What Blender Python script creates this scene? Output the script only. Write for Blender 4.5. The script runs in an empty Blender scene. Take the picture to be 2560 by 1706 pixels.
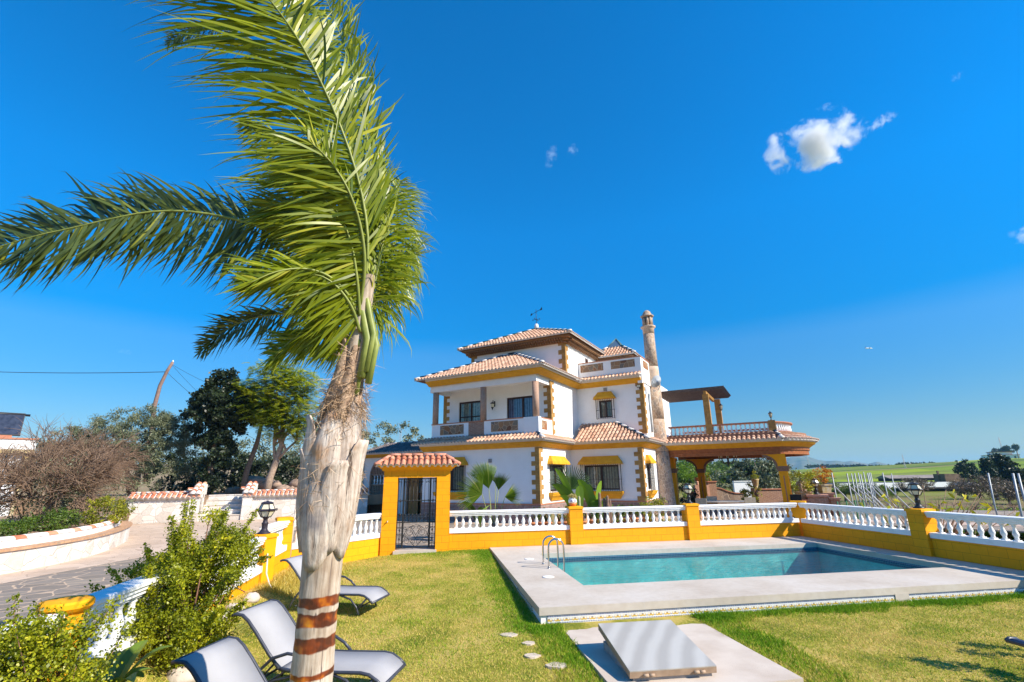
import bpy, math, random
import numpy as np
from mathutils import Vector, Matrix
PI = math.pi
random.seed(7)
scn = bpy.context.scene
COL = scn.collection

# ------------------------------------------------------------------ camera
CF, CP, CR, CH = 1202.0, 0.2765, -0.01427, 2.1
_cp, _sp, _cr, _sr = math.cos(CP), math.sin(CP), math.cos(CR), math.sin(CR)
RW = np.array([[_cr, -_sr, 0], [_sr, _cr, 0], [0, 0, 1.0]]) @ np.array([[1.0, 0, 0], [0, _sp, -_cp], [0, _cp, _sp]])
cam_d = bpy.data.cameras.new('camera')
cam = bpy.data.objects.new('camera', cam_d)
COL.objects.link(cam)
_m = RW.T @ np.diag([1.0, -1.0, -1.0])
cam.matrix_world = Matrix(((*_m[0], 0), (*_m[1], 0), (*_m[2], CH), (0, 0, 0, 1)))
cam_d.sensor_width = 36.0
cam_d.lens = CF * 36.0 / 2560.0
cam_d.clip_start, cam_d.clip_end = 0.05, 20000
scn.camera = cam

# ------------------------------------------------------------------ sky, sun, exposure
SUN_AZ, SUN_EL = math.radians(-25), math.radians(38)
SDIR = Vector((math.cos(SUN_EL) * math.cos(SUN_AZ), math.cos(SUN_EL) * math.sin(SUN_AZ), math.sin(SUN_EL)))
world = bpy.data.worlds.new('World')
scn.world = world
world.use_nodes = True
wn = world.node_tree
bg = wn.nodes['Background']
sky = wn.nodes.new('ShaderNodeTexSky')
sky.sky_type = 'NISHITA'
sky.sun_disc = False
sky.sun_elevation = SUN_EL
sky.sun_rotation = PI / 2 - SUN_AZ
sky.altitude = 200
sky.air_density = 1.0
sky.dust_density = 0.3
sky.ozone_density = 4.0
geo_ = wn.nodes.new('ShaderNodeTexCoord')
sx_ = wn.nodes.new('ShaderNodeSeparateXYZ')
wn.links.new(geo_.outputs['Generated'], sx_.inputs[0])


def elev_curve(stops):             # a value that depends on the height above the horizon
    r_ = wn.nodes.new('ShaderNodeValToRGB')
    wn.links.new(sx_.outputs[2], r_.inputs[0])
    e_ = r_.color_ramp.elements
    while len(e_) < len(stops):
        e_.new(0.5)
    for el_, (p_, v_) in zip(e_, stops):
        el_.position, el_.color = p_, (v_ / 2, v_ / 2, v_ / 2, 1)
    m_ = wn.nodes.new('ShaderNodeMath')
    m_.operation = 'MULTIPLY'
    m_.inputs[1].default_value = 2.0
    wn.links.new(r_.outputs[0], m_.inputs[0])
    return m_.outputs[0]


hs = wn.nodes.new('ShaderNodeHueSaturation')   # clear, deep Mediterranean blue overhead, paler towards the horizon
wn.links.new(elev_curve([(0.0, 1.60), (0.08, 1.55), (0.24, 1.42), (0.45, 1.76), (0.75, 1.92), (1.0, 1.92)]), hs.inputs['Saturation'])
wn.links.new(elev_curve([(0.0, 0.46), (0.07, 0.56), (0.24, 0.95), (0.47, 1.36), (0.70, 1.36), (1.0, 1.3)]), hs.inputs['Value'])
wn.links.new(sky.outputs[0], hs.inputs['Color'])
wn.links.new(hs.outputs[0], bg.inputs['Color'])
bg.inputs['Strength'].default_value = 0.10
sun_d = bpy.data.lights.new('sun', 'SUN')
sun_d.energy = 4.5
sun_d.angle = math.radians(0.53)
sun_d.color = (1.0, 0.91, 0.77)
sun = bpy.data.objects.new('sun', sun_d)
COL.objects.link(sun)
sun.rotation_euler = SDIR.to_track_quat('Z', 'Y').to_euler()
scn.view_settings.view_transform = 'Standard'
scn.view_settings.look = 'None'
scn.view_settings.exposure = 0.85
scn.view_settings.gamma = 1.0
scn.cycles.max_bounces = 8
scn.cycles.volume_bounces = 2
scn.cycles.transparent_max_bounces = 12
scn.cycles.caustics_reflective = False
scn.cycles.caustics_refractive = False
scn.cycles.use_denoising = True

# ------------------------------------------------------------------ helpers: points
HX = 0.1605                        # heading of the garden wall
P0 = Vector((-2.509, 16.086, 0))
GX = Vector((math.cos(HX), math.sin(HX), 0))
GY = Vector((-math.sin(HX), math.cos(HX), 0))
HU = -0.507                        # heading of the house front
C0 = Vector((1.202, 23.537, 0))
UX = Vector((math.cos(HU), math.sin(HU), 0))
UY = Vector((-math.sin(HU), math.cos(HU), 0))


def g2w(x, y, z=0.0):
    return P0 + GX * x + GY * y + Vector((0, 0, z))


def h2w(a, b, z=0.0):
    return C0 + UX * a + UY * b + Vector((0, 0, z))


def at(px, py, d):                 # survey helper: a point seen at px,py that stands d metres ahead
    v = RW.T @ np.array([(px - 1280) / CF, (py - 853) / CF, 1.0])
    t = d / v[1]
    return Vector((float(t * v[0]), d, float(CH + t * v[2])))


def sstep(a, b, x):
    t = np.clip((x - a) / (b - a), 0, 1)
    return t * t * (3 - 2 * t)


def lawn_z(x, y):                  # lawn height at a world point
    q = np.array([x - P0.x, y - P0.y])
    gx = q[0] * GX.x + q[1] * GX.y
    gy = q[0] * GY.x + q[1] * GY.y
    z = -0.05 + 0.027 * np.clip(gy, -11.5, 0)
    z = z - 0.07 * sstep(-0.6, -2.0, gx) * sstep(-3, -0.5, gy)
    bank = sstep(-2.5, -3.6, gx) * sstep(-0.6, -2.6, gy)
    z = z + bank * (0.10 + 0.30 * sstep(-3, -8, gy))
    return float(z)


# ------------------------------------------------------------------ helpers: materials
class NT:
    def __init__(self, name):
        self.m = bpy.data.materials.new(name)
        self.m.use_nodes = True
        self.t = self.m.node_tree
        self.p = self.t.nodes['Principled BSDF']

    def n(self, typ, _o=0, **kw):
        nd = self.t.nodes.new('ShaderNode' + typ)
        for k, v in kw.items():
            if k.startswith('i_'):
                key = k[2:]
                key = int(key) if key.isdigit() else key.replace('_', ' ')
                self.set(nd.inputs[key], v)
            else:
                setattr(nd, k, v)
        return nd

    def set(self, inp, v):
        if isinstance(v, bpy.types.NodeSocket):
            self.t.links.new(v, inp)
        else:
            if isinstance(v, (tuple, list)) and len(v) == 3 and inp.type == 'RGBA':
                v = (*v, 1)
            inp.default_value = v

    def math(self, op, a, b=0.0, c=None):
        nd = self.n('Math', operation=op)
        self.set(nd.inputs[0], a)
        self.set(nd.inputs[1], b)
        if c is not None:
            self.set(nd.inputs[2], c)
        return nd.outputs[0]

    def mix(self, f, a, b, blend='MIX'):
        nd = self.n('MixRGB', blend_type=blend)
        self.set(nd.inputs[0], f)
        self.set(nd.inputs[1], a)
        self.set(nd.inputs[2], b)
        return nd.outputs[0]

    def obj(self):
        return self.n('TexCoord').outputs['Object']

    def noise(self, scale, detail=4, vec=None, rough=0.55, dist=0.0):
        nd = self.n('TexNoise')
        nd.inputs['Scale'].default_value = scale
        nd.inputs['Detail'].default_value = detail
        nd.inputs['Roughness'].default_value = rough
        nd.inputs['Distortion'].default_value = dist
        self.set(nd.inputs['Vector'], vec if vec is not None else self.obj())
        return nd.outputs['Fac']

    def ramp(self, f, stops):
        nd = self.n('ValToRGB')
        self.set(nd.inputs[0], f)
        e = nd.color_ramp.elements
        while len(e) < len(stops):
            e.new(0.5)
        for el, (p, c) in zip(e, stops):
            el.position = p
            el.color = (*c, 1) if len(c) == 3 else c
        return nd.outputs[0]

    def bump(self, h, strength=0.3, dist=0.02):
        nd = self.n('Bump')
        nd.inputs['Strength'].default_value = strength
        nd.inputs['Distance'].default_value = dist
        self.set(nd.inputs['Height'], h)
        self.set(self.p.inputs['Normal'], nd.outputs[0])
        return nd.outputs[0]

    def col(self, c, rough=0.7, spec=0.3, metal=0.0):
        self.set(self.p.inputs['Base Color'], c)
        self.set(self.p.inputs['Roughness'], rough)
        self.set(self.p.inputs['Specular IOR Level'], spec)
        self.set(self.p.inputs['Metallic'], metal)
        return self

    def rnd(self):
        nd = self.n('Attribute', attribute_name='rnd')
        return nd.outputs['Fac']


def simple(name, c, c2=None, scale=6, rough=0.7, spec=0.3, metal=0.0, bump=0.0, bscale=60, lo=0.35, hi=0.65):
    t = NT(name)
    c2 = c2 or tuple(v * 0.8 for v in c)
    f = t.noise(scale, 6)
    t.col(t.ramp(f, [(lo, c2), (hi, c)]), rough, spec, metal)
    if bump:
        t.bump(t.noise(bscale, 3), bump, 0.02)
    return t.m


def xz(t):                         # wall mapping: along the wall, height
    s = t.n('SeparateXYZ', i_0=t.obj())
    return t.n('CombineXYZ', i_0=t.math('ADD', s.outputs[0], s.outputs[1]), i_1=s.outputs[2]).outputs[0]


def bricks(name, c1, c2, mortar, bw, bh, ms=0.01, bump=0.5, rough=0.8, flat=False, noise_mix=0.25, offset=0.5):
    t = NT(name)
    v = t.obj() if flat else xz(t)
    b = t.n('TexBrick', i_Vector=v)
    b.offset = offset
    for k, val in (('Color1', (*c1, 1)), ('Color2', (*c2, 1)), ('Mortar', (*mortar, 1)), ('Scale', 1.0), ('Mortar Size', ms),
                   ('Mortar Smooth', 0.3), ('Bias', 0.0), ('Brick Width', bw), ('Row Height', bh)):
        b.inputs[k].default_value = val
    n = t.noise(9, 6)
    c = t.mix(noise_mix, b.outputs[0], t.ramp(n, [(0.3, (0.25, 0.25, 0.25)), (0.7, (1.0, 1.0, 1.0))]), 'MULTIPLY')
    t.col(c, rough)
    inv = t.math('SUBTRACT', 1.0, b.outputs['Fac'])
    t.bump(t.math('ADD', inv, t.math('MULTIPLY', t.noise(70, 3), 0.25)), bump, 0.01)
    return t.m


def rubble(name, stops, mortar, scale, mw=0.06, bump=0.7, squash=1.0, detail=0.35):
    t = NT(name)
    mp = t.n('Mapping', i_Vector=t.obj())
    mp.inputs['Scale'].default_value = (1, 1, squash)
    wob = t.n('TexNoise', i_Vector=mp.outputs[0], i_Scale=scale * 1.3, i_Detail=2.0)
    v = t.n('MixRGB', blend_type='LINEAR_LIGHT', i_0=0.08 / max(scale, 1e-3) * 1.2, i_1=mp.outputs[0], i_2=wob.outputs['Color']).outputs[0]
    vo = t.n('TexVoronoi', i_Vector=v, i_Scale=scale)
    ve = t.n('TexVoronoi', feature='DISTANCE_TO_EDGE', i_Vector=v, i_Scale=scale)
    s = t.n('SeparateColor', i_0=vo.outputs['Color'])
    c = t.ramp(s.outputs[0], stops)
    n = t.noise(scale * 4, 6)
    c = t.mix(detail, c, t.ramp(n, [(0.3, (0.3, 0.3, 0.3)), (0.75, (1, 1, 1))]), 'MULTIPLY')
    e = t.n('MapRange', i_0=ve.outputs['Distance'], i_1=mw * 0.5, i_2=mw)
    c = t.mix(e.outputs[0], mortar, c)
    t.col(c, 0.85, 0.2)
    t.bump(t.math('ADD', e.outputs[0], t.math('MULTIPLY', n, 0.5)), bump, 0.03)
    return t.m


def leafmat(name, dark, light, rough=0.45, trans=0.35, spec=0.4, tip=None):
    t = NT(name)
    r = t.rnd()
    st = [(0.0, dark), (0.75, light)] + ([(1.0, tip)] if tip else [])
    c = t.ramp(r, st)
    t.col(c, rough, spec)
    tr = t.n('BsdfTranslucent')
    t.set(tr.inputs['Color'], t.mix(1.0, c, (1.3, 1.25, 0.6), 'MULTIPLY'))
    mx = t.n('MixShader', i_0=trans, i_1=t.p.outputs[0], i_2=tr.outputs[0])
    out = t.t.nodes['Material Output']
    t.t.links.new(mx.outputs[0], out.inputs[0])
    return t.m


MT = {}
MT['white'] = simple('white_plaster', (0.86, 0.855, 0.84), (0.82, 0.81, 0.79), 2.0, 0.8, 0.25, bump=0.05, bscale=90)
MT['balwhite'] = simple('white_paint', (0.84, 0.84, 0.83), (0.72, 0.71, 0.68), 7.0, 0.55, 0.4, lo=0.25, hi=0.5)
MT['yblock'] = bricks('yellow_blocks', (0.93, 0.385, 0.0012), (0.87, 0.35, 0.001), (0.60, 0.235, 0.001), 0.40, 0.20, 0.006, 0.35, 0.75, noise_mix=0.12)
MT['ypaint'] = simple('yellow_paint', (0.92, 0.38, 0.0012), (0.84, 0.34, 0.001), 5, 0.7, bump=0.08)
MT['ytrim'] = simple('ochre_yellow_trim', (0.72, 0.37, 0.02), (0.62, 0.30, 0.012), 4, 0.7)
MT['quoin'] = bricks('ochre_stone', (0.52, 0.30, 0.09), (0.40, 0.21, 0.06), (0.34, 0.19, 0.06), 0.7, 0.21, 0.004, 0.3, 0.85, noise_mix=0.45)
MT['plinth'] = bricks('plinth_stone', (0.36, 0.23, 0.20), (0.26, 0.18, 0.17), (0.42, 0.36, 0.32), 0.42, 0.2, 0.012, 0.5, 0.85, noise_mix=0.5)
MT['brick'] = bricks('clay_brick', (0.40, 0.20, 0.12), (0.33, 0.15, 0.09), (0.48, 0.38, 0.30), 0.24, 0.065, 0.012, 0.5, 0.85, noise_mix=0.35)
MT['redcap'] = simple('red_clay', (0.50, 0.22, 0.13), (0.38, 0.16, 0.10), 10, 0.8, bump=0.2)
MT['browncornice'] = bricks('brown_brick', (0.42, 0.22, 0.10), (0.36, 0.18, 0.08), (0.25, 0.14, 0.07), 0.2, 0.06, 0.01, 0.6, 0.85, noise_mix=0.4)
MT['panelstone'] = rubble('flagstone_panel', [(0.0, (0.20, 0.10, 0.06)), (0.35, (0.36, 0.16, 0.07)), (0.6, (0.26, 0.22, 0.16)), (0.85, (0.42, 0.22, 0.10)), (1, (0.16, 0.16, 0.15))], (0.45, 0.32, 0.2), 3.4, 0.05, 0.5)
MT['chimstone'] = rubble('chimney_stone', [(0.0, (0.42, 0.27, 0.18)), (0.3, (0.58, 0.40, 0.27)), (0.55, (0.36, 0.27, 0.21)), (0.8, (0.66, 0.48, 0.33)), (1, (0.30, 0.26, 0.23))], (0.62, 0.48, 0.36), 7.5, 0.07, 0.6, 0.6)
MT['chimplain'] = simple('sand_plaster', (0.66, 0.49, 0.36), (0.54, 0.39, 0.28), 6, 0.85, bump=0.2)
MT['whitestone'] = rubble('pale_rubble', [(0.0, (0.60, 0.53, 0.46)), (0.4, (0.78, 0.74, 0.69)), (0.7, (0.70, 0.64, 0.57)), (1, (0.82, 0.79, 0.75))], (0.66, 0.58, 0.49), 2.3, 0.022, 0.7, 1.0, 0.25)
MT['glass'] = NT('dark_glass').col((0.02, 0.025, 0.03), 0.03, 0.8).m
MT['darkwood'] = simple('dark_brown_frame', (0.045, 0.018, 0.012), (0.03, 0.012, 0.01), 20, 0.45)
MT['iron'] = simple('black_iron', (0.018, 0.018, 0.02), (0.012, 0.012, 0.014), 30, 0.45, 0.5)
MT['beam'] = simple('orange_brown_beam', (0.36, 0.12, 0.035), (0.24, 0.08, 0.025), 9, 0.55)
MT['oldwood'] = simple('weathered_wood', (0.16, 0.11, 0.085), (0.08, 0.055, 0.045), 14, 0.85, bump=0.3)
MT['doorwood'] = simple('door_wood', (0.42, 0.20, 0.06), (0.30, 0.13, 0.04), 9, 0.55)
MT['lampglass'] = simple('cream_glass', (0.72, 0.66, 0.48), (0.62, 0.56, 0.40), 5, 0.2, 0.5)
MT['steel'] = NT('polished_steel').col((0.62, 0.6, 0.57), 0.18, 0.5, 1.0).m
MT['galv'] = simple('galvanised_steel', (0.36, 0.39, 0.41), (0.27, 0.30, 0.32), 20, 0.5, 0.4, 0.2)
MT['terracotta'] = simple('terracotta', (0.62, 0.24, 0.10), (0.50, 0.18, 0.07), 9, 0.75)
MT['trunk'] = simple('brown_bark', (0.30, 0.21, 0.15), (0.17, 0.12, 0.09), 12, 0.9, bump=0.6, bscale=25)
MT['palebark'] = simple('pale_bark', (0.42, 0.32, 0.24), (0.28, 0.20, 0.15), 9, 0.9, bump=0.6, bscale=22)
MT['twig'] = simple('dry_twigs', (0.30, 0.20, 0.13), (0.20, 0.13, 0.09), 6, 0.9)
MT['navy'] = NT('navy_glazed_tile').col((0.012, 0.03, 0.06), 0.25, 0.5).m
MT['greentile'] = NT('green_glazed_tile').col((0.012, 0.07, 0.05), 0.25, 0.5).m


def tilemat(name, a, b, c):
    t = NT(name)
    r = t.rnd()
    col = t.ramp(r, [(0.0, a), (0.45, b), (1.0, c)])
    n = t.noise(4, 6)
    col = t.mix(0.5, col, t.ramp(n, [(0.3, (0.55, 0.5, 0.48)), (0.62, (1, 1, 1))]), 'MULTIPLY')
    t.col(col, 0.8, 0.25)
    t.bump(t.noise(50, 3), 0.2, 0.01)
    return t.m


MT['tile'] = tilemat('pink_clay_tile', (0.46, 0.25, 0.16), (0.60, 0.36, 0.24), (0.72, 0.48, 0.34))
MT['tilered'] = tilemat('red_clay_tile', (0.50, 0.15, 0.08), (0.66, 0.24, 0.13), (0.76, 0.40, 0.26))
MT['tiledark'] = tilemat('grey_clay_tile', (0.10, 0.085, 0.08), (0.17, 0.14, 0.13), (0.26, 0.22, 0.20))
MT['pan'] = simple('tile_pan', (0.34, 0.18, 0.11), (0.22, 0.12, 0.08), 8, 0.9)
MT['mortar'] = simple('white_mortar', (0.76, 0.73, 0.69), (0.60, 0.55, 0.50), 20, 0.9)


# ------------------------------------------------------------------ helpers: meshes
def link(o, parent=None):
    COL.objects.link(o)
    if parent is not None:
        o.parent = parent
    return o


def tag(o, label=None, cat=None, group=None, kind=None):
    if label:
        o['label'] = label
    if cat:
        o['category'] = cat
    if group:
        o['group'] = group
    if kind:
        o['kind'] = kind
    return o


def thing(name, label, cat, loc=(0, 0, 0), rz=0.0, group=None):
    o = bpy.data.objects.new(name, None)
    o.empty_display_size = 0.2
    link(o)
    o.location = loc
    o.rotation_euler = (0, 0, rz)
    return tag(o, label, cat, group)


class MB:
    def __init__(self):
        self.v, self.f, self.mi, self.sm, self.r = [], [], [], [], []

    def add(self, vs, fs, mi=0, sm=False, M=None, rnd=0.5):
        o = len(self.v)
        if M is not None:
            vs = [M @ Vector(p) for p in vs]
        self.v.extend(tuple(p) for p in vs)
        for f in fs:
            self.f.append([i + o for i in f])
            self.mi.append(mi)
            self.sm.append(sm)
            self.r.append(rnd)

    def box(self, x0, x1, y0, y1, z0, z1, mi=0, M=None, rnd=0.5):
        vs = [(x0, y0, z0), (x1, y0, z0), (x1, y1, z0), (x0, y1, z0), (x0, y0, z1), (x1, y0, z1), (x1, y1, z1), (x0, y1, z1)]
        self.add(vs, [(0, 3, 2, 1), (4, 5, 6, 7), (0, 1, 5, 4), (1, 2, 6, 5), (2, 3, 7, 6), (3, 0, 4, 7)], mi, False, M, rnd)

    def prism(self, poly, z0, z1, mi=0, M=None, rnd=0.5):
        n = len(poly)
        vs = [(p[0], p[1], z0) for p in poly] + [(p[0], p[1], z1) for p in poly]
        fs = [tuple(range(n - 1, -1, -1)), tuple(range(n, 2 * n))]
        fs += [(i, (i + 1) % n, (i + 1) % n + n, i + n) for i in range(n)]
        self.add(vs, fs, mi, False, M, rnd)

    def lathe(self, prof, n=12, c=(0, 0, 0), mi=0, sm=True, M=None, a0=0.0, rnd=0.5, sq=1.0):
        vs, fs = [], []
        for r, z in prof:
            for k in range(n):
                a = a0 + 2 * PI * k / n
                vs.append((c[0] + r * math.cos(a), c[1] + r * math.sin(a) * sq, c[2] + z))
        for j in range(len(prof) - 1):
            for k in range(n):
                k2 = (k + 1) % n
                fs.append((j * n + k, j * n + k2, (j + 1) * n + k2, (j + 1) * n + k))
        fs.append(tuple(range(n - 1, -1, -1)))
        e = (len(prof) - 1) * n
        fs.append(tuple(range(e, e + n)))
        self.add(vs, fs, mi, sm, M, rnd)

    def tube(self, pts, rad, n=6, mi=0, sm=True, cap=True, rnd=0.5):
        pts = [Vector(p) for p in pts]
        if not hasattr(rad, '__len__'):
            rad = [rad] * len(pts)
        vs, fs = [], []
        ref = None
        for i, p in enumerate(pts):
            t = (pts[min(i + 1, len(pts) - 1)] - pts[max(i - 1, 0)])
            t = t.normalized() if t.length > 1e-9 else Vector((0, 0, 1))
            if ref is None:
                ref = Vector((0, 0, 1)) if abs(t.z) < 0.9 else Vector((1, 0, 0))
            s = t.cross(ref)
            s = s.normalized() if s.length > 1e-6 else t.orthogonal().normalized()
            u = s.cross(t)
            ref = u
            for k in range(n):
                a = 2 * PI * k / n
                vs.append(p + (s * math.cos(a) + u * math.sin(a)) * rad[i])
        for j in range(len(pts) - 1):
            for k in range(n):
                k2 = (k + 1) % n
                fs.append((j * n + k, j * n + k2, (j + 1) * n + k2, (j + 1) * n + k))
        if cap:
            fs.append(tuple(range(n - 1, -1, -1)))
            e = (len(pts) - 1) * n
            fs.append(tuple(range(e, e + n)))
        self.add(vs, fs, mi, sm, None, rnd)

    def sweep(self, path, prof, closed=False, mi=0, M=None, mis=None):
        """closed profile (out, z) swept along a 2-D path; out = to the right of the walking direction"""
        n, m = len(path), len(prof)
        P = [Vector((p[0], p[1])) for p in path]
        vs, fs, fm = [], [], []
        for i in range(n):
            if closed:
                d0, d1 = P[i] - P[i - 1], P[(i + 1) % n] - P[i]
            else:
                d0 = P[i] - P[i - 1] if i > 0 else P[1] - P[0]
                d1 = P[i + 1] - P[i] if i < n - 1 else P[-1] - P[-2]
            d0, d1 = d0.normalized(), d1.normalized()
            n0, n1 = Vector((d0.y, -d0.x)), Vector((d1.y, -d1.x))
            b = (n0 + n1).normalized()
            k = 1.0 / max(0.35, b.dot(n0))
            z0 = path[i][2] if len(path[i]) > 2 else 0.0
            for o, z in prof:
                vs.append((P[i].x + b.x * o * k, P[i].y + b.y * o * k, z + z0))
        for i in range(n if closed else n - 1):
            j = (i + 1) % n
            for q in range(m):
                r = (q + 1) % m
                fs.append((i * m + q, j * m + q, j * m + r, i * m + r))
                fm.append(mis[q] if mis else mi)
        if not closed:
            fs += [tuple(range(m)), tuple(range(n * m - 1, (n - 1) * m - 1, -1))]
            fm += [fm[0], fm[0]]
        o = len(self.v)
        if M is not None:
            vs = [M @ Vector(p) for p in vs]
        self.v.extend(tuple(p) for p in vs)
        for f, k in zip(fs, fm):
            self.f.append([i + o for i in f])
            self.mi.append(k)
            self.sm.append(False)
            self.r.append(0.5)

    def build(self, name, mats, parent=None, loc=None, rz=0.0):
        me = bpy.data.meshes.new(name)
        me.from_pydata(self.v, [], self.f)
        for m in (mats if isinstance(mats, (list, tuple)) else [mats]):
            me.materials.append(MT[m] if isinstance(m, str) else m)
        n = len(self.f)
        me.polygons.foreach_set('material_index', np.array(self.mi, np.int32))
        me.polygons.foreach_set('use_smooth', np.array(self.sm, bool))
        at_ = me.attributes.new('rnd', 'FLOAT', 'FACE')
        at_.data.foreach_set('value', np.array(self.r, np.float32))
        me.update()
        o = bpy.data.objects.new(name, me)
        link(o, parent)
        if loc is not None:
            o.location = loc
            o.rotation_euler = (0, 0, rz)
        return o


def np_mesh(name, V, F, rnd, mat, parent=None, smooth=False):
    """fast mesh from arrays; F is (n,k) with equal face sizes"""
    me = bpy.data.meshes.new(name)
    n, k = F.shape
    me.vertices.add(len(V))
    me.vertices.foreach_set('co', np.ascontiguousarray(V, np.float32).ravel())
    me.loops.add(n * k)
    me.loops.foreach_set('vertex_index', np.ascontiguousarray(F, np.int32).ravel())
    me.polygons.add(n)
    me.polygons.foreach_set('loop_start', np.arange(0, n * k, k, dtype=np.int32))
    me.materials.append(MT[mat] if isinstance(mat, str) else mat)
    if smooth:
        me.polygons.foreach_set('use_smooth', np.ones(n, bool))
    a = me.attributes.new('rnd', 'FLOAT', 'FACE')
    a.data.foreach_set('value', np.ascontiguousarray(rnd, np.float32))
    me.update(calc_edges=True)
    me.validate()
    o = bpy.data.objects.new(name, me)
    return link(o, parent)


def clone(o, parent=None, loc=None, rz=None, label=None):
    c = o.copy()
    COL.objects.link(c)
    if parent is not None:
        c.parent = parent
    if loc is not None:
        c.location = loc
    if rz is not None:
        c.rotation_euler = (0, 0, rz)
    if label:
        c['label'] = label
    return c


def clone_tree(o, parent=None, **kw):
    c = clone(o, parent, **kw)
    for ch in list(o.children):
        clone_tree(ch, c)
    return c


RNG = np.random.default_rng(11)


def leaf_quads(P, size, aspect=0.5, up=0.0, rng=RNG, jitter=0.35, axis=None):
    """diamond leaves at points P"""
    n = len(P)
    d = rng.normal(size=(n, 3)) if axis is None else axis + rng.normal(size=(n, 3)) * 0.5
    d[:, 2] += up
    d /= np.linalg.norm(d, axis=1, keepdims=True) + 1e-9
    e = rng.normal(size=(n, 3))
    s = np.cross(d, e)
    s /= np.linalg.norm(s, axis=1, keepdims=True) + 1e-9
    L = size * (1 + jitter * rng.normal(size=(n, 1)))
    L = np.clip(L, size * 0.4, size * 2)
    a, b = P, P + d * L
    mid = P + d * L * 0.5
    w = s * L * aspect * 0.5
    V = np.stack([a, mid + w, b, mid - w], axis=1).reshape(-1, 3)
    F = np.arange(4 * n).reshape(n, 4)
    return V, F


def crown_points(blobs, n, rng=RNG, shell=0.55):
    """points in the outer part of a set of ellipsoids (x,y,z,rx,ry,rz)"""
    B = np.array(blobs, float)
    w = (B[:, 3] * B[:, 4] * B[:, 5]) ** (2 / 3)
    k = rng.choice(len(B), n, p=w / w.sum())
    d = rng.normal(size=(n, 3))
    d /= np.linalg.norm(d, axis=1, keepdims=True)
    r = shell + (1 - shell) * rng.random((n, 1)) ** 0.7
    lump = 1 + 0.16 * np.sin(d[:, :1] * 7 + k[:, None]) * np.cos(d[:, 1:2] * 6 + 2 * k[:, None]) + 0.10 * rng.normal(size=(n, 1))
    return B[k, :3] + d * r * lump * B[k, 3:6], k


def sub_blobs(blobs, m, size, rng=RNG):
    """break big ellipsoids into many leaf clumps on their surface"""
    P, k = crown_points(blobs, m, rng, 0.72)
    s = size * (0.6 + 0.8 * rng.random(m))
    return [(*p, q, q, q * 0.75) for p, q in zip(P, s)]


def foliage(name, blobs, n, size, mat, parent=None, aspect=0.5, clumps=0, csize=0.3, up=0.0, shell=0.5, rng=RNG):
    b2 = sub_blobs(blobs, clumps, csize, rng) if clumps else blobs
    P, k = crown_points(b2, n, rng, shell if not clumps else 0.1)
    V, F = leaf_quads(P, size, aspect, up, rng)
    tone = rng.random(len(b2))[k]
    r = np.clip(0.55 * tone + 0.45 * rng.random(n), 0, 1)
    return np_mesh(name, V, F, r, mat, parent)

# ================================================================== THE SETTING
def px_noise(x, y, s, seed=0.0):
    return (np.sin(x * s * 1.3 + 1.7 * np.sin(y * s * 0.9 + seed) + seed) + np.sin(y * s * 1.7 + 1.3 * np.sin(x * s * 1.1 - seed) + 2 * seed)
            + 0.6 * np.sin((x + y) * s * 3.1 + seed * 3) + 0.5 * np.sin((x - 1.3 * y) * s * 4.3 - seed)) / 3.1


def terrain_h(x, y):
    r = np.hypot(x, y)
    th = np.degrees(np.arctan2(x, y))
    right = sstep(0, 12, th)
    base = -0.75 - 0.5 * sstep(20, 60, r)
    # right-hand fields: flat valley, then a rising green slope
    e = np.interp(th, [18, 28, 33, 36, 38, 41, 44, 50, 60], [0.003, 0.0055, 0.0085, 0.0105, 0.0118, 0.0138, 0.0168, 0.0160, 0.016])
    hr = np.interp(r, [0, 110, 180, 300, 500, 900, 1500, 9000], [-1.2, -1.4, -0.6, 1.5, 1, 0.8, -6, -30])
    rise = e * 500 + 2.1
    f = np.interp(r, [0, 120, 200, 330, 480, 520, 700, 1500, 9000], [0, 0, 0.10, 0.42, 0.96, 1.0, 0.7, 0.0, -2.0])
    zr = -1.25 + (rise + 1.25) * f
    # left: raised garden ground, then a dry hillside
    zl = 1.35 + np.interp(r, [0, 36, 60, 120, 300, 420, 900, 9000], [0, 0, 0.3, 3, 13.5, 15.5, -10, -60]) * np.interp(th, [-60, -40, -28, -22, -12, 0], [0.55, 0.7, 0.8, 1.0, 0.6, 0.25])
    z = zl * (1 - right) + zr * right
    near = 1 - np.where(th < 4, sstep(42, 50, r), sstep(19, 24, r))
    z = z * (1 - near) + np.where(th < 4, -0.9, -2.3) * near
    z = np.where(r < 19, -2.3, z)
    z = z + 0.12 * px_noise(x, y, 0.05, 1.0) * sstep(60, 140, r)
    return z


rs = np.concatenate([np.linspace(0.5, 60, 40), np.geomspace(64, 9000, 70)])
ths = np.concatenate([np.radians(np.linspace(-70, 70, 281)), np.radians(np.linspace(75, 285, 36))])
Rg, Tg = np.meshgrid(rs, ths, indexing='ij')
Xg, Yg = Rg * np.sin(Tg), Rg * np.cos(Tg)
Zg = terrain_h(Xg, Yg)
V = np.stack([Xg, Yg, Zg], -1).reshape(-1, 3)
nr, na = Rg.shape
ii, jj = np.meshgrid(np.arange(nr - 1), np.arange(na), indexing='ij')
j2 = (jj + 1) % na
F = np.stack([ii * na + jj, ii * na + j2, (ii + 1) * na + j2, (ii + 1) * na + jj], -1).reshape(-1, 4)[:, ::-1]


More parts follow.
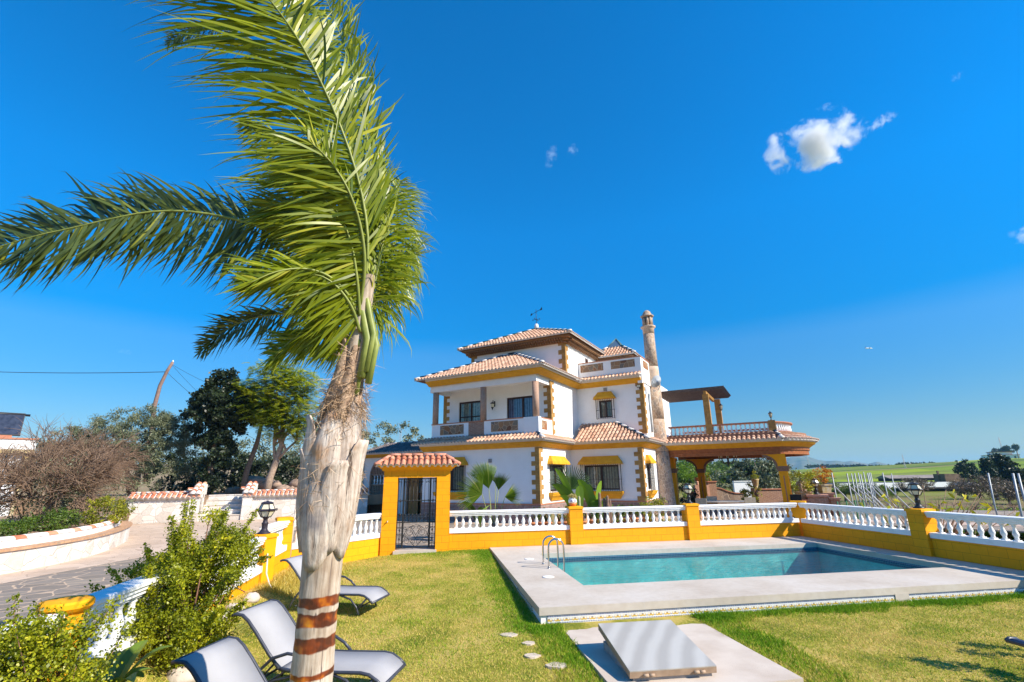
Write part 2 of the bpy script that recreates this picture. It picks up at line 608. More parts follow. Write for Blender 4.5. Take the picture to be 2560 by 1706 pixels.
def field_mat():
    t = NT('fields')
    o = t.obj()
    s = t.n('SeparateXYZ', i_0=o)
    d = t.n('VectorMath', operation='LENGTH')
    t.set(d.inputs[0], o)
    dist = d.outputs['Value']
    vo = t.n('TexVoronoi', i_Vector=t.n('Mapping', i_Vector=o, i_Scale=(0.004, 0.016, 0.0)).outputs[0], i_Scale=1.0)
    sc = t.n('SeparateColor', i_0=vo.outputs['Color'])
    crop = t.ramp(sc.outputs[0], [(0.0, (0.09, 0.15, 0.03)), (0.3, (0.22, 0.30, 0.02)), (0.55, (0.36, 0.40, 0.02)), (0.8, (0.16, 0.20, 0.05)), (1.0, (0.26, 0.20, 0.10))])
    n = t.noise(1.0, 8, t.n('Mapping', i_Vector=o, i_Scale=(0.02, 0.09, 0.05)).outputs[0])
    crop = t.mix(0.8, crop, t.ramp(n, [(0.36, (0.42, 0.42, 0.36)), (0.5, (0.8, 0.85, 0.7)), (0.62, (1.0, 1.0, 1.0))]), 'MULTIPLY')
    earth = t.ramp(t.noise(0.6, 8), [(0.38, (0.24, 0.155, 0.10)), (0.52, (0.17, 0.14, 0.06)), (0.62, (0.17, 0.22, 0.03))])
    near = t.n('MapRange', i_0=dist, i_1=70.0, i_2=150.0)
    c = t.mix(near.outputs[0], earth, crop)
    dry = t.ramp(t.noise(0.08, 8), [(0.35, (0.16, 0.15, 0.06)), (0.6, (0.34, 0.24, 0.15))])
    left = t.n('MapRange', i_0=s.outputs[0], i_1=10.0, i_2=-20.0)
    c = t.mix(left.outputs[0], c, dry)
    t.col(c, 0.95, 0.1)
    t.bump(t.noise(1.5, 6), 0.5, 0.3)
    return t.m


terr = np_mesh('terrain', V, F, np.zeros(len(F)), field_mat(), smooth=True)
tag(terr, kind='structure')

# far blue mountains
ridge_px = [(1500, 1165), (1600, 1150), (1680, 1143), (1735, 1140), (1770, 1139), (1790, 1141), (1830, 1148), (1880, 1144), (1930, 1149), (1965, 1146), (2000, 1139.5), (2020, 1142),
            (2045, 1150), (2065, 1153), (2090, 1152), (2110, 1155), (2128, 1153), (2150, 1157), (2170, 1160), (2192, 1155), (2215, 1160), (2240, 1164), (2262, 1169), (2300, 1176), (2340, 1182), (2500, 1190)]
MD = 3400.0
rid = []
for px, py in ridge_px:
    v = RW.T @ np.array([(px - 1280) / CF, (py - 853) / CF, 1.0])
    hz = math.hypot(v[0], v[1])
    rid.append((math.atan2(v[0], v[1]), CH + v[2] / hz * MD))
rid = np.array(rid)
tt = np.linspace(rid[0, 0], rid[-1, 0], 420)
dd = np.linspace(-1, 1, 41)
Tm, Dm = np.meshgrid(tt, dd, indexing='ij')
Hm = np.interp(Tm, rid[:, 0], rid[:, 1])
rr = MD + Dm * 700
fold = np.sin(Tm * 90 + Dm * 4) * 0.5 + np.sin(Tm * 210 - Dm * 7) * 0.3
Zm = (Hm + 20) * np.clip(1 - np.abs(Dm) ** 1.2, 0, 1) * (1 + 0.16 * fold * (1 - (1 - np.abs(Dm)) ** 3)) - 20
V = np.stack([rr * np.sin(Tm), rr * np.cos(Tm), Zm], -1).reshape(-1, 3)
a, b = Tm.shape
ii, jj = np.meshgrid(np.arange(a - 1), np.arange(b - 1), indexing='ij')
F = np.stack([ii * b + jj, (ii + 1) * b + jj, (ii + 1) * b + jj + 1, ii * b + jj + 1], -1).reshape(-1, 4)
hm = NT('mountain_scrub')
hm.col(hm.ramp(hm.noise(0.012, 8), [(0.35, (0.07, 0.09, 0.05)), (0.6, (0.17, 0.15, 0.10)), (0.75, (0.24, 0.19, 0.13))]), 0.95, 0.1)
tag(np_mesh('hills', V, F, np.zeros(len(F)), hm.m, smooth=True), kind='structure')

# patio and drive: stone sheets at z = 0
cobble = rubble('grey_crazy_paving', [(0, (0.22, 0.185, 0.15)), (0.35, (0.29, 0.245, 0.20)), (0.65, (0.24, 0.205, 0.175)), (1, (0.33, 0.28, 0.225))], (0.52, 0.385, 0.27), 1.9, 0.035, 0.35, 1.0, 0.3)
tanpav = rubble('tan_crazy_paving', [(0, (0.58, 0.44, 0.33)), (0.5, (0.66, 0.51, 0.39)), (1, (0.52, 0.39, 0.29))], (0.44, 0.33, 0.25), 1.4, 0.02, 0.3, 1.0, 0.25)


def sheet(name, poly, z, mat, th=0.05):
    m = MB()
    m.prism([(p[0], p[1]) for p in poly], z - th, z)
    o = m.build(name, mat)
    return tag(o, kind='structure')


def gp(x, y):
    p = g2w(x, y)
    return (p.x, p.y)


def hp(a, b):
    p = h2w(a, b)
    return (p.x, p.y)


drive_poly = [gp(-3.72, -14.5), gp(-3.72, -2.2), gp(-1.5, 0.12), gp(12.9, 0.12), gp(13.2, 9), hp(24, 2), hp(24, 16), hp(-6, 16), (-24, 46), (-20.6, 29.2), (-22.0, 27.1), (-19.0, 23.4), (-17.0, 20.7), (-14.5, 17.6),
              (-13.0, 15.3), (-12.8, 13.6), (-12.9, 12.2), (-13.2, 8), (-13.8, 2), (-6, 1)]
sheet('patio_paving', drive_poly, 0.0, cobble)
border = [(-12.9, 8), (-12.56, 12.2), (-12.44, 13.6), (-12.66, 15.3), (-13.95, 17.6), (-15.9, 20.7), (-18.2, 23.4), (-21.5, 27.1), (-19.9, 27.1), (-14.7, 29.0), (-9.0, 30.2),
          (-9.6, 22.8), (-10.4, 17.2), (-11.0, 14.8), (-11.3, 12.5), (-11.5, 8)]
sheet('path', border, 0.006, tanpav, 0.003)
# pale tiled strip in front of the house plinth
sheet('pavement', [hp(-6.5, -0.9), hp(0.9, -0.9), hp(0.9, 3.0), hp(4.8, 3.0), hp(4.8, 6.0), hp(24, 5.4), hp(24, 7.2), hp(3.9, 7.2), hp(3.9, 3.9), hp(0, 3.9), hp(0, 0), hp(-7, 0)], 0.012,
      bricks('terrace_tiles', (0.62, 0.45, 0.34), (0.56, 0.40, 0.30), (0.5, 0.4, 0.32), 0.3, 0.3, 0.01, 0.2, 0.7, True, 0.3, 0.0), 0.004)

# lawn
nx, ny = 120, 100
gxs, gys = np.linspace(-3.75, 12.9, nx), np.linspace(-14.5, 0.05, ny)
GXm, GYm = np.meshgrid(gxs, gys, indexing='ij')
Xw = P0.x + GX.x * GXm + GY.x * GYm
Yw = P0.y + GX.y * GXm + GY.y * GYm


def lawn_arr(gx, gy):
    z = -0.05 + 0.027 * np.clip(gy, -11.5, 0) - 0.07 * sstep(-0.6, -2.0, gx) * sstep(-3, -0.5, gy)
    return z + sstep(-2.5, -3.6, gx) * sstep(-0.6, -2.6, gy) * (0.10 + 0.30 * sstep(-3, -8, gy))


# sstep(a,b) with a>b runs downhill, as wanted for the left side
Zl = lawn_arr(GXm, GYm) + 0.012 * px_noise(GXm, GYm, 1.4, 0.4)
inpool = (GXm > 2.0) & (GXm < 12.6) & (GYm > -7.2) & (GYm < -0.2)
Zl = np.where(inpool, -1.9, Zl)
V = np.stack([Xw, Yw, Zl], -1).reshape(-1, 3)
ii, jj = np.meshgrid(np.arange(nx - 1), np.arange(ny - 1), indexing='ij')
F = np.stack([ii * ny + jj, (ii + 1) * ny + jj, (ii + 1) * ny + jj + 1, ii * ny + jj + 1], -1).reshape(-1, 4)
cen = V[F].mean(1)


def green_amount(gx, gy):
    g = 0.34 + 0.30 * px_noise(gx, gy, 0.55, 0.7) + 0.24 * px_noise(gx, gy, 1.9, 2.1)
    g = g + 0.4 * np.exp(-((gy + 7.7) / 0.3) ** 2) * (gx > 4.4) + 0.35 * np.exp(-((gx - 1.4) / 0.4) ** 2) * (gy > -8.0)
    g = g + 0.25 * np.exp(-((gx - 1.9) / 0.25) ** 2) * (gy < -7.6) + 0.25 * np.exp(-((gx - 4.7) / 0.3) ** 2) * (gy < -7.6)
    g = g + 0.25 * np.exp(-((gy + 0.3) / 0.5) ** 2)
    g = g - 0.45 * sstep(-2.2, -2.9, gx) * sstep(-7.0, -5.0, gy)
    return g


lawn_m = NT('lawn_turf')
lawn_m.col(lawn_m.ramp(lawn_m.math('ADD', lawn_m.math('MULTIPLY', lawn_m.noise(1.6, 8), 0.6), lawn_m.math('MULTIPLY', lawn_m.noise(30, 4), 0.4)),
                       [(0.36, (0.11, 0.15, 0.016)), (0.48, (0.30, 0.28, 0.04)), (0.58, (0.50, 0.38, 0.11))]), 0.95, 0.1)
lawn_m.bump(lawn_m.noise(60, 4), 0.8, 0.03)
tag(np_mesh('lawn', V, F, np.zeros(len(F)), lawn_m.m, smooth=True), kind='structure')

# short turf blades over the lawn
def blades(n, gx0, gx1, gy0, gy1, h, w, keep, extra=0.0):
    gx = RNG.uniform(gx0, gx1, n)
    gy = RNG.uniform(gy0, gy1, n)
    # blades thin out away from the terrace side
    k = keep(gx, gy)
    gx, gy = gx[k], gy[k]
    m = len(gx)
    g = np.clip(green_amount(gx, gy) + extra + 0.27 * RNG.normal(size=m), 0, 1)
    z = lawn_arr(gx, gy) + 0.012 * px_noise(gx, gy, 1.4, 0.4) - 0.004
    hh = h * (0.55 + 0.5 * RNG.random(m) + 0.9 * np.clip(g - 0.55, 0, 1))
    a = RNG.uniform(0, 2 * PI, m)
    ca, sa = np.cos(a), np.sin(a)
    lean = RNG.normal(size=(m, 2)) * 0.6
    B0 = np.stack([gx - ca * w / 2, gy - sa * w / 2, z], 1)
    B1 = np.stack([gx + ca * w / 2, gy + sa * w / 2, z], 1)
    Tp = np.stack([gx + lean[:, 0] * hh, gy + lean[:, 1] * hh, z + hh], 1)
    Vl = np.stack([B0, B1, Tp], 1).reshape(-1, 3)
    Vw = np.empty_like(Vl)
    Vw[:, 0] = P0.x + GX.x * Vl[:, 0] + GY.x * Vl[:, 1]
    Vw[:, 1] = P0.y + GX.y * Vl[:, 0] + GY.y * Vl[:, 1]
    Vw[:, 2] = Vl[:, 2]
    return Vw, np.arange(3 * m).reshape(m, 3), g


def free(gx, gy):
    ok = ~((gx > 1.68) & (gy > -7.55))
    ok &= ~((gx > 2.02 + 0.10 * px_noise(gx, gy, 5, 0.3)) & (gx < 4.42 + 0.08 * px_noise(gx, gy, 5, 1.3)) & (gy < -7.4) & (gy > -10.35 + 0.1 * px_noise(gx, gy, 4, 0.1)))
    return ok


parts_ = [blades(330000, -3.6, 12.6, -11.8, 0.0, 0.034, 0.013, free),
          blades(20000, 4.4, 12.6, -8.1, -7.5, 0.062, 0.015, lambda x, y: free(x, y) & (y > -7.6 - 0.35 * (0.5 + 0.5 * px_noise(x, y, 2.2, 0.9)) - 0.15 * RNG.random(len(x))), 0.35),
          blades(9000, 0.9, 1.75, -7.9, -0.3, 0.045, 0.014, lambda x, y: free(x, y) & (x > 1.45 - 0.45 * RNG.random(len(x))), 0.15),
          blades(5000, 1.5, 2.1, -10.6, -7.6, 0.06, 0.014, free, 0.2),
          blades(5000, 4.35, 5.1, -10.6, -7.6, 0.06, 0.014, free, 0.2),
          blades(6000, 2.0, 4.5, -10.8, -10.2, 0.07, 0.014, free, 0.3)]
Vs, Fs, Gs, off = [], [], [], 0
for v_, f_, g_ in parts_:
    Vs.append(v_)
    Fs.append(f_ + off)
    Gs.append(g_)
    off += len(v_)
gm = NT('grass_blades')
gc = gm.ramp(gm.rnd(), [(0.0, (0.72, 0.52, 0.18)), (0.25, (0.62, 0.50, 0.12)), (0.5, (0.44, 0.44, 0.05)), (0.75, (0.27, 0.40, 0.02)), (1.0, (0.12, 0.27, 0.010))])
gm.col(gc, 0.8, 0.15)
gtr = gm.n('BsdfTranslucent')
gm.set(gtr.inputs['Color'], gc)
gmx = gm.n('MixShader', i_0=0.3, i_1=gm.p.outputs[0], i_2=gtr.outputs[0])
gm.t.links.new(gmx.outputs[0], gm.t.nodes['Material Output'].inputs[0])
tag(np_mesh('grass', np.concatenate(Vs), np.concatenate(Fs), np.concatenate(Gs), gm.m), 'mown lawn of patchy green and straw coloured grass', 'grass', kind='stuff')

# ================================================================== SWIMMING POOL
pool = thing('swimming_pool', 'rectangular swimming pool with a raised white stone rim', 'pool', g2w(0, 0), HX)
OX0, OX1, OY0, OY1 = 1.72, 12.62, -7.52, -0.12
IX0, IX1, IY0, IY1 = 2.95, 11.83, -6.02, -1.75
cop = MB()
ct = 0.12
cop.box(OX0, OX1, OY0, IY0, -ct, 0.0)
cop.box(OX0, OX1, IY1, OY1, -ct, 0.0)
cop.box(OX0, IX0, IY0, IY1, -ct, -0.0005)
cop.box(IX1, OX1, IY0, IY1, -ct, -0.0005)
t = NT('travertine')
n1 = t.noise(0.9, 7)
n2 = t.noise(9, 5)
cc = t.ramp(n1, [(0.33, (0.47, 0.40, 0.325)), (0.5, (0.53, 0.465, 0.39)), (0.68, (0.57, 0.515, 0.45))])
cc = t.mix(0.3, cc, t.ramp(n2, [(0.3, (0.72, 0.68, 0.63)), (0.6, (1, 1, 1))]), 'MULTIPLY')
sp = t.n('SeparateXYZ', i_0=t.obj())
fx = t.math('ABSOLUTE', t.math('SUBTRACT', t.math('FRACT', t.math('MULTIPLY', sp.outputs[0], 0.42)), 0.5))
jt = t.n('MapRange', i_0=fx, i_1=0.0, i_2=0.0035)
cc = t.mix(jt.outputs[0], (0.52, 0.48, 0.43), cc)
t.col(cc, 0.75, 0.3)
t.bump(n2, 0.08, 0.01)
MT['coping'] = t.m
cop.build('coping', 'coping', pool)
wl = MB()
for (x0, x1, y0, y1) in ((OX0 + 0.03, OX1 - 0.03, OY0 + 0.03, OY0 + 0.25), (OX0 + 0.03, OX1 - 0.03, OY1 - 0.25, OY1 - 0.03), (OX0 + 0.03, OX0 + 0.25, OY0 + 0.25, OY1 - 0.25), (OX1 - 0.25, OX1 - 0.03, OY0 + 0.25, OY1 - 0.25)):
    wl.box(x0, x1, y0, y1, -1.0, -ct)
wl.build('base_wall', 'white', pool)


def tileband():
    t = NT('painted_tile_band')
    s = t.n('SeparateXYZ', i_0=t.obj())
    along = t.math('ADD', s.outputs[0], s.outputs[1])
    u = t.math('SUBTRACT', t.math('FRACT', t.math('MULTIPLY', along, 1 / 0.15)), 0.5)
    z = t.math('ADD', s.outputs[2], 0.265)          # 0 at the foot of the band
    def lt(v, lim):
        return t.math('LESS_THAN', v, lim)
    def disc(cx, cz, r, kx=0.15):
        dx = t.math('MULTIPLY', t.math('SUBTRACT', t.math('ABSOLUTE', u), cx), kx)
        dz = t.math('SUBTRACT', z, cz)
        return lt(t.math('SQRT', t.math('ADD', t.math('MULTIPLY', dx, dx), t.math('MULTIPLY', dz, dz))), r)
    c = t.mix(0.0, (0.72, 0.73, 0.73), (0, 0, 0))
    ring = t.math('SUBTRACT', disc(0.22, 0.070, 0.026), disc(0.22, 0.078, 0.015))
    c = t.mix(t.math('MAXIMUM', ring, 0.0), c, (0.62, 0.38, 0.04))
    c = t.mix(disc(0.0, 0.062, 0.016), c, (0.62, 0.38, 0.05))
    c = t.mix(disc(0.0, 0.083, 0.010), c, (0.10, 0.13, 0.32))
    c = t.mix(disc(0.44, 0.058, 0.008), c, (0.10, 0.12, 0.30))
    c = t.mix(disc(0.14, 0.046, 0.005), c, (0.2, 0.33, 0.12))
    top = t.math('MULTIPLY', t.math('GREATER_THAN', z, 0.110), lt(z, 0.128))
    dash = t.math('GREATER_THAN', t.math('FRACT', t.math('MULTIPLY', along, 24.0)), 0.25)
    c = t.mix(t.math('MULTIPLY', top, t.math('ADD', 0.55, t.math('MULTIPLY', dash, 0.4))), c, (0.06, 0.08, 0.20))
    low = t.math('MULTIPLY', t.math('GREATER_THAN', z, 0.016), lt(z, 0.030))
    c = t.mix(t.math('MULTIPLY', low, dash), c, (0.10, 0.13, 0.30))
    joint = lt(t.math('ABSOLUTE', t.math('SUBTRACT', t.math('ABSOLUTE', u), 0.5)), 0.02)
    c = t.mix(joint, c, (0.62, 0.61, 0.58))
    wear = t.ramp(t.noise(3.0, 5), [(0.60, (0, 0, 0)), (0.66, (1, 1, 1))])
    c = t.mix(t.math('MULTIPLY', wear, 0.6), c, (0.72, 0.70, 0.67))
    t.col(c, 0.25, 0.5)
    return t.m


MT['tileband'] = tileband()
tb = MB()
tb.box(OX0 + 0.14, 8.55, OY0 + 0.012, OY0 + 0.03, -0.265, -0.135)
tb.box(8.85, OX1 - 0.05, OY0 + 0.012, OY0 + 0.03, -0.265, -0.135)
tb.box(OX0 + 0.012, OX0 + 0.03, -6.8, -5.2, -0.265, -0.135)
tb.box(OX0 + 0.012, OX0 + 0.03, -4.3, -1.6, -0.265, -0.135)
tb.build('tile_band', 'tileband', pool)
pt = MB()
pt.box(8.55, 8.85, OY0 - 0.004, OY0 + 0.03, -0.32, -0.10)
pt.build('plaster_patch', 'coping', pool)
bs = MB()
zf = -1.35
q = [(IX0, IY0), (IX1, IY0), (IX1, IY1), (IX0, IY1)]
vs = [(x, y, -0.118) for x, y in q] + [(x, y, zf) for x, y in q]
bs.add(vs, [(0, 1, 5, 4), (1, 2, 6, 5), (2, 3, 7, 6), (3, 0, 4, 7), (4, 5, 6, 7)])
tp = NT('pool_mosaic')
tv = tp.n('TexVoronoi', i_Vector=tp.obj(), i_Scale=1.0)
tn = tp.noise(2.5, 4)
tp.col(tp.ramp(tn, [(0.35, (0.10, 0.56, 0.53)), (0.65, (0.20, 0.72, 0.68))]), 0.4, 0.4)
bs.build('basin', tp.m, pool)
# dark mosaic line at the water's edge
ln = MB()
e = 0.006
for (x0, x1, y0, y1) in ((IX0, IX1, IY1 - e, IY1 - 0.001), (IX1 - e, IX1 - 0.001, IY0, IY1), (IX0 + 0.001, IX0 + e, IY0, IY1), (IX0, IX1, IY0 + 0.001, IY0 + e)):
    ln.box(x0, x1, y0, y1, -0.26, -0.124)
ln.build('waterline_tiles', bricks('waterline_mosaic', (0.015, 0.06, 0.16), (0.02, 0.09, 0.20), (0.2, 0.3, 0.35), 0.05, 0.05, 0.006, 0.2, 0.3, False, 0.2, 0.0), pool)
lid = MB()
lid.lathe([(0.13, 0.0), (0.13, 0.008), (0.11, 0.012)], 20)
for (x, y) in ((2.5, -2.6), (2.45, -5.05)):
    l0 = lid.build('skimmer_lid', 'balwhite', pool)
    l0.location = (x, y, 0.001)
# water
wt = NT('pool_water')
nb = wt.n('Mapping', i_Vector=wt.obj())
nb.inputs['Scale'].default_value = (1.0, 1.9, 1.0)
h1 = wt.noise(2.2, 3, nb.outputs[0], 0.5, 0.6)
h2 = wt.noise(7.5, 3, nb.outputs[0], 0.5, 0.4)
bm = wt.n('Bump', i_Strength=0.42, i_Distance=0.07)
wt.set(bm.inputs['Height'], wt.math('ADD', h1, wt.math('MULTIPLY', h2, 0.35)))
fr = wt.n('Fresnel', i_IOR=1.33)
wt.set(fr.inputs['Normal'], bm.outputs[0])
tr = wt.n('BsdfTransparent')
tr.inputs[0].default_value = (0.58, 0.96, 0.98, 1)
gl = wt.n('BsdfGlossy')
gl.inputs['Roughness'].default_value = 0.02
wt.set(gl.inputs['Normal'], bm.outputs[0])
mx = wt.n('MixShader', i_0=wt.math('MULTIPLY', fr.outputs[0], 0.55), i_1=tr.outputs[0], i_2=gl.outputs[0])
wt.t.links.new(mx.outputs[0], wt.t.nodes['Material Output'].inputs[0])
wm = MB()
wm.add([(IX0, IY0, 0), (IX1, IY0, 0), (IX1, IY1, 0), (IX0, IY1, 0)], [(0, 1, 2, 3)])
wo = wm.build('pool_water', wt.m, None, g2w(0, 0, -0.165), HX)
tag(wo, kind='structure')

lad = thing('pool_ladder', 'polished steel ladder with two hoop handrails at the pool edge', 'ladder', g2w(2.70, -3.75), HX)
for dy in (0.30, -0.30):
    m = MB()
    pts = [(0, dy, -0.02)] + [(0, dy, z) for z in (0.2, 0.42)]
    for k in range(1, 9):
        a = PI - k * PI / 9
        pts.append((0.19 + 0.19 * math.cos(a), dy, 0.46 + 0.19 * math.sin(a)))
    pts += [(0.38, dy, 0.42), (0.38, dy, 0.1), (0.36, dy, -0.3), (0.36, dy, -0.95)]
    m.tube(pts, 0.021, 10)
    m.lathe([(0.045, 0.0), (0.045, 0.012), (0.03, 0.02)], 14, (0, dy, 0.0))
    m.build('handrail', 'steel', lad)
for z in (-0.35, -0.62, -0.88):
    m = MB()
    m.box(0.33, 0.41, -0.30, 0.30, z - 0.012, z + 0.012)
    m.build('step', 'steel', lad)

# concrete pad and hatch in front of the pool
conc = simple('pale_concrete', (0.58, 0.50, 0.42), (0.47, 0.385, 0.31), 1.6, 0.85, bump=0.15, lo=0.3, hi=0.6)
pad = MB()
pp = [(2.05, OY0 - 0.0), (4.40, OY0 - 0.0), (4.36, -10.25), (3.6, -10.30), (2.35, -10.32), (2.03, -10.3)]
pad.prism(pp, -0.5, 0.0)
po = pad.build('concrete_pad', conc, None, g2w(0, 0, -0.262), HX)
tag(po, kind='structure')
hatch = thing('pump_hatch', 'grey metal hatch standing ajar on the concrete pad', 'hatch', g2w(2.34, -9.95, -0.262), HX - 0.03)
m = MB()
for (x0, x1, y0, y1) in ((0, 1.0, 0, 0.04), (0, 1.0, 1.11, 1.15), (0, 0.04, 0.04, 1.11), (0.96, 1.0, 0.04, 1.11)):
    m.box(x0, x1, y0, y1, -0.02, 0.10)
m.build('curb', simple('grey_render', (0.42, 0.38, 0.34), (0.3, 0.27, 0.25), 6, 0.85), hatch)
m = MB()
m.box(0.045, 0.955, 0.045, 1.105, 0.004, 0.02)
m.build('pit', MT['iron'], hatch)
m = MB()
RX = Matrix.Translation((0, -0.02, 0.112)) @ Matrix.Rotation(math.radians(9), 4, 'X')
m.box(-0.05, 1.05, -0.02, 1.22, 0.0, 0.012, 0, RX)
for (x0, x1, y0, y1) in ((-0.05, 1.05, -0.02, 0.0), (-0.05, 1.05, 1.2, 1.22), (-0.05, -0.035, 0.0, 1.2), (1.035, 1.05, 0.0, 1.2)):
    m.box(x0, x1, y0, y1, -0.07, 0.0, 1, RX)
tt_ = NT('weathered_zinc')
wv = tt_.n('TexWave', i_Vector=tt_.n('Mapping', i_Vector=tt_.obj(), i_Rotation=(0, 0, 0.6)).outputs[0], i_Scale=1.1, i_Distortion=3.0, i_Detail=3.0)
tt_.col(tt_.ramp(wv.outputs['Fac'], [(0.1, (0.44, 0.41, 0.36)), (0.9, (0.56, 0.53, 0.47))]), 0.5, 0.4, 0.25)
m.build('lid', [tt_.m, simple('rusty_edge', (0.42, 0.29, 0.19), (0.33, 0.22, 0.14), 10, 0.7)], hatch)
for x in (0.18, 0.82):
    m = MB()
    m.tube([(x - 0.07, -0.055, 0.07), (x - 0.005, -0.055, 0.07)], 0.018, 8)
    m.tube([(x + 0.005, -0.055, 0.07), (x + 0.07, -0.055, 0.07)], 0.018, 8)
    m.build('hinge', simple('rust_steel', (0.46, 0.33, 0.22), (0.34, 0.23, 0.15), 14, 0.6), hatch)

# stepping stones
st_m = simple('stepping_stone', (0.62, 0.52, 0.41), (0.5, 0.41, 0.32), 6, 0.9, bump=0.3)
for i, (px, py, r, dst, lab) in enumerate(((1272, 1594, 0.13, 0, 'largest pale flat stone in the lawn left of the concrete pad'), (1322, 1613, 0.10, 0, 'small pale flat stone second from the pool in the lawn'),
                                          (1330, 1642, 0.11, 0, 'narrow pale flat stone third from the pool in the lawn'), (1393, 1664, 0.14, 0, 'pale flat stone in the green grass edge beside the hatch'))):
    v = RW.T @ np.array([(px - 1280) / CF, (py - 853) / CF, 1.0])
    tq = (-0.29 - CH) / v[2]
    x, y = tq * v[0], tq * v[1]
    m = MB()
    rr_ = random.Random(i)
    poly = [(r * (0.8 + 0.35 * rr_.random()) * math.cos(a), r * 0.75 * (0.8 + 0.35 * rr_.random()) * math.sin(a)) for a in [k * PI / 5 for k in range(10)]]
    m.prism(poly, -0.03, 0.012)
    tag(m.build('stepping_stone', st_m, None, (x, y, lawn_z(x, y) + 0.006)), lab, 'stone', 'flat stones in the lawn')

# ================================================================== GARDEN WALLS, PILLARS, LANTERNS, GATE
def baluster_mesh(h, fat=1.0):
    s = h / 0.40
    m = MB()
    m.box(-0.055 * fat, 0.055 * fat, -0.055 * fat, 0.055 * fat, 0, 0.03 * s)
    m.box(-0.05 * fat, 0.05 * fat, -0.05 * fat, 0.05 * fat, 0.37 * s, 0.40 * s)
    prof = [(0.045, 0.03), (0.036, 0.05), (0.045, 0.062), (0.034, 0.078), (0.046, 0.11), (0.060, 0.15), (0.057, 0.185), (0.042, 0.235), (0.030, 0.28), (0.028, 0.32), (0.042, 0.335), (0.036, 0.35), (0.046, 0.37)]
    m.lathe([(r * fat, z * s) for r, z in prof], 10)
    return m


BAL = {}


def wall_span(p0, p1, nb, label, zp=0.45, zr=1.10, zb=-0.6, group='yellow and white garden balustrades', fat=1.0, ends=0.10):
    p0, p1 = Vector(p0), Vector(p1)
    d = p1 - p0
    L = d.length
    w = thing('garden_balustrade', label, 'balustrade', (p0.x, p0.y, 0), math.atan2(d.y, d.x), group)
    m = MB()
    m.box(0, L, -0.10, 0.10, zb, zp)
    m.build('base_wall', 'yblock', w)
    m = MB()
    m.box(0, L, -0.125, 0.125, zp, zp + 0.13)
    m.build('plinth', 'balwhite', w)
    m = MB()
    prof = [(-0.09, zr - 0.15), (0.09, zr - 0.15), (0.09, zr - 0.115), (0.115, zr - 0.10), (0.115, zr - 0.07), (0.14, zr - 0.05), (0.14, zr - 0.012), (0.12, zr), (-0.12, zr), (-0.14, zr - 0.012), (-0.14, zr - 0.05), (-0.115, zr - 0.07), (-0.115, zr - 0.10), (-0.09, zr - 0.115)]
    m.sweep([(0, 0), (L, 0)], prof)
    m.build('handrail', 'balwhite', w)
    h = round(zr - 0.15 - zp - 0.13, 3)
    key = (h, fat)
    for k in range(nb):
        x = ends + (L - 2 * ends) * (k + 0.5) / nb
        if key not in BAL:
            BAL[key] = baluster_mesh(h, fat).build('baluster', 'balwhite', w)
            b = BAL[key]
        else:
            b = clone(BAL[key], w)
        b.location = (x, 0, zp + 0.13)
    return w


def pillar(p, rz, label, w=0.44, top=1.16, zb=-0.5, mat='yblock', cap=True):
    t = thing('wall_pillar', label, 'pillar', (p[0], p[1], 0), rz, 'yellow pillars of the garden wall')
    m = MB()
    m.box(-w / 2, w / 2, -0.20, 0.20, zb, top - 0.08)
    m.build('shaft', mat, t)
    m = MB()
    c = w / 2 + 0.025
    m.box(-c, c, -0.225, 0.225, top - 0.08, top - 0.02)
    m.add([(-c, -0.225, top - 0.02), (c, -0.225, top - 0.02), (c, 0.225, top - 0.02), (-c, 0.225, top - 0.02), (-c + 0.05, -0.17, top), (c - 0.05, -0.17, top), (c - 0.05, 0.17, top), (-c + 0.05, 0.17, top)],
          [(4, 5, 6, 7), (0, 1, 5, 4), (1, 2, 6, 5), (2, 3, 7, 6), (3, 0, 4, 7)])
    m.build('cap', 'ypaint', t)
    return t


g3 = lambda x, y, z=0: tuple(g2w(x, y, z))
W = wall_span
W(g3(0.46, 0), g3(4.33, 0), 17, 'balustrade running from the gate to the pillar with the painted flowerpot')
W(g3(4.77, 0), g3(8.42, 0), 15, 'middle balustrade behind the pool between the flowerpot pillar and the lantern pillar')
W(g3(8.86, 0), g3(12.64, 0), 17, 'balustrade from the lantern pillar to the far corner of the pool')
W(g3(12.75, -0.22), g3(12.75, -4.34), 16, 'shaded balustrade along the right of the pool, corner to lantern pillar')
W(g3(12.75, -4.80), g3(12.75, -8.6), 15, 'shaded balustrade at the right edge beyond the lantern pillar')
W(g3(-1.62, 0), g3(-3.72, -2.16), 14, 'balustrade left of the gate behind the palm trunk', zp=0.40, zr=1.10)
W(g3(-3.80, -2.5), g3(-3.74, -4.1), 6, 'short balustrade seen end on between the two left corner pillars', zp=0.42, zr=1.12)
W(g3(-3.72, -4.45), g3(-3.60, -10.26), 21, 'left balustrade half hidden by the big leafy bush', zp=0.25, zr=0.95, fat=1.25)
W(g3(-3.55, -10.74), g3(-3.45, -14.2), 12, 'nearest balustrade at the lower left corner', zp=0.25, zr=0.95, fat=1.25)
pillar(g3(4.55, 0), HX, 'yellow pillar carrying the painted flowerpot')
pillar(g3(8.64, 0), HX, 'yellow pillar of the back wall carrying a lantern')
pillar(g3(12.75, -4.57), HX - PI / 2, 'shaded yellow pillar on the right wall carrying a lantern')
pillar(g3(-3.83, -2.35), HX + 0.4, 'bare yellow pillar at the left end of the back wall', top=1.20, w=0.36)
pillar(g3(-3.72, -4.28), HX + PI / 2 - 0.35, 'yellow pillar beside the big bush carrying the nearest lantern', w=0.38, top=0.99, mat='ypaint')
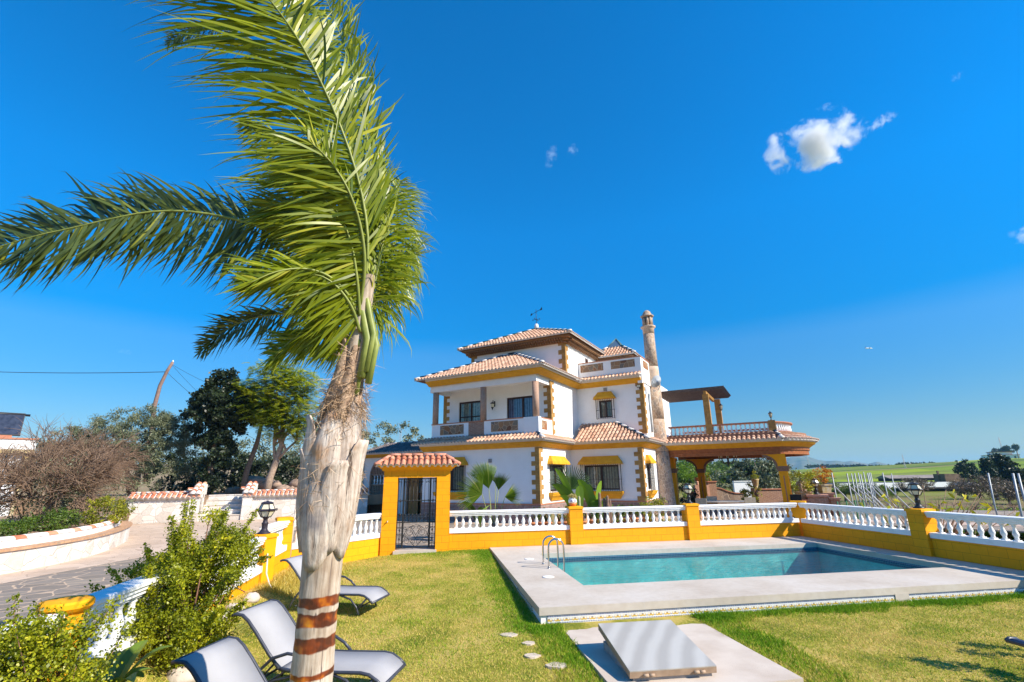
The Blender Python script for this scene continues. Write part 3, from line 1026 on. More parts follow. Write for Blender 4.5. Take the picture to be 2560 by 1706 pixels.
# scroll-sided corner pillar
t = thing('wall_pillar', 'scroll sided yellow corner pillar in the far corner of the pool', 'pillar', g3(12.82, 0.02), HX - PI / 4, 'yellow pillars of the garden wall')
m = MB()
m.box(-0.22, 0.22, -0.13, 0.13, -0.4, 0.44)
prof = [(0.15, 0.44), (0.13, 0.50), (0.16, 0.56), (0.15, 0.60), (0.22, 0.66), (0.27, 0.74), (0.28, 0.82), (0.25, 0.90), (0.19, 0.96), (0.21, 1.0), (0.17, 1.06)]
pl = [(r, z) for r, z in prof] + [(-r, z) for r, z in reversed(prof)]
vs = [(x, -0.13, z) for x, z in pl] + [(x, 0.13, z) for x, z in pl]
n = len(pl)
m.add(vs, [tuple(range(n)), tuple(range(2 * n - 1, n - 1, -1))] + [(i, i + n, (i + 1) % n + n, (i + 1) % n) for i in range(n)])
m.build('shaft', 'ypaint', t)
m = MB()
m.box(-0.24, 0.24, -0.18, 0.18, 1.06, 1.15)
m.build('cap', 'ypaint', t)
# round topped pillar low left
t = thing('wall_pillar', 'round topped yellow pillar at the lower left between two balustrades', 'pillar', g3(-3.56, -10.50), HX, 'yellow pillars of the garden wall')
m = MB()
m.lathe([(0.15, -0.5), (0.15, 0.90), (0.19, 0.93), (0.215, 0.96), (0.215, 1.0), (0.20, 1.02), (0.1, 1.03)], 24, (0, 0, 0), sm=False)
m.build('shaft', 'ypaint', t)


def lantern(p, label, s=1.0, rz=0.0, mat='iron'):
    t = thing('pillar_lantern', label, 'lantern', p, rz, 'black lanterns on the pillars')
    m = MB()
    m.lathe([(0.135 * s, 0), (0.135 * s, 0.02 * s), (0.10 * s, 0.04 * s), (0.075 * s, 0.07 * s), (0.06 * s, 0.10 * s), (0.065 * s, 0.20 * s), (0.075 * s, 0.215 * s), (0.05 * s, 0.24 * s), (0.045 * s, 0.30 * s), (0.07 * s, 0.33 * s), (0.09 * s, 0.345 * s)], 12)
    m.build('stem', mat, t)
    # glass: lower flared part and upper roof panes
    m = MB()
    m.lathe([(0.095 * s, 0.35 * s), (0.175 * s, 0.48 * s), (0.172 * s, 0.495 * s), (0.105 * s, 0.625 * s)], 6, sm=False)
    m.build('glass_pane', 'lampglass', t)
    m = MB()
    for k in range(6):
        a = 2 * PI * k / 6
        c_, s_ = math.cos(a), math.sin(a)
        m.tube([(0.10 * s * c_, 0.10 * s * s_, 0.345 * s), (0.182 * s * c_, 0.182 * s * s_, 0.485 * s), (0.11 * s * c_, 0.11 * s * s_, 0.63 * s)], 0.009 * s, 5)
        m.tube([(0.20 * s * c_, 0.20 * s * s_, 0.475 * s), (0.215 * s * c_, 0.215 * s * s_, 0.50 * s), (0.20 * s * c_, 0.20 * s * s_, 0.525 * s)], 0.014 * s, 5)
    ring = lambda r, z0, z1: m.lathe([(r * s, z0 * s), ((r + 0.018) * s, (z0 + z1) / 2 * s), (r * s, z1 * s)], 6, sm=False)
    ring(0.180, 0.465, 0.515)
    ring(0.098, 0.335, 0.36)
    m.lathe([(0.125 * s, 0.62 * s), (0.13 * s, 0.64 * s), (0.09 * s, 0.665 * s), (0.03 * s, 0.675 * s), (0.02 * s, 0.69 * s)], 6, sm=False)
    m.build('cage', mat, t)
    return t


lantern(g3(8.64, 0, 1.16), 'black lantern with cream glass on the back wall pillar', 0.97, HX + 0.3)
lantern(g3(12.75, -4.57, 1.16), 'black lantern on the right hand wall in front of the field', 0.97, HX + 0.2)
lantern(g3(-3.72, -4.28, 0.99), 'large dark lantern beside the big bush at the left', 1.0, HX + 0.1, simple('violet_black_iron', (0.035, 0.03, 0.045), (0.025, 0.02, 0.03), 20, 0.5))


# ------------------------------------------------------------------ barrel tile roofs
def roof_tiles(mb, O, sdir, tdir, poly, sp=0.21, row=0.36, r=0.082, tile=0, mortar=1, pan=2, seg=5, lift=0.03, eave=True, rng=random):
    """half-barrel tiles on a roof plane. O eave origin, sdir along the eave, tdir up the slope, poly = convex outline in (s,t)"""
    O, s, t = Vector(O), Vector(sdir).normalized(), Vector(tdir).normalized()
    n = s.cross(t)
    if n.z < 0:
        n = -n
    mb.add([O + s * a + t * b for a, b in poly], [tuple(range(len(poly)))], pan)
    mb.add([O + s * a + t * b - n * 0.06 for a, b in poly], [tuple(range(len(poly)))], pan)
    k = len(poly)
    vs = [O + s * a + t * b for a, b in poly] + [O + s * a + t * b - n * 0.06 for a, b in poly]
    mb.add(vs, [(i, (i + 1) % k, (i + 1) % k + k, i + k) for i in range(k)], mortar)
    smin, smax = min(p[0] for p in poly), max(p[0] for p in poly)
    cnt = max(1, int(round((smax - smin) / sp)))
    st = (smax - smin) / cnt
    for c in range(cnt):
        x = smin + (c + 0.5) * st
        ts = []
        for i in range(k):
            (a0, b0), (a1, b1) = poly[i], poly[(i + 1) % k]
            if (a0 - x) * (a1 - x) <= 0 and abs(a1 - a0) > 1e-6:
                ts.append(b0 + (b1 - b0) * (x - a0) / (a1 - a0))
        if len(ts) < 2:
            continue
        t0, t1 = min(ts), max(ts)
        if t1 - t0 < 0.05:
            continue
        y = t0 - (0.05 if eave else 0)
        first = True
        while y < t1 - 0.02:
            y1 = min(y + row + 0.03, t1 + 0.02)
            tone = min(1, max(0, rng.gauss(0.5, 0.22)))
            ra, rb = r * (1.0 + 0.04 * rng.uniform(-1, 1)), r * 0.86
            vs, fs = [], []
            for yy, rr_, h in ((y, ra, lift + 0.012), (y1, rb, lift - 0.006)):
                for q in range(seg + 1):
                    a = PI * q / seg
                    vs.append(O + s * (x - rr_ * math.cos(a)) + t * yy + n * (h - lift + rr_ * math.sin(a)))
            for q in range(seg):
                fs.append((q, q + 1, seg + 2 + q, seg + 1 + q))
            mb.add(vs, fs, tile, True, None, tone)
            if first and eave:
                # mortar plug and thin clay rim at the eave end
                pv = [O + s * (x - ra * 0.80 * math.cos(PI * q / seg)) + t * (y + 0.03) + n * (0.008 + ra * 0.80 * math.sin(PI * q / seg)) for q in range(seg + 1)]
                mb.add(pv, [tuple(range(seg + 1))], mortar)
                ov = [O + s * (x - ra * math.cos(PI * q / seg)) + t * y + n * (0.012 + ra * math.sin(PI * q / seg)) for q in range(seg + 1)]
                iv = [O + s * (x - ra * 0.80 * math.cos(PI * q / seg)) + t * y + n * (0.012 + ra * 0.80 * math.sin(PI * q / seg)) for q in range(seg + 1)]
                mb.add(ov + iv, [(q, q + 1, seg + 2 + q, seg + 1 + q) for q in range(seg)], mortar)
                # under tile showing between the covers: white scallop
                uv = [O + s * (x + st / 2 + ra * 0.62 * math.cos(PI * q / seg)) + t * (y + 0.01) + n * (-0.002 - ra * 0.7 * math.sin(PI * q / seg)) for q in range(seg + 1)]
                mb.add(uv, [tuple(range(seg + 1))], mortar)
                first = False
            y += row


def ridge_tiles(name, pts, parent, mats=('mortar', 'navy'), r=0.10, step=0.34, lift=0.03):
    """alternating ridge or hip tiles along a polyline"""
    m = MB()
    k = 0
    for a, b in zip(pts[:-1], pts[1:]):
        a, b = Vector(a), Vector(b)
        d = b - a
        L = d.length
        d.normalize()
        side = d.cross(Vector((0, 0, 1))).normalized()
        up = side.cross(d)
        n = max(1, int(round(L / step)))
        for i in range(n):
            p, q = a + d * (L * i / n - 0.02), a + d * (L * (i + 1) / n + 0.02)
            vs, fs = [], []
            for pp_, rr_, h in ((p, r, 0.012), (q, r * 0.88, -0.005)):
                for s_ in range(7):
                    an = PI * s_ / 6
                    vs.append(pp_ + side * (rr_ * math.cos(an)) + up * (h + lift + rr_ * 0.8 * math.sin(an)))
            fs = [(s_, s_ + 1, s_ + 8, s_ + 7) for s_ in range(6)] + [tuple(range(6, -1, -1)), tuple(range(7, 14))]
            m.add(vs, fs, k % len(mats), True)
            k += 1
    return m.build(name, list(mats), parent)


# ------------------------------------------------------------------ gate arch
ga = thing('gate_arch', 'bright yellow gateway with a small red tiled roof', 'gateway', g3(0, 0), HX)
m = MB()
m.box(-1.61, -1.18, -0.22, 0.22, -0.5, 2.14)
m.box(0.03, 0.45, -0.22, 0.22, -0.5, 2.14)
m.box(-1.61, 0.45, -0.22, 0.22, 2.14, 2.36)
m.build('frame', 'yblock', ga)
m = MB()
ring = [(-1.61, -0.22), (-1.61, 0.22), (0.45, 0.22), (0.45, -0.22)]
m.sweep(list(reversed(ring)), [(0, 2.345), (0.05, 2.345), (0.07, 2.40), (0.10, 2.41), (0.16, 2.47), (0.19, 2.47), (0.19, 2.515), (0, 2.515)], True)
m.build('cornice', 'ypaint', ga)
m = MB()
ex0, ex1, ey = -1.85, 0.69, 0.42
rz0, rz1 = 2.52, 2.80
m.box(-1.78, 0.62, -0.38, 0.38, 2.515, 2.53, 2)
sl = math.hypot(ey, rz1 - rz0)
L = ex1 - ex0
hp_ = 0.40
roof_tiles(m, (ex0, -ey, rz0), (1, 0, 0), (0, ey, rz1 - rz0), [(0, 0), (L, 0), (L - hp_, sl), (hp_, sl)], sp=0.185, row=0.30, r=0.074)
roof_tiles(m, (ex1, ey, rz0), (-1, 0, 0), (0, -ey, rz1 - rz0), [(0, 0), (L, 0), (L - hp_, sl), (hp_, sl)], sp=0.185, row=0.30, r=0.074)
sl2 = math.hypot(hp_, rz1 - rz0)
roof_tiles(m, (ex1, -ey, rz0), (0, 1, 0), (-hp_, 0, rz1 - rz0), [(0, 0), (2 * ey, 0), (ey, sl2)], sp=0.185, row=0.30, r=0.074)
roof_tiles(m, (ex0, ey, rz0), (0, -1, 0), (hp_, 0, rz1 - rz0), [(0, 0), (2 * ey, 0), (ey, sl2)], sp=0.185, row=0.30, r=0.074)
rf = m.build('roof', ['tilered', 'mortar', 'pan'], ga)
hr_ = simple('red_ridge_tile', (0.66, 0.30, 0.20), (0.5, 0.2, 0.12), 8, 0.8)
MT['redridge'] = hr_
ridge_tiles('ridge_tiles', [(ex0 + hp_, 0, rz1), (ex1 - hp_, 0, rz1)], rf, ('redridge',), 0.085)
ridge_tiles('ridge_tiles', [(ex0, -ey, rz0), (ex0 + hp_, 0, rz1)], rf, ('redridge',), 0.075)
ridge_tiles('ridge_tiles', [(ex1, -ey, rz0), (ex1 - hp_, 0, rz1)], rf, ('redridge',), 0.075)
m = MB()
m.box(-1.22, 0.07, -0.3, 0.25, -0.3, 0.012)
m.build('threshold', 'coping', ga)

# wrought iron gate
ig = thing('iron_gate', 'black wrought iron gate with scrollwork inside the yellow gateway', 'gate', g3(-0.575, -0.02, 0.02), HX)
m = MB()
for x in (-0.59, -0.41, 0.41, 0.59):
    m.box(x - 0.016, x + 0.016, -0.016, 0.016, 0.03, 2.10)
for x in (-0.41, 0.41):
    m.box(x - 0.028, x + 0.028, -0.022, 0.022, 0.03, 2.105)
for z in (0.04, 0.78, 1.42, 2.08):
    m.box(-0.60, 0.60, -0.012, 0.012, z - 0.014, z + 0.014)
m.build('frame', 'iron', ig)
m = MB()
for k in range(7):
    x = -0.41 + 0.82 * (k + 0.5) / 7
    m.tube([(x, 0, 0.78), (x, 0, 2.08)], 0.008, 5)
    for z in (1.0, 1.42):
        m.lathe([(0.008, z - 0.04), (0.022, z), (0.008, z + 0.04)], 6, (x, 0, 0))
for x in (-0.5, 0.5):
    m.tube([(x, 0, 0.04), (x, 0, 2.08)], 0.009, 5)
    for z in (0.3, 0.55, 1.0, 1.42):
        m.lathe([(0.009, z - 0.05), (0.028, z), (0.009, z + 0.05)], 6, (x, 0, 0))
m.build('bars', 'iron', ig)


def spiral(mb, cx, cz, r0, turns, a0, sgn, tail=None, rad=0.0075):
    pts = []
    n = int(turns * 14)
    for i in range(n + 1):
        u = i / n
        r = r0 * (1 - 0.82 * u)
        a = a0 + sgn * u * turns * 2 * PI
        pts.append((cx + r * math.cos(a), 0, cz + r * math.sin(a)))
    if tail:
        pts = [(tail[0], 0, tail[1])] + pts
    mb.tube(pts, rad, 5)


m = MB()
for sx in (-1, 1):
    spiral(m, sx * 0.20, 0.50, 0.14, 1.4, PI / 2, sx, (0.0, 0.30))
    spiral(m, sx * 0.28, 0.24, 0.10, 1.3, PI / 2 if sx > 0 else PI / 2, sx, (sx * 0.05, 0.10))
    spiral(m, sx * 0.10, 0.22, 0.08, 1.3, -PI / 2, -sx, (0.0, 0.08))
    spiral(m, sx * 0.08, 0.62, 0.07, 1.2, -PI / 2, sx, (0.0, 0.40))
    spiral(m, sx * 0.33, 0.62, 0.06, 1.2, 0, sx, (sx * 0.36, 0.40))
    spiral(m, sx * 0.34, 0.40, 0.05, 1.2, 0, -sx, (sx * 0.38, 0.2))
    m.tube([(sx * 0.40 * math.cos(a), 0, 0.20 + 0.50 * math.sin(a)) for a in np.linspace(0, PI / 2, 10)], 0.008, 5)
    for z in (0.15, 0.42, 0.62):
        spiral(m, sx * 0.46, z, 0.035, 1.1, 0, 1)
        spiral(m, sx * 0.545, z, 0.035, 1.1, PI, -1)
for k in range(9):
    x = -0.40 + 0.8 * (k + 0.5) / 9
    for z0, r in ((0.86, 0.042), (0.95, 0.038)):
        m.tube([(x + r * math.cos(a), 0, z0 + r * math.sin(a)) for a in np.linspace(0, 2 * PI, 11)], 0.006, 4)
for k in range(6):
    x = -0.55 + 1.1 * k / 5
    spiral(m, x - 0.04, 1.98, 0.035, 1.0, 0, 1)
    spiral(m, x + 0.04, 1.98, 0.035, 1.0, PI, -1)
m.build('scrollwork', 'iron', ig)
# low metal spout with its thin shadow on the left post
m = MB()
m.tube([(0, 0, 0), (0, -0.06, 0)], 0.02, 8)
m.tube([(0, -0.06, 0), (-0.0, -0.10, -0.03)], 0.012, 6)
tag(m.build('garden_tap', simple('brass', (0.6, 0.5, 0.4), (0.5, 0.4, 0.3), 10, 0.4, metal=0.6), None, g3(-1.43, -0.22, 0.86), HX), 'small garden tap on the left post of the gateway', 'tap')

# ================================================================== THE VILLA
house = thing('villa', 'white two storey villa with ochre trim, tiled roofs and a tower', 'house', C0, HU)
FRONT = lambda b: Matrix(((1, 0, 0, 0), (0, 1, 0, b), (0, 0, 1, 0), (0, 0, 0, 1)))
SIDE = lambda a: Matrix(((0, -1, 0, a), (1, 0, 0, 0), (0, 0, 1, 0), (0, 0, 0, 1)))


def wall_face(mb, M, x0, x1, z0, z1, holes=(), depth=0.14, mi=0):
    xs = sorted({x0, x1, *[h[0] for h in holes], *[h[1] for h in holes]})
    zs = sorted({z0, z1, *[h[2] for h in holes], *[h[3] for h in holes]})
    for xa, xb in zip(xs[:-1], xs[1:]):
        for za, zb in zip(zs[:-1], zs[1:]):
            cx, cz = (xa + xb) / 2, (za + zb) / 2
            if any(h[0] < cx < h[1] and h[2] < cz < h[3] for h in holes):
                continue
            mb.add([(xa, 0, za), (xb, 0, za), (xb, 0, zb), (xa, 0, zb)], [(0, 1, 2, 3)], mi, False, M)
    for a, b, c, d in holes:
        q = [(a, 0, c), (b, 0, c), (b, 0, d), (a, 0, d)]
        vs = q + [(x, depth, z) for x, y, z in q]
        mb.add(vs, [(0, 4, 5, 1), (1, 5, 6, 2), (2, 6, 7, 3), (3, 7, 4, 0)], mi, False, M)


def curtainmat(name, base, fold, rough=0.06):
    t = NT(name)
    s = t.n('SeparateXYZ', i_0=t.obj())
    al = t.math('ADD', s.outputs[0], s.outputs[1])
    w = t.math('SINE', t.math('MULTIPLY', al, 42.0))
    n = t.noise(9, 3)
    c = t.ramp(t.math('ADD', t.math('MULTIPLY', w, 0.25), t.math('MULTIPLY', n, 1.0)), [(0.3, base), (0.75, fold)])
    t.col(c, rough, 0.8)
    t.set(t.p.inputs['Coat Weight'], 0.6)
    t.set(t.p.inputs['Coat Roughness'], 0.02)
    return t.m


MT['curtain'] = curtainmat('curtained_glass', (0.07, 0.11, 0.10), (0.24, 0.29, 0.25))
MT['blueglass'] = curtainmat('blue_curtained_glass', (0.03, 0.05, 0.10), (0.07, 0.12, 0.22))  # darker, bluer tint than the other curtained panes


def window(parent, M, x0, x1, z0, z1, name='window', panes=2, grille=False, hood=None, sill=False, glass='curtain', y=0.09, bars=0.10, trans=None, cage=0.16):
    m = MB()
    f = 0.07
    m.box(x0, x1, y - 0.03, y + 0.03, z0, z0 + f, 0, M)
    m.box(x0, x1, y - 0.03, y + 0.03, z1 - f * 1.3, z1, 0, M)
    w = (x1 - x0) / panes
    for k in range(panes + 1):
        c = x0 + w * k
        a, b = (c, c + f) if k == 0 else ((c - f, c) if k == panes else (c - f * 0.7, c + f * 0.7))
        m.box(a, b, y - 0.028, y + 0.028, z0 + f, z1 - f * 1.3, 0, M)
    if trans:
        m.box(x0 + f, x1 - f, y - 0.02, y + 0.02, trans - 0.03, trans + 0.03, 0, M)
    wf = m.build(name, 'darkwood', parent)
    m = MB()
    m.add([(x0, y + 0.02, z0), (x1, y + 0.02, z0), (x1, y + 0.02, z1), (x0, y + 0.02, z1)], [(0, 1, 2, 3)], 0, False, M)
    m.build('pane', glass, wf)
    if grille:
        m = MB()
        gx0, gx1, gz0, gz1 = x0 - 0.14, x1 + 0.14, z0 - 0.06, z1 + 0.10
        n = max(4, int((gx1 - gx0) / bars))
        for k in range(n + 1):
            x = gx0 + (gx1 - gx0) * k / n
            m.box(x - 0.008, x + 0.008, -cage - 0.008, -cage + 0.008, gz0, gz1, 0, M)
        for z in (gz0, gz0 + (gz1 - gz0) * 0.42, gz1):
            m.box(gx0, gx1, -cage - 0.012, -cage + 0.012, z - 0.009, z + 0.009, 0, M)
            for x in (gx0, gx1):
                m.box(x - 0.01, x + 0.01, -cage, 0.0, z - 0.009, z + 0.009, 0, M)
        for x in (gx0, gx1):
            m.box(x - 0.008, x + 0.008, -cage / 2 - 0.008, -cage / 2 + 0.008, gz0, gz1, 0, M)
        m.build('grille', 'iron', wf)
    if hood:
        hb, ht = hood
        m = MB()
        pr = [(0.0, 0.30), (0.25, 0.28), (0.55, 0.20), (0.85, 0.13), (1.0, 0.11)]
        n = len(pr)
        vs = []
        for u, o in pr:
            z = hb + (ht - hb) * u
            g = (o - 0.11) * 1.15
            vs += [(x0 - 0.02 - g, 0.01, z), (x0 - 0.02 - g, -o, z), (x1 + 0.02 + g, -o, z), (x1 + 0.02 + g, 0.01, z)]
        fs = []
        for k in range(n - 1):
            b = k * 4
            fs += [(b + i, b + i + 1, b + i + 5, b + i + 4) for i in range(3)]
        e = (n - 1) * 4
        fs += [(e, e + 1, e + 2, e + 3), (3, 2, 1, 0)]
        m.add(vs, fs, 0, False, M)
        m.box(x0 - 0.26, x1 + 0.26, -0.315, 0.0, hb - 0.035, hb, 0, M)
        m.build('hood', 'ytrim', wf)
    if sill:
        m = MB()
        zt = z0 - 0.06
        m.box(x0 - 0.2, x1 + 0.2, -0.26, 0.0, zt - 0.05, zt, 0, M)
        pr = [(0.0, 0.24), (0.3, 0.21), (0.6, 0.13), (0.9, 0.08), (1.0, 0.07)]
        vs = []
        for u, o in pr:
            z = zt - 0.05 - 0.32 * u
            g = (o - 0.07) * 1.1
            vs += [(x0 - 0.02 - g, 0.01, z), (x0 - 0.02 - g, -o, z), (x1 + 0.02 + g, -o, z), (x1 + 0.02 + g, 0.01, z)]
        fs = []
        for k in range(len(pr) - 1):
            b = k * 4
            fs += [(b + i, b + i + 1, b + i + 5, b + i + 4) for i in range(3)]
        e = (len(pr) - 1) * 4
        fs += [(e, e + 1, e + 2, e + 3), (3, 2, 1, 0)]
        m.add(vs, fs, 0, False, M)
        m.build('sill', 'ytrim', wf)
    return wf


# walls -----------------------------------------------------------------
LZ = 3.62
m = MB()
wall_face(m, FRONT(0), -7.0, 0.0, -0.2, LZ, [(-5.9, -4.3, 1.48, 2.74)])
wall_face(m, SIDE(0), 0.0, 3.9, -0.2, LZ, [(1.15, 2.85, 1.42, 2.68)])
wall_face(m, FRONT(3.9), 0.0, 3.9, -0.2, LZ, [(0.76, 2.64, 1.42, 2.66)])
wall_face(m, SIDE(3.9), 3.9, 12.0, -0.2, LZ, [(4.62, 5.32, 1.42, 2.68)])
m.box(-6.85, -0.16, 0.16, 12, -0.2, LZ + 0.3)
m.box(-0.16, 3.74, 4.06, 12, -0.2, LZ + 0.3)
wall_face(m, SIDE(-7.0), 0, 12, -0.2, LZ)
m.build('wall', 'white', house).name = 'ground_floor_wall'
m = MB()
wall_face(m, FRONT(1.6), -6.9, 0.0, 3.85, 7.1, [(-5.83, -4.2, 4.05, 6.32), (-2.65, -0.72, 4.05, 6.30)])
wall_face(m, SIDE(0.0), 1.6, 5.3, 3.85, 7.1)
wall_face(m, FRONT(5.3), 0.0, 3.9, 3.85, 7.62, [(1.33, 2.09, 5.28, 6.26)])
wall_face(m, SIDE(3.9), 5.3, 12.0, 3.85, 7.62)
m.box(-6.88, -0.16, 1.76, 12, 3.9, 7.15)
m.box(-0.16, 3.74, 5.46, 12, 3.9, 7.55)
m.box(-7.0, 0.0, -0.10, 1.6, 3.86, 4.03)                    # balcony floor
m.build('upper_floor_wall', 'white', house)
m = MB()
m.box(-6.72, -0.06, 0.06, 0.36, 6.74, 7.12)
m.box(-0.36, -0.06, 0.36, 1.6, 6.74, 7.12)
m.box(-6.72, -6.42, 0.36, 1.6, 6.74, 7.12)
m.box(-6.42, -0.36, 0.36, 1.6, 6.98, 7.1)
m.build('balcony_beam', 'white', house)
m = MB()
m.box(-6.05, 0.25, 3.2, 9.0, 7.3, 9.5)
m.build('tower_wall', 'white', house)
m = MB()
m.box(0.253, 2.35, 8.6, 11.6, 7.2, 9.3)
m.build('stair_tower_wall', 'white', house)

# stone plinth
m = MB()
m.sweep([(-7.0, 0), (0, 0), (0, 3.9), (3.9, 3.9), (3.9, 12)], [(0, -0.2), (0.045, -0.2), (0.045, 0.84), (0, 0.84)])
m.build('stone_plinth', 'plinth', house)
m = MB()
m.sweep([(-7.0, 0), (0, 0), (0, 3.9), (3.9, 3.9), (3.9, 12)], [(0, 0.84), (0.06, 0.84), (0.06, 0.90), (0, 0.90)])
m.build('plinth_cap', 'redcap', house)


def cornice(path, z, parent, scale=1.0):
    m = MB()
    k = scale
    m.sweep(path, [(0, z), (0.07, z), (0.09, z + 0.03), (0.13, z + 0.05), (0.17, z + 0.08), (0.28 * k, z + 0.15), (0.33 * k, z + 0.17), (0.36 * k, z + 0.21), (0.36 * k, z + 0.25), (0, z + 0.25)])
    c = m.build('cornice', 'ytrim', parent)
    m = MB()
    m.sweep(path, [(0, z + 0.25), (0.40 * k, z + 0.25), (0.42 * k, z + 0.34), (0, z + 0.34)])
    m.build('cornice_band', 'mortar', c)
    return c


LP = [(-7.0, 0), (0, 0), (0, 3.9), (3.9, 3.9), (3.9, 9.0)]
cornice(LP, 3.50, house)
UP = [(-6.75, 0.0), (0.06, 0.0), (0.06, 5.3), (3.88, 5.3)]
cornice(UP, 7.06, house)

# lower skirt roofs
ML = ['tile', 'mortar', 'pan']
m = MB()
T = math.hypot(0.62, 0.33)
roof_tiles(m, (-7.45, -0.53, 3.86), (1, 0, 0), (0, 0.62, 0.33), [(0, 0), (7.98, 0), (7.98 - 0.62, T), (0.4, T)])
T2 = math.hypot(0.52, 0.26)
roof_tiles(m, (0.53, -0.53, 3.86), (0, 1, 0), (-0.52, 0, 0.26), [(0, 0), (3.9, 0), (4.4, T2), (0.52, T2)])
s1 = m.build('skirt_roof', ML, house)
m = MB()
dz, run = 1.10, 1.86
T = math.hypot(run, dz)
roof_tiles(m, (0.53, 3.37, 3.86), (1, 0, 0), (0, run, dz), [(0, 0), (3.9, 0), (1.70, T), (-0.35, T)])
T3 = math.hypot(2.22, dz)
roof_tiles(m, (4.43, 3.37, 3.86), (0, 1, 0), (-2.22, 0, dz), [(0, 0), (1.88, 0), (1.88, T3)])
roof_tiles(m, (4.43, 5.25, 3.86), (0, 1, 0), (-0.52, 0, 0.26), [(0, 0), (4.2, 0), (4.2, T2), (0, T2)])
s2 = m.build('skirt_roof', ML, house)
ridge_tiles('hip_tiles', [(4.43, 3.37, 3.88), (2.22, 5.24, 4.98)], s2)
ridge_tiles('hip_tiles', [(0.5, -0.5, 3.88), (-0.05, 0.0, 4.16)], s1)

# wing roof
m = MB()
EZ = 7.43
ax, ay, az = -3.05, 3.2, 9.18
dzr = az - EZ
L = 7.95
xl, yl = -7.33, -0.58
xr = xl + L
roof_tiles(m, (xl, yl, EZ), (1, 0, 0), (0, ay - yl, dzr), [(0, 0), (L, 0), (ax - xl, math.hypot(ay - yl, dzr))])
roof_tiles(m, (xr, yl, EZ), (0, 1, 0), (ax - xr, 0, dzr), [(0, 0), (ay - yl, 0), (ay - yl, math.hypot(ax - xr, dzr))])
roof_tiles(m, (xr, ay, EZ), (0, 1, 0), (ax - xr, 0, dzr), [(0, 0), (4.68 - ay, 0), (4.68 - ay, 0.42), (0, 0.42)])
roof_tiles(m, (xl, ay, EZ), (0, -1, 0), (ax - xl, 0, dzr), [(0, 0), (ay - yl, 0), (0, math.hypot(ax - xl, dzr))])
wr = m.build('wing_roof', ML, house)
ridge_tiles('hip_tiles', [(xl, yl, EZ + 0.02), (ax, ay, az + 0.02)], wr)
ridge_tiles('hip_tiles', [(xr, yl, EZ + 0.02), (ax, ay, az + 0.02)], wr)
m = MB()
roof_tiles(m, (0.62, 4.72, EZ), (1, 0, 0), (0, 0.42, 0.22), [(0, 0), (3.32, 0), (3.32, 0.47), (-0.4, 0.47)])
m.build('skirt_roof', ML, house)


# brick cornice of the towers
def brick_cornice(ring, z, parent, out=0.5, h=0.36):
    m = MB()
    n = 3
    prof = [(0, z)]
    for k in range(n):
        o = out * (k + 0.7) / n
        prof += [(o, z + h * k / n), (o, z + h * (k + 1) / n)]
    prof += [(0, z + h)]
    m.sweep(ring, prof, True)
    for i in range(len(ring)):
        a, b = Vector(ring[i]), Vector(ring[(i + 1) % len(ring)])
        d = b - a
        Ln = d.length
        d.normalize()
        nrm = Vector((d.y, -d.x))
        for row, zz in ((0.30 * out, z + h * 0.02), (0.64 * out, z + h * 0.36)):
            k = int(Ln / 0.16)
            for j in range(k):
                c = a + d * (Ln * (j + 0.5) / k) + nrm * row
                M = Matrix(((d.x, nrm.x, 0, c.x), (d.y, nrm.y, 0, c.y), (0, 0, 1, 0), (0, 0, 0, 1)))
                m.box(-0.04, 0.04, 0.0, out * 0.30, zz, zz + h * 0.24, 0, M)
    return m.build('brick_cornice', 'browncornice', parent)


def hip_roof(x0, x1, y0, y1, z, az, parent, name, mats=ML, apex=None, hips=('mortar', 'greentile'), cut=None, sp=0.21):
    m = MB()
    cx, cy = apex or ((x0 + x1) / 2, (y0 + y1) / 2)
    dz_ = az - z
    f = cut or 1.0
    def trap(Ln, mid, T):
        return [(0, 0), (Ln, 0), (mid, T)] if f >= 1 else [(0, 0), (Ln, 0), (Ln + (mid - Ln) * f, T * f), (mid * f, T * f)]
    roof_tiles(m, (x0, y0, z), (1, 0, 0), (0, cy - y0, dz_), trap(x1 - x0, cx - x0, math.hypot(cy - y0, dz_)), sp=sp)
    roof_tiles(m, (x1, y0, z), (0, 1, 0), (cx - x1, 0, dz_), trap(y1 - y0, cy - y0, math.hypot(cx - x1, dz_)), sp=sp)
    roof_tiles(m, (x1, y1, z), (-1, 0, 0), (0, cy - y1, dz_), trap(x1 - x0, x1 - cx, math.hypot(cy - y1, dz_)), sp=sp)
    roof_tiles(m, (x0, y1, z), (0, -1, 0), (cx - x0, 0, dz_), trap(y1 - y0, y1 - cy, math.hypot(cx - x0, dz_)), sp=sp)
    r = m.build(name, mats, parent)
    for (x, y) in ((x0, y0), (x1, y0), (x1, y1), (x0, y1)):
        p, q = Vector((x, y, z + 0.02)), Vector((cx, cy, az + 0.02))
        ridge_tiles('hip_tiles', [p, p + (q - p) * f], r, hips)
    return r


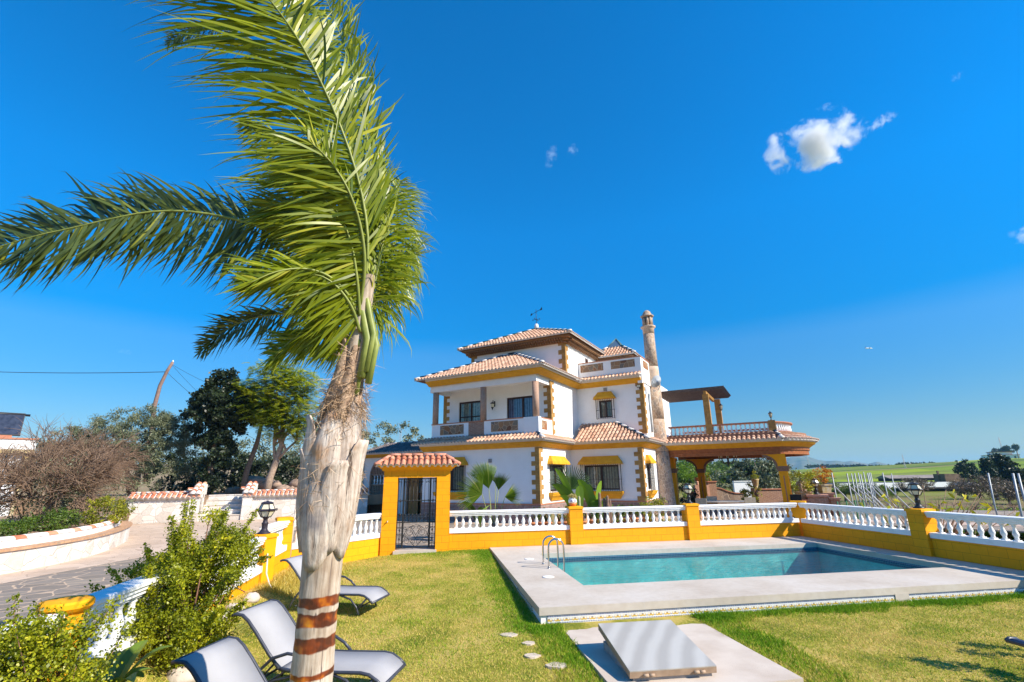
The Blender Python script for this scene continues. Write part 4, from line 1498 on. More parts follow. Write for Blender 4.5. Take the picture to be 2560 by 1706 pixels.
brick_cornice([(-6.05, 3.2), (0.25, 3.2), (0.25, 9.0), (-6.05, 9.0)], 9.40, house)
tr_ = hip_roof(-6.68, 0.88, 2.57, 9.63, 9.80, 11.45, house, 'tower_roof')
brick_cornice([(0.26, 8.6), (2.35, 8.6), (2.35, 11.6), (0.26, 11.6)], 9.18, house, 0.45, 0.32)
sr_ = hip_roof(-0.2, 2.9, 8.05, 12.1, 9.52, 10.75, house, 'stair_tower_roof', cut=0.68, apex=(1.25, 9.9))
m = MB()
for q0, q1 in (((0.72, 9.28), (1.78, 9.28)), ((1.78, 9.28), (1.78, 10.52)), ((1.78, 10.52), (0.72, 10.52)), ((0.72, 10.52), (0.72, 9.28))):
    m.tube([(*q0, 10.36), (*q1, 10.36)], 0.035, 6)
for q in ((0.72, 9.28), (1.78, 9.28), (1.78, 10.52), (0.72, 10.52)):
    m.tube([(*q, 10.36), (1.25, 9.9, 11.12)], 0.035, 6)
sk = m.build('skylight_frame', simple('verdigris_steel', (0.10, 0.20, 0.19), (0.07, 0.14, 0.14), 10, 0.5), sr_)
m = MB()
b4 = [(0.72, 9.28, 10.37), (1.78, 9.28, 10.37), (1.78, 10.52, 10.37), (0.72, 10.52, 10.37), (1.25, 9.9, 11.10)]
m.add(b4, [(0, 1, 4), (1, 2, 4), (2, 3, 4), (3, 0, 4)])
sgl = NT('skylight_glass')
sgl.col((0.10, 0.16, 0.22), 0.05, 0.8)
m.build('skylight_glass', sgl.m, sr_)


# quoins
def quoins(ca, cb, z0, z1, parent, fdir=-1, row=0.215, start=0, long=0.40, short=0.20, side=True):
    m = MB()
    z = z0
    k = start
    while z < z1 - 0.05:
        ze = min(z + row, z1)
        Lf, Ls = (long, short) if k % 2 == 0 else (short, long)
        x0, x1 = (ca - Lf, ca + 0.025) if fdir < 0 else (ca - 0.025, ca + Lf)
        m.box(x0, x1, cb - 0.025, cb + 0.02, z + 0.002, ze, 0, None, random.random())
        if side:
            sx = (ca - 0.02, ca + 0.025) if fdir < 0 else (ca - 0.025, ca + 0.02)
            m.box(*sx, cb + 0.02, cb + Ls, z + 0.002, ze, 0, None, random.random())
        z = ze
        k += 1
    return m.build('corner_quoins', 'quoin', parent)


quoins(0.0, 0.0, 0.90, 3.50, house)
quoins(3.9, 3.9, 0.90, 3.50, house)
quoins(0.0, 1.6, 4.03, 6.98, house)
quoins(-6.9, 1.6, 4.03, 6.98, house, 1)
quoins(3.9, 5.3, 4.30, 7.06, house)
quoins(0.25, 3.2, 7.7, 9.40, house, row=0.26)
quoins(-6.05, 3.2, 8.2, 9.40, house, 1, row=0.26)

# windows
window(house, FRONT(0), -5.9, -4.3, 1.48, 2.74, 'grilled_window', 2, True, (2.78, 3.16), True)
window(house, SIDE(0), 1.15, 2.85, 1.42, 2.68, 'grilled_window', 2, True, (2.74, 3.12), True)
window(house, FRONT(3.9), 0.76, 2.64, 1.42, 2.66, 'grilled_window', 2, True, (2.74, 3.12), True, bars=0.115)
window(house, SIDE(3.9), 4.62, 5.32, 1.42, 2.68, 'grilled_window', 1, True, (2.74, 3.14), True)
window(house, FRONT(5.3), 1.33, 2.09, 5.28, 6.26, 'grilled_window', 2, True, (6.36, 6.74), False)
window(house, FRONT(1.6), -5.83, -4.2, 4.05, 6.32, 'balcony_door', 2, trans=5.45, glass='curtain')
window(house, FRONT(1.6), -2.65, -0.72, 4.05, 6.30, 'balcony_door', 2, glass='blueglass')
m = MB()
m.box(0.2, 0.262, 6.35, 6.85, 8.45, 9.15)
m.build('tower_window', 'darkwood', house)

# balcony
m = MB()
for a in (-6.42, -3.27, -0.19):
    m = MB()
    m.lathe([(0.165, 4.93), (0.165, 6.74)], 20, (a, 0.215, 0))
    m.build('column', bricks('column_brick', (0.48, 0.27, 0.18), (0.40, 0.21, 0.14), (0.55, 0.42, 0.33), 0.12, 0.055, 0.01, 0.4, 0.85, noise_mix=0.3), house) if a < -5 else clone([o for o in house.children if o.name.startswith('column')][0], house, loc=(a + 6.42, 0, 0))
m = MB()
m.box(-6.58, -4.15, 0.12, 0.32, 3.95, 4.93)
m.box(-3.17, -0.80, 0.12, 0.32, 3.95, 4.93)
m.box(-4.15, -3.17, 0.16, 0.30, 3.95, 4.93)
m.box(-0.80, 0.03, 0.02, 0.32, 3.95, 4.96)
m.box(-0.17, 0.03, 0.32, 1.6, 3.95, 4.90)
m.box(-6.58, -6.38, 0.32, 1.6, 3.95, 4.93)
bp = m.build('balcony_parapet', 'white', house)
m = MB()
m.box(-6.62, -0.80, 0.10, 0.34, 4.931, 4.985)
m.box(-0.20, 0.05, 0.34, 1.6, 4.901, 4.945)
m.build('brick_coping', 'redcap', bp)
m = MB()
m.box(-4.15, -3.17, 0.125, 0.159, 4.05, 4.931)
m.build('brick_panel', 'brick', bp)
for a0, a1 in ((-6.0, -4.45), (-2.74, -1.17)):
    m = MB()
    m.box(a0, a1, 0.105, 0.119, 4.36, 4.86)
    m.build('stone_panel', 'panelstone', bp)
m = MB()
m.box(0.031, 0.045, 0.36, 0.95, 4.36, 4.80)
m.build('stone_panel', MT['panelstone'], bp)

# roof terrace parapet
m = MB()
m.box(0.27, 3.95, 5.10, 5.30, 7.40, 8.50)
m.box(3.75, 3.953, 5.30, 8.4, 7.10, 8.50)
m.box(3.70, 3.953, 5.10, 5.3, 7.02, 7.40)
rp = m.build('roof_parapet', 'white', house)
m = MB()
m.box(0.26, 3.98, 5.07, 5.33, 8.50, 8.55)
m.box(3.72, 3.98, 5.33, 8.4, 8.50, 8.55)
m.build('brick_coping', 'redcap', rp)
for a0, a1 in ((0.40, 1.78), (2.25, 3.62)):
    m = MB()
    m.box(a0, a1, 5.088, 5.099, 7.97, 8.40)
    m.build('stone_panel', 'panelstone', rp)
m = MB()
m.box(3.954, 3.965, 5.6, 6.7, 7.97, 8.40)
m.build('stone_panel', 'panelstone', rp)

# chimney
cx, cy = 4.04, 7.35
cz = lambda prof, name, mat, par, n=24: (lambda mm: (mm.lathe(prof, n, (cx, cy, 0)), mm.build(name, mat, par))[1])(MB())
ch = cz([(0.64, -0.2), (0.60, 0.5), (0.52, 2.2), (0.475, 3.4)], 'chimney', 'chimstone', house)
ch['label'] = 'tapering round chimney of patchwork stone'
cz([(0.485, 3.4), (0.485, 3.46), (0.45, 4.4), (0.43, 5.2)], 'lower_band', 'chimstone', ch)
cz([(0.43, 5.2), (0.405, 6.2), (0.385, 7.1)], 'upper_shaft', 'chimstone', ch)
cz([(0.395, 7.1), (0.395, 7.16), (0.375, 8.0), (0.365, 8.3)], 'plaster_band', 'chimplain', ch)
cz([(0.36, 8.3), (0.335, 9.4), (0.325, 10.35)], 'top_shaft', 'chimstone', ch)
cz([(0.335, 10.35), (0.335, 10.65), (0.37, 10.70), (0.44, 10.76), (0.44, 10.82), (0.30, 10.84)], 'collar', 'chimplain', ch)
m = MB()
for k in range(8):
    a = 2 * PI * k / 8 + 0.2
    m.tube([(cx + 0.24 * math.cos(a), cy + 0.24 * math.sin(a), 10.83), (cx + 0.24 * math.cos(a), cy + 0.24 * math.sin(a), 11.42)], 0.075, 8)
m.lathe([(0.16, 10.83), (0.16, 11.42)], 12, (cx, cy, 0), 1)
m.build('vent_lantern', ['chimstone', 'iron'], ch)
cz([(0.32, 11.42), (0.39, 11.45), (0.40, 11.50), (0.30, 11.54), (0.27, 11.62), (0.21, 11.76), (0.10, 11.86), (0.03, 11.88)], 'dome_cap', 'chimstone', ch)

# annex with arched brick lattice
an = MB()
AB = 3.2


def arch_strip(mb, x0, x1, zs, ztop, M, depth=0.3, n=14, mi=0):
    r = (x1 - x0) / 2
    c = (x0 + x1) / 2
    pts = [(c - r * math.cos(PI * k / n), zs + r * math.sin(PI * k / n)) for k in range(n + 1)]
    for (xa, za), (xb, zb) in zip(pts[:-1], pts[1:]):
        mb.add([(xa, 0, za), (xb, 0, zb), (xb, 0, ztop), (xa, 0, ztop), (xa, depth, za), (xb, depth, zb)], [(0, 1, 2, 3), (0, 4, 5, 1)], mi, False, M)
    for x in (x0, x1):
        mb.add([(x, 0, -0.1), (x, depth, -0.1), (x, depth, zs), (x, 0, zs)], [(0, 1, 2, 3)], mi, False, M)
    return pts


MA = FRONT(AB)
arches = [(-14.1, -12.1), (-10.9, -8.95)]
xs = [-14.75, -14.1, -12.1, -10.9, -8.95, -7.0]
for a, b in ((xs[0], xs[1]), (xs[2], xs[3]), (xs[4], xs[5])):
    an.add([(a, 0, -0.1), (b, 0, -0.1), (b, 0, 3.55), (a, 0, 3.55)], [(0, 1, 2, 3)], 0, False, MA)
for a, b in arches:
    arch_strip(an, a, b, 2.35, 3.55, MA)
an.box(-14.74, -7.0, AB + 2.2, AB + 2.4, -0.1, 3.5)
an.box(-14.75, -14.6, AB, AB + 2.3, -0.1, 3.55)
an.box(-14.6, -7.05, AB + 0.02, AB + 2.3, 3.50, 3.56)
ao = an.build('annex_wall', 'white', house)
for a, b in arches:
    lm = MB()
    for k in range(15):
        u0, u1 = PI * k / 15, PI * (k + 1) / 15
        c, r = (a + b) / 2, (b - a) / 2
        q = [(c - rr_ * math.cos(u), -0.015, 2.35 + rr_ * math.sin(u)) for u, rr_ in ((u0, r - 0.09), (u1, r - 0.09), (u1, r + 0.02), (u0, r + 0.02))]
        lm.add(q + [(x, 0.2, z) for x, y, z in q], [(0, 1, 2, 3), (0, 4, 5, 1)], 0, False, MA)
    for x in (a - 0.015, b - 0.085):
        lm.box(x, x + 0.1, -0.015, 0.2, 0.0, 2.35, 0, MA)
    x0 = a if a < -12 else (a + b) / 2 + 0.1
    lm.box(x0 + 0.1, b - 0.09, 0.05, 0.15, 0.0, 0.75, 0, MA)
    for z in (1.28, 1.72, 2.35):
        lm.box(x0 + 0.1, b - 0.09, 0.05, 0.15, z, z + 0.07, 0, MA)
    k = int((b - x0) / 0.16)
    for j in range(k):
        x = x0 + 0.14 + (b - x0 - 0.24) * (j + 0.5) / k
        for z0_, z1_ in ((0.75, 1.28), (1.35, 1.72), (2.42, 3.0)):
            if z1_ > 2.5:
                z1_ = 2.35 + math.sqrt(max(0, ((b - a) / 2) ** 2 - (x - (a + b) / 2) ** 2)) - 0.1
            lm.box(x - 0.035, x + 0.035, 0.06, 0.14, z0_, z1_, 0, MA)
    lat = lm.build('brick_lattice', 'brick', ao)
    bm_ = baluster_mesh(0.55, 1.0)
    first = None
    n = 6 if a < -12 else 3
    for j in range(n):
        x = x0 + 0.2 + (b - x0 - 0.4) * (j + 0.5) / n
        if first is None:
            first = bm_.build('baluster', 'balwhite', ao)
            o = first
        else:
            o = clone(first, ao)
        o.location = (x, AB + 0.1, 1.79)
m = MB()
m.box(-10.80, -10.05, AB + 0.12, AB + 0.18, 0.0, 2.6)
for z in (0.3, 1.2):
    for x in (-10.72, -10.40):
        m.box(x, x + 0.26, AB + 0.10, AB + 0.12, z, z + 0.75)
m.build('door', 'doorwood', ao)
m = MB()
roof_tiles(m, (-15.05, AB - 0.45, 3.74), (1, 0, 0), (0, 2.4, 0.78), [(0, 0), (7.6, 0), (7.6, 2.53), (0.5, 2.53)])
ar_ = m.build('annex_roof', ['tiledark', 'mortar', 'pan'], house)
ridge_tiles('ridge_tiles', [(-14.6, AB + 1.95, 4.50), (-7.4, AB + 1.95, 4.50)], ar_, ('mortar', 'tiledark'))
m = MB()
m.sweep([(-14.75, AB), (-7.0, AB)], [(0, 3.48), (0.10, 3.48), (0.28, 3.60), (0.32, 3.70), (0, 3.70)])
m.build('cornice', MT['ytrim'], ao)

# things fixed to the villa
def hthing(name, label, cat, a, b, z, rz=0.0, group=None):
    return thing(name, label, cat, h2w(a, b, z), HU + rz, group)


t = hthing('weather_vane', 'black weather vane on a white post at the tower peak', 'weather vane', -2.9, 6.1, 11.40)
m = MB()
m.lathe([(0.16, 0), (0.13, 0.35), (0.11, 0.42), (0.03, 0.45)], 12)
m.build('post', 'balwhite', t)
m = MB()
m.tube([(0, 0, 0.4), (0, 0, 1.45)], 0.018, 6)
for z, r in ((0.75, 0.20), (0.62, 0.0)):
    if r:
        m.tube([(-0.25, 0, z), (0.25, 0, z)], 0.014, 5)
        m.tube([(0, -0.25, z), (0, 0.25, z)], 0.014, 5)
        for x, y in ((0.25, 0), (-0.25, 0), (0, 0.25), (0, -0.25)):
            m.lathe([(0.0, -0.05), (0.045, 0), (0.0, 0.05)], 6, (x, y, z))
m.tube([(-0.38, 0, 1.15), (0.0, 0, 1.28), (0.34, 0, 1.40)], 0.014, 5)
m.add([(-0.42, -0.01, 1.06), (-0.26, -0.01, 1.14), (-0.36, -0.01, 1.26), (-0.42, 0.01, 1.06), (-0.26, 0.01, 1.14), (-0.36, 0.01, 1.26)], [(0, 1, 2), (5, 4, 3), (0, 3, 4, 1), (1, 4, 5, 2), (2, 5, 3, 0)])
m.add([(0.28, -0.01, 1.33), (0.46, -0.01, 1.36), (0.42, -0.01, 1.56), (0.28, 0.01, 1.33), (0.46, 0.01, 1.36), (0.42, 0.01, 1.56)], [(0, 1, 2), (5, 4, 3), (0, 3, 4, 1), (1, 4, 5, 2), (2, 5, 3, 0)])
m.build('vane', 'iron', t)

t = hthing('satellite_dish', 'small grey satellite dish on the villa wall before the chimney', 'satellite dish', 4.55, 6.1, 7.15, -0.5)
m = MB()
rg = 9
prof = [(0.36 * k / rg, 0.12 * (k / rg) ** 2) for k in range(rg + 1)]
R_ = Matrix.Rotation(math.radians(78), 4, 'X')
vs = []
m2 = MB()
m2.lathe([(max(r, 0.004), z) for r, z in prof], 24)
m.add(m2.v, m2.f, 0, True, R_)
m.build('dish', simple('light_grey_metal', (0.46, 0.50, 0.54), (0.40, 0.44, 0.48), 6, 0.5), t)
m = MB()
m.tube([(0, 0.02, 0), (0, 0.2, -0.15), (-0.45, 0.5, -0.35)], 0.022, 6)
m.tube([(0, -0.05, -0.34), (0, -0.36, -0.05)], 0.012, 6)
m.box(-0.04, 0.04, -0.42, -0.33, -0.08, 0.0)
m.build('arm', 'galv', t)

t = hthing('wall_lamp', 'black carriage lamp on the balcony wall between the two doors', 'wall lamp', -3.42, 1.6, 5.78)
m = MB()
m.tube([(0, 0, 0.28), (0, -0.10, 0.40), (0, -0.20, 0.42), (0, -0.24, 0.34)], 0.016, 6)
m.box(-0.04, 0.04, -0.02, 0.0, 0.1, 0.4)
m.lathe([(0.02, 0.34), (0.13, 0.27), (0.13, 0.25), (0.11, 0.24), (0.08, 0.02), (0.05, -0.02), (0.01, -0.12)], 6, (0, -0.24, 0), sm=False)
m.build('lamp_body', 'iron', t)
m = MB()
m.lathe([(0.085, 0.05), (0.112, 0.22)], 6, (0, -0.24, 0), sm=False)
m.build('lamp_glass', 'lampglass', t)


def floodlight(a, b, z, label):
    t = hthing('security_light', label, 'floodlight', a, b, z, 0, 'small security lights on the villa')
    m = MB()
    m.box(-0.03, 0.03, -0.12, 0.0, -0.02, 0.02)
    m.box(-0.10, 0.10, -0.2, -0.10, -0.09, 0.06)
    m.lathe([(0.04, -0.02), (0.045, 0.05), (0.02, 0.08)], 8, (0.05, -0.12, -0.14))
    m.build('housing', 'iron', t)
    m = MB()
    m.box(-0.085, 0.085, -0.206, -0.2, -0.075, 0.045)
    m.build('lens', 'lampglass', t)


floodlight(-6.35, 0.0, 3.36, 'small dark security light under the lower eave at the left')
floodlight(3.72, 5.3, 6.86, 'small dark security light under the upper eave by the chimney')
for a, b, z, lab in ((-2.72, 0.0, 2.92, 'small grey vent box on the shaded ground floor wall'), (1.75, 5.3, 6.88, 'small square vent grille under the upper eave')):
    m = MB()
    m.box(-0.09, 0.09, -0.05, 0.0, -0.09, 0.09)
    for k in range(4):
        m.box(-0.07, 0.07, -0.058, -0.05, -0.065 + k * 0.035, -0.045 + k * 0.035)
    tag(m.build('wall_vent', simple('grey_vent', (0.32, 0.31, 0.30), (0.25, 0.24, 0.23), 9, 0.7), None, h2w(a, b, z), HU), lab, 'vent', 'vents on the villa walls')
m = MB()
m.tube([(3.96, 6.35, 4.4), (3.96, 6.35, 6.6)], 0.05, 8)
m.build('downpipe', 'galv', house)

# ================================================================== COVERED TERRACE BESIDE THE VILLA
porch = thing('covered_terrace', 'open yellow terrace wing with tiled eaves and a balustraded roof', 'terrace', C0, HU)
PB0, PB1, PA1 = 7.45, 13.2, 10.05
arc = []
ac = ((PA1 - 0.55), (PB0 + PB1) / 2)
hh = (PB1 - PB0) / 2
sag = 1.35
Rr = (hh * hh + sag * sag) / (2 * sag)
acx = PA1 + sag - Rr
th0 = math.asin(hh / Rr)
for k in range(15):
    th = -th0 + 2 * th0 * k / 14
    arc.append((acx + Rr * math.cos(th), (PB0 + PB1) / 2 + Rr * math.sin(th)))
PP = [(3.95, PB0)] + arc + [(3.95, PB1)]
cornice(PP, 3.44, porch)
m = MB()
m.sweep(PP, [(-0.30, 3.06), (-0.02, 3.06), (-0.02, 3.26), (0.04, 3.28), (0.04, 3.44), (-0.30, 3.44)])
m.build('beam', 'beam', porch)
m = MB()
m.prism([(p[0], p[1]) for p in PP], 3.445, 3.60)
m.build('ceiling', 'beam', porch)
m = MB()
m.prism([(p[0], p[1]) for p in PP], 3.60, 4.18)
m.build('roof_slab', 'pan', porch)
m = MB()
EZP, run, dz = 3.80, 1.10, 0.42
T = math.hypot(run, dz)
roof_tiles(m, (3.9, PB0 - 0.50, EZP), (1, 0, 0), (0, run, dz), [(0, 0), (PA1 - 3.9 + 0.15, 0), (PA1 - 3.9 - 0.35, T), (0, T)], sp=0.235, r=0.092)
for (a, b) in zip(arc[:-1], arc[1:]):
    a, b = Vector((*a, 0)), Vector((*b, 0))
    na_, nb_ = (a - Vector((acx, (PB0 + PB1) / 2, 0))).normalized(), (b - Vector((acx, (PB0 + PB1) / 2, 0))).normalized()
    e0, e1 = a + na_ * 0.50, b + nb_ * 0.50
    u0, u1 = a - na_ * 0.60, b - nb_ * 0.60
    d = (e1 - e0)
    L = d.length
    d.normalize()
    nn = (na_ + nb_).normalized()
    s0, s1 = (u0 - e0).dot(d), (u1 - e0).dot(d)
    roof_tiles(m, (e0.x, e0.y, EZP), d, Vector((-nn.x * run, -nn.y * run, dz)), [(0, 0), (L, 0), (s1, T), (s0, T)], sp=0.235, r=0.092)
pr_ = m.build('eaves_roof', ML, porch)
ridge_tiles('hip_tiles', [(PA1 + 0.18, PB0 - 0.48, EZP + 0.02), (PA1 - 0.12, PB0 + 0.62, EZP + dz + 0.03)], pr_, r=0.12)

# terrace balustrade: path inset from the eaves
ins = -0.72
BP = [(4.5, PB0 - ins)]
for p in arc:
    v = Vector((p[0] - acx, p[1] - (PB0 + PB1) / 2)).normalized()
    BP.append((p[0] + v.x * ins, p[1] + v.y * ins))
BP[1] = (BP[1][0], PB0 - ins)
BP.append((4.5, PB1 + ins))
m = MB()
m.sweep(BP, [(-0.14, 4.05), (0.14, 4.05), (0.14, 4.22), (0.17, 4.24), (0.17, 4.30), (-0.14, 4.30)])
m.build('balustrade_curb', 'redcap', porch)
m = MB()
m.sweep(BP, [(-0.12, 4.72), (0.12, 4.72), (0.15, 4.76), (0.15, 4.80), (-0.15, 4.80), (-0.15, 4.76)])
m.build('balustrade_rail', 'redcap', porch)
tbm = MB()
tbm.box(-0.055, 0.055, -0.055, 0.055, 0, 0.04)
tbm.box(-0.05, 0.05, -0.05, 0.05, 0.38, 0.42)
tbm.lathe([(0.04, 0.04), (0.045, 0.08), (0.062, 0.14), (0.05, 0.2), (0.03, 0.28), (0.035, 0.34), (0.05, 0.38)], 8)
tb0 = None
for a, b in zip(BP[:-1], BP[1:]):
    a, b = Vector(a), Vector(b)
    L = (b - a).length
    n = max(2, int(round(L / 0.235)))
    for k in range(n):
        p = a + (b - a) * ((k + 0.5) / n)
        if tb0 is None:
            tb0 = tbm.build('terrace_baluster', 'balwhite', porch)
            o = tb0
        else:
            o = clone(tb0, porch)
        o.location = (p.x, p.y, 4.30)
for (x, y) in ((PA1 - 0.2, PB0 - ins), (6.72, PB0 - ins), (PA1 - 0.2, PB1 + ins)):
    m = MB()
    m.box(x - 0.17, x + 0.17, y - 0.17, y + 0.17, 4.22, 4.84)
    m.build('terrace_pillar', 'quoin', porch)


def porch_pillar(x, y, sides, rot=0.0):
    m = MB()
    M = Matrix.Translation((x, y, 0)) @ Matrix.Rotation(rot, 4, 'Z')
    m.box(-0.20, 0.20, -0.2, 0.2, -0.1, 2.22, 0, M)
    m.box(-0.20, 0.20, -0.2, 0.2, 2.46, 3.08, 0, M)
    n = 10
    for s in sides:
        pts = [(s * (0.20 + 0.66 * (1 - math.cos(u))), 2.46 + 0.58 * math.sin(u)) for u in [k * PI / 2 / n for k in range(n + 1)]]
        for (xa, za), (xb, zb) in zip(pts[:-1], pts[1:]):
            vs = [(xa, -0.17, za), (xb, -0.17, zb), (xb, -0.17, 3.08), (xa, -0.17, 3.08), (xa, 0.17, za), (xb, 0.17, zb), (xb, 0.17, 3.08), (xa, 0.17, 3.08)]
            m.add(vs, [(0, 1, 2, 3), (7, 6, 5, 4), (0, 4, 5, 1)], 0, False, M)
    p = m.build('porch_pillar', 'ypaint', porch)
    m = MB()
    for z0, z1, o in ((2.22, 2.30, 0.045), (2.30, 2.38, 0.07), (2.38, 2.46, 0.095)):
        m.box(-0.2 - o, 0.2 + o, -0.2 - o, 0.2 + o, z0, z1, 0, M)
    for s in sides:
        for k in range(n):
            u0, u1 = k * PI / 2 / n, (k + 0.86) * PI / 2 / n
            q = []
            for u, r in ((u0, 0.0), (u1, 0.0), (u1, 0.11), (u0, 0.11)):
                q.append((s * (0.20 + (0.66 + r * 0.9) - (0.66 + r * 0.0) * math.cos(u) - r * 0.9 * math.cos(u) * 0), 2.46 + (0.58 + 0) * math.sin(u)))
            q = []
            for u, r in ((u0, -0.10), (u1, -0.10), (u1, 0.012), (u0, 0.012)):
                cxx, czz = 0.20 + 0.66, 2.46
                q.append((s * (cxx - (0.66 - r * -1 if False else 0.66 + r) * math.cos(u)), czz + (0.58 + r) * math.sin(u)))
            vs = [(x_, -0.185, z_) for x_, z_ in q] + [(x_, 0.185, z_) for x_, z_ in q]
            m.add(vs, [(0, 1, 2, 3), (7, 6, 5, 4), (0, 4, 5, 1), (1, 5, 6, 2), (2, 6, 7, 3), (3, 7, 4, 0)], 0, False, M)
    m.build('brick_trim', simple('brown_trim', (0.30, 0.17, 0.11), (0.22, 0.12, 0.08), 12, 0.8), p)
    m = MB()
    m.box(-0.025, 0.025, -0.215, -0.2, 0.2, 2.0, 0, M)
    m.box(0.2, 0.215, -0.025, 0.025, 0.2, 2.0, 0, M)
    m.build('groove', MT['redcap'], p)
    return p


porch_pillar(10.02, PB0 + 0.22, (-1,))
porch_pillar(10.02, PB1 - 0.3, (-1,))
porch_pillar(5.3, PB1 - 0.3, (1, -1))
porch_pillar(4.35, PB0 + 1.2, (1,), PI / 2)
# villa wall behind the porch, arched doorway
m = MB()
for k in range(12):
    u0, u1 = PI * k / 12, PI * (k + 1) / 12
    q = [(9.7 - r * math.cos(u), -0.05, 2.2 + r * math.sin(u)) for u, r in ((u0, 0.55), (u1, 0.55), (u1, 0.70), (u0, 0.70))]
    m.add(q + [(x, 0.0, z) for x, y, z in q], [(0, 1, 2, 3), (0, 4, 5, 1), (3, 2, 6, 7)], 0, False, SIDE(3.9))
m.build('door_arch', 'redcap', porch)
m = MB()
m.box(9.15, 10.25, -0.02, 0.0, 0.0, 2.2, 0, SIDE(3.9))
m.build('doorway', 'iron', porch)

# terrace lamp
t = hthing('terrace_lamp', 'small black lamp on the corner pillar of the roof terrace', 'lamp', PA1 - 0.2, PB0 - ins, 4.84)
m = MB()
m.lathe([(0.09, 0), (0.05, 0.03), (0.025, 0.06), (0.025, 0.14), (0.06, 0.17), (0.03, 0.19)], 8)
m.lathe([(0.10, 0.36), (0.105, 0.38), (0.03, 0.45), (0.012, 0.50)], 6, sm=False)
for k in range(6):
    a = PI / 3 * k
    m.tube([(0.05 * math.cos(a), 0.05 * math.sin(a), 0.18), (0.095 * math.cos(a), 0.095 * math.sin(a), 0.37)], 0.008, 4)
m.build('frame', 'iron', t)
m = MB()
m.lathe([(0.045, 0.19), (0.088, 0.36)], 6, sm=False)
m.build('glass_pane', 'lampglass', t)

# pergola on the roof terrace
pg = thing('pergola', 'weathered brown slatted pergola on the roof terrace beside the chimney', 'pergola', C0, HU)
for (a, b) in ((6.72, PB0 - ins), (7.05, PB0 - ins + 2.4)):
    m = MB()
    m.box(a - 0.16, a + 0.16, b - 0.16, b + 0.16, 4.25, 6.52)
    m.build('post', 'quoin', pg)
m = MB()
m.box(6.65, 6.80, PB0 - ins - 0.3, PB0 - ins + 3.4, 6.52, 6.70)
m.build('cross_beam', MT['quoin'], pg)
sm_ = None
for k in range(9):
    m = MB()
    b = PB0 - ins - 0.35 + k * 0.46
    m.add([(4.0, b, 6.70), (7.62, b, 6.70), (7.78, b, 6.83), (7.78, b, 6.88), (4.0, b, 6.88), (4.0, b + 0.09, 6.70), (7.62, b + 0.09, 6.70), (7.78, b + 0.09, 6.83), (7.78, b + 0.09, 6.88), (4.0, b + 0.09, 6.88)],
          [(0, 1, 2, 3, 4), (9, 8, 7, 6, 5), (0, 5, 6, 1), (1, 6, 7, 2), (2, 7, 8, 3), (3, 8, 9, 4), (4, 9, 5, 0)])
    m.build('slat', 'oldwood', pg)
t = hthing('hanging_lantern', 'small lantern hanging under the pergola', 'lantern', 7.25, PB0 - ins + 2.1, 5.85)
m = MB()
m.tube([(0, 0, 0.35), (0, 0, 0.65)], 0.012, 5)
m.lathe([(0.10, 0.24), (0.10, 0.27), (0.03, 0.36)], 6, sm=False)
for k in range(6):
    a = PI / 3 * k
    m.tube([(0.06 * math.cos(a), 0.06 * math.sin(a), 0.0), (0.095 * math.cos(a), 0.095 * math.sin(a), 0.25)], 0.009, 4)
m.lathe([(0.03, -0.05), (0.065, 0.0)], 6, sm=False)
m.build('frame', 'iron', t)
m = MB()
m.lathe([(0.05, 0.01), (0.085, 0.24)], 6, sm=False)
m.build('glass_pane', 'lampglass', t)

# chandelier
cp = at(1660 + 838 / 5.227, 1000 + 800 / 5.227, 27.0)
t = thing('chandelier', 'black iron chandelier hanging under the terrace roof', 'chandelier', cp, 0.3)
m = MB()
m.tube([(0, 0, -0.18), (0, 0, 0.75)], 0.02, 6)
m.lathe([(0.01, -0.25), (0.07, -0.15), (0.05, -0.02), (0.03, 0.1)], 8)
for k in range(8):
    a = PI / 4 * k
    pts = []
    for j in range(9):
        u = j / 8
        r = 0.05 + 0.40 * u
        z = -0.10 * math.sin(PI * u) - 0.05 + 0.20 * u ** 3
        pts.append((r * math.cos(a), r * math.sin(a), z))
    m.tube(pts, 0.016, 5)
    m.lathe([(0.05, 0.15), (0.035, 0.17)], 6, (0.45 * math.cos(a), 0.45 * math.sin(a), 0))
m.build('frame', 'iron', t)
m = MB()
for k in range(8):
    a = PI / 4 * k
    m.lathe([(0.018, 0.17), (0.018, 0.26), (0.026, 0.29), (0.005, 0.34)], 6, (0.45 * math.cos(a), 0.45 * math.sin(a), 0))
m.build('candles', 'lampglass', t)

# ------------------------------------------------------------------ the sunny patio under and behind the terrace
MT['busta'] = leafmat('yellow_green_leaves', (0.10, 0.13, 0.01), (0.34, 0.34, 0.02), tip=(0.62, 0.52, 0.05))
MT['orange'] = leafmat('orange_leaves', (0.30, 0.10, 0.01), (0.62, 0.26, 0.01), tip=(0.70, 0.36, 0.02))
MT['greenl'] = leafmat('mid_green_leaves', (0.035, 0.075, 0.010), (0.13, 0.20, 0.025))
MT['bright'] = leafmat('bright_green_leaves', (0.07, 0.15, 0.015), (0.22, 0.36, 0.03))
MT['darkl'] = leafmat('dark_leaves', (0.008, 0.016, 0.008), (0.035, 0.055, 0.02), trans=0.12)
MT['olive'] = leafmat('olive_leaves', (0.06, 0.085, 0.045), (0.20, 0.22, 0.12), trans=0.15)
MT['greyl'] = leafmat('silvery_leaves', (0.07, 0.09, 0.05), (0.24, 0.27, 0.17), trans=0.15)


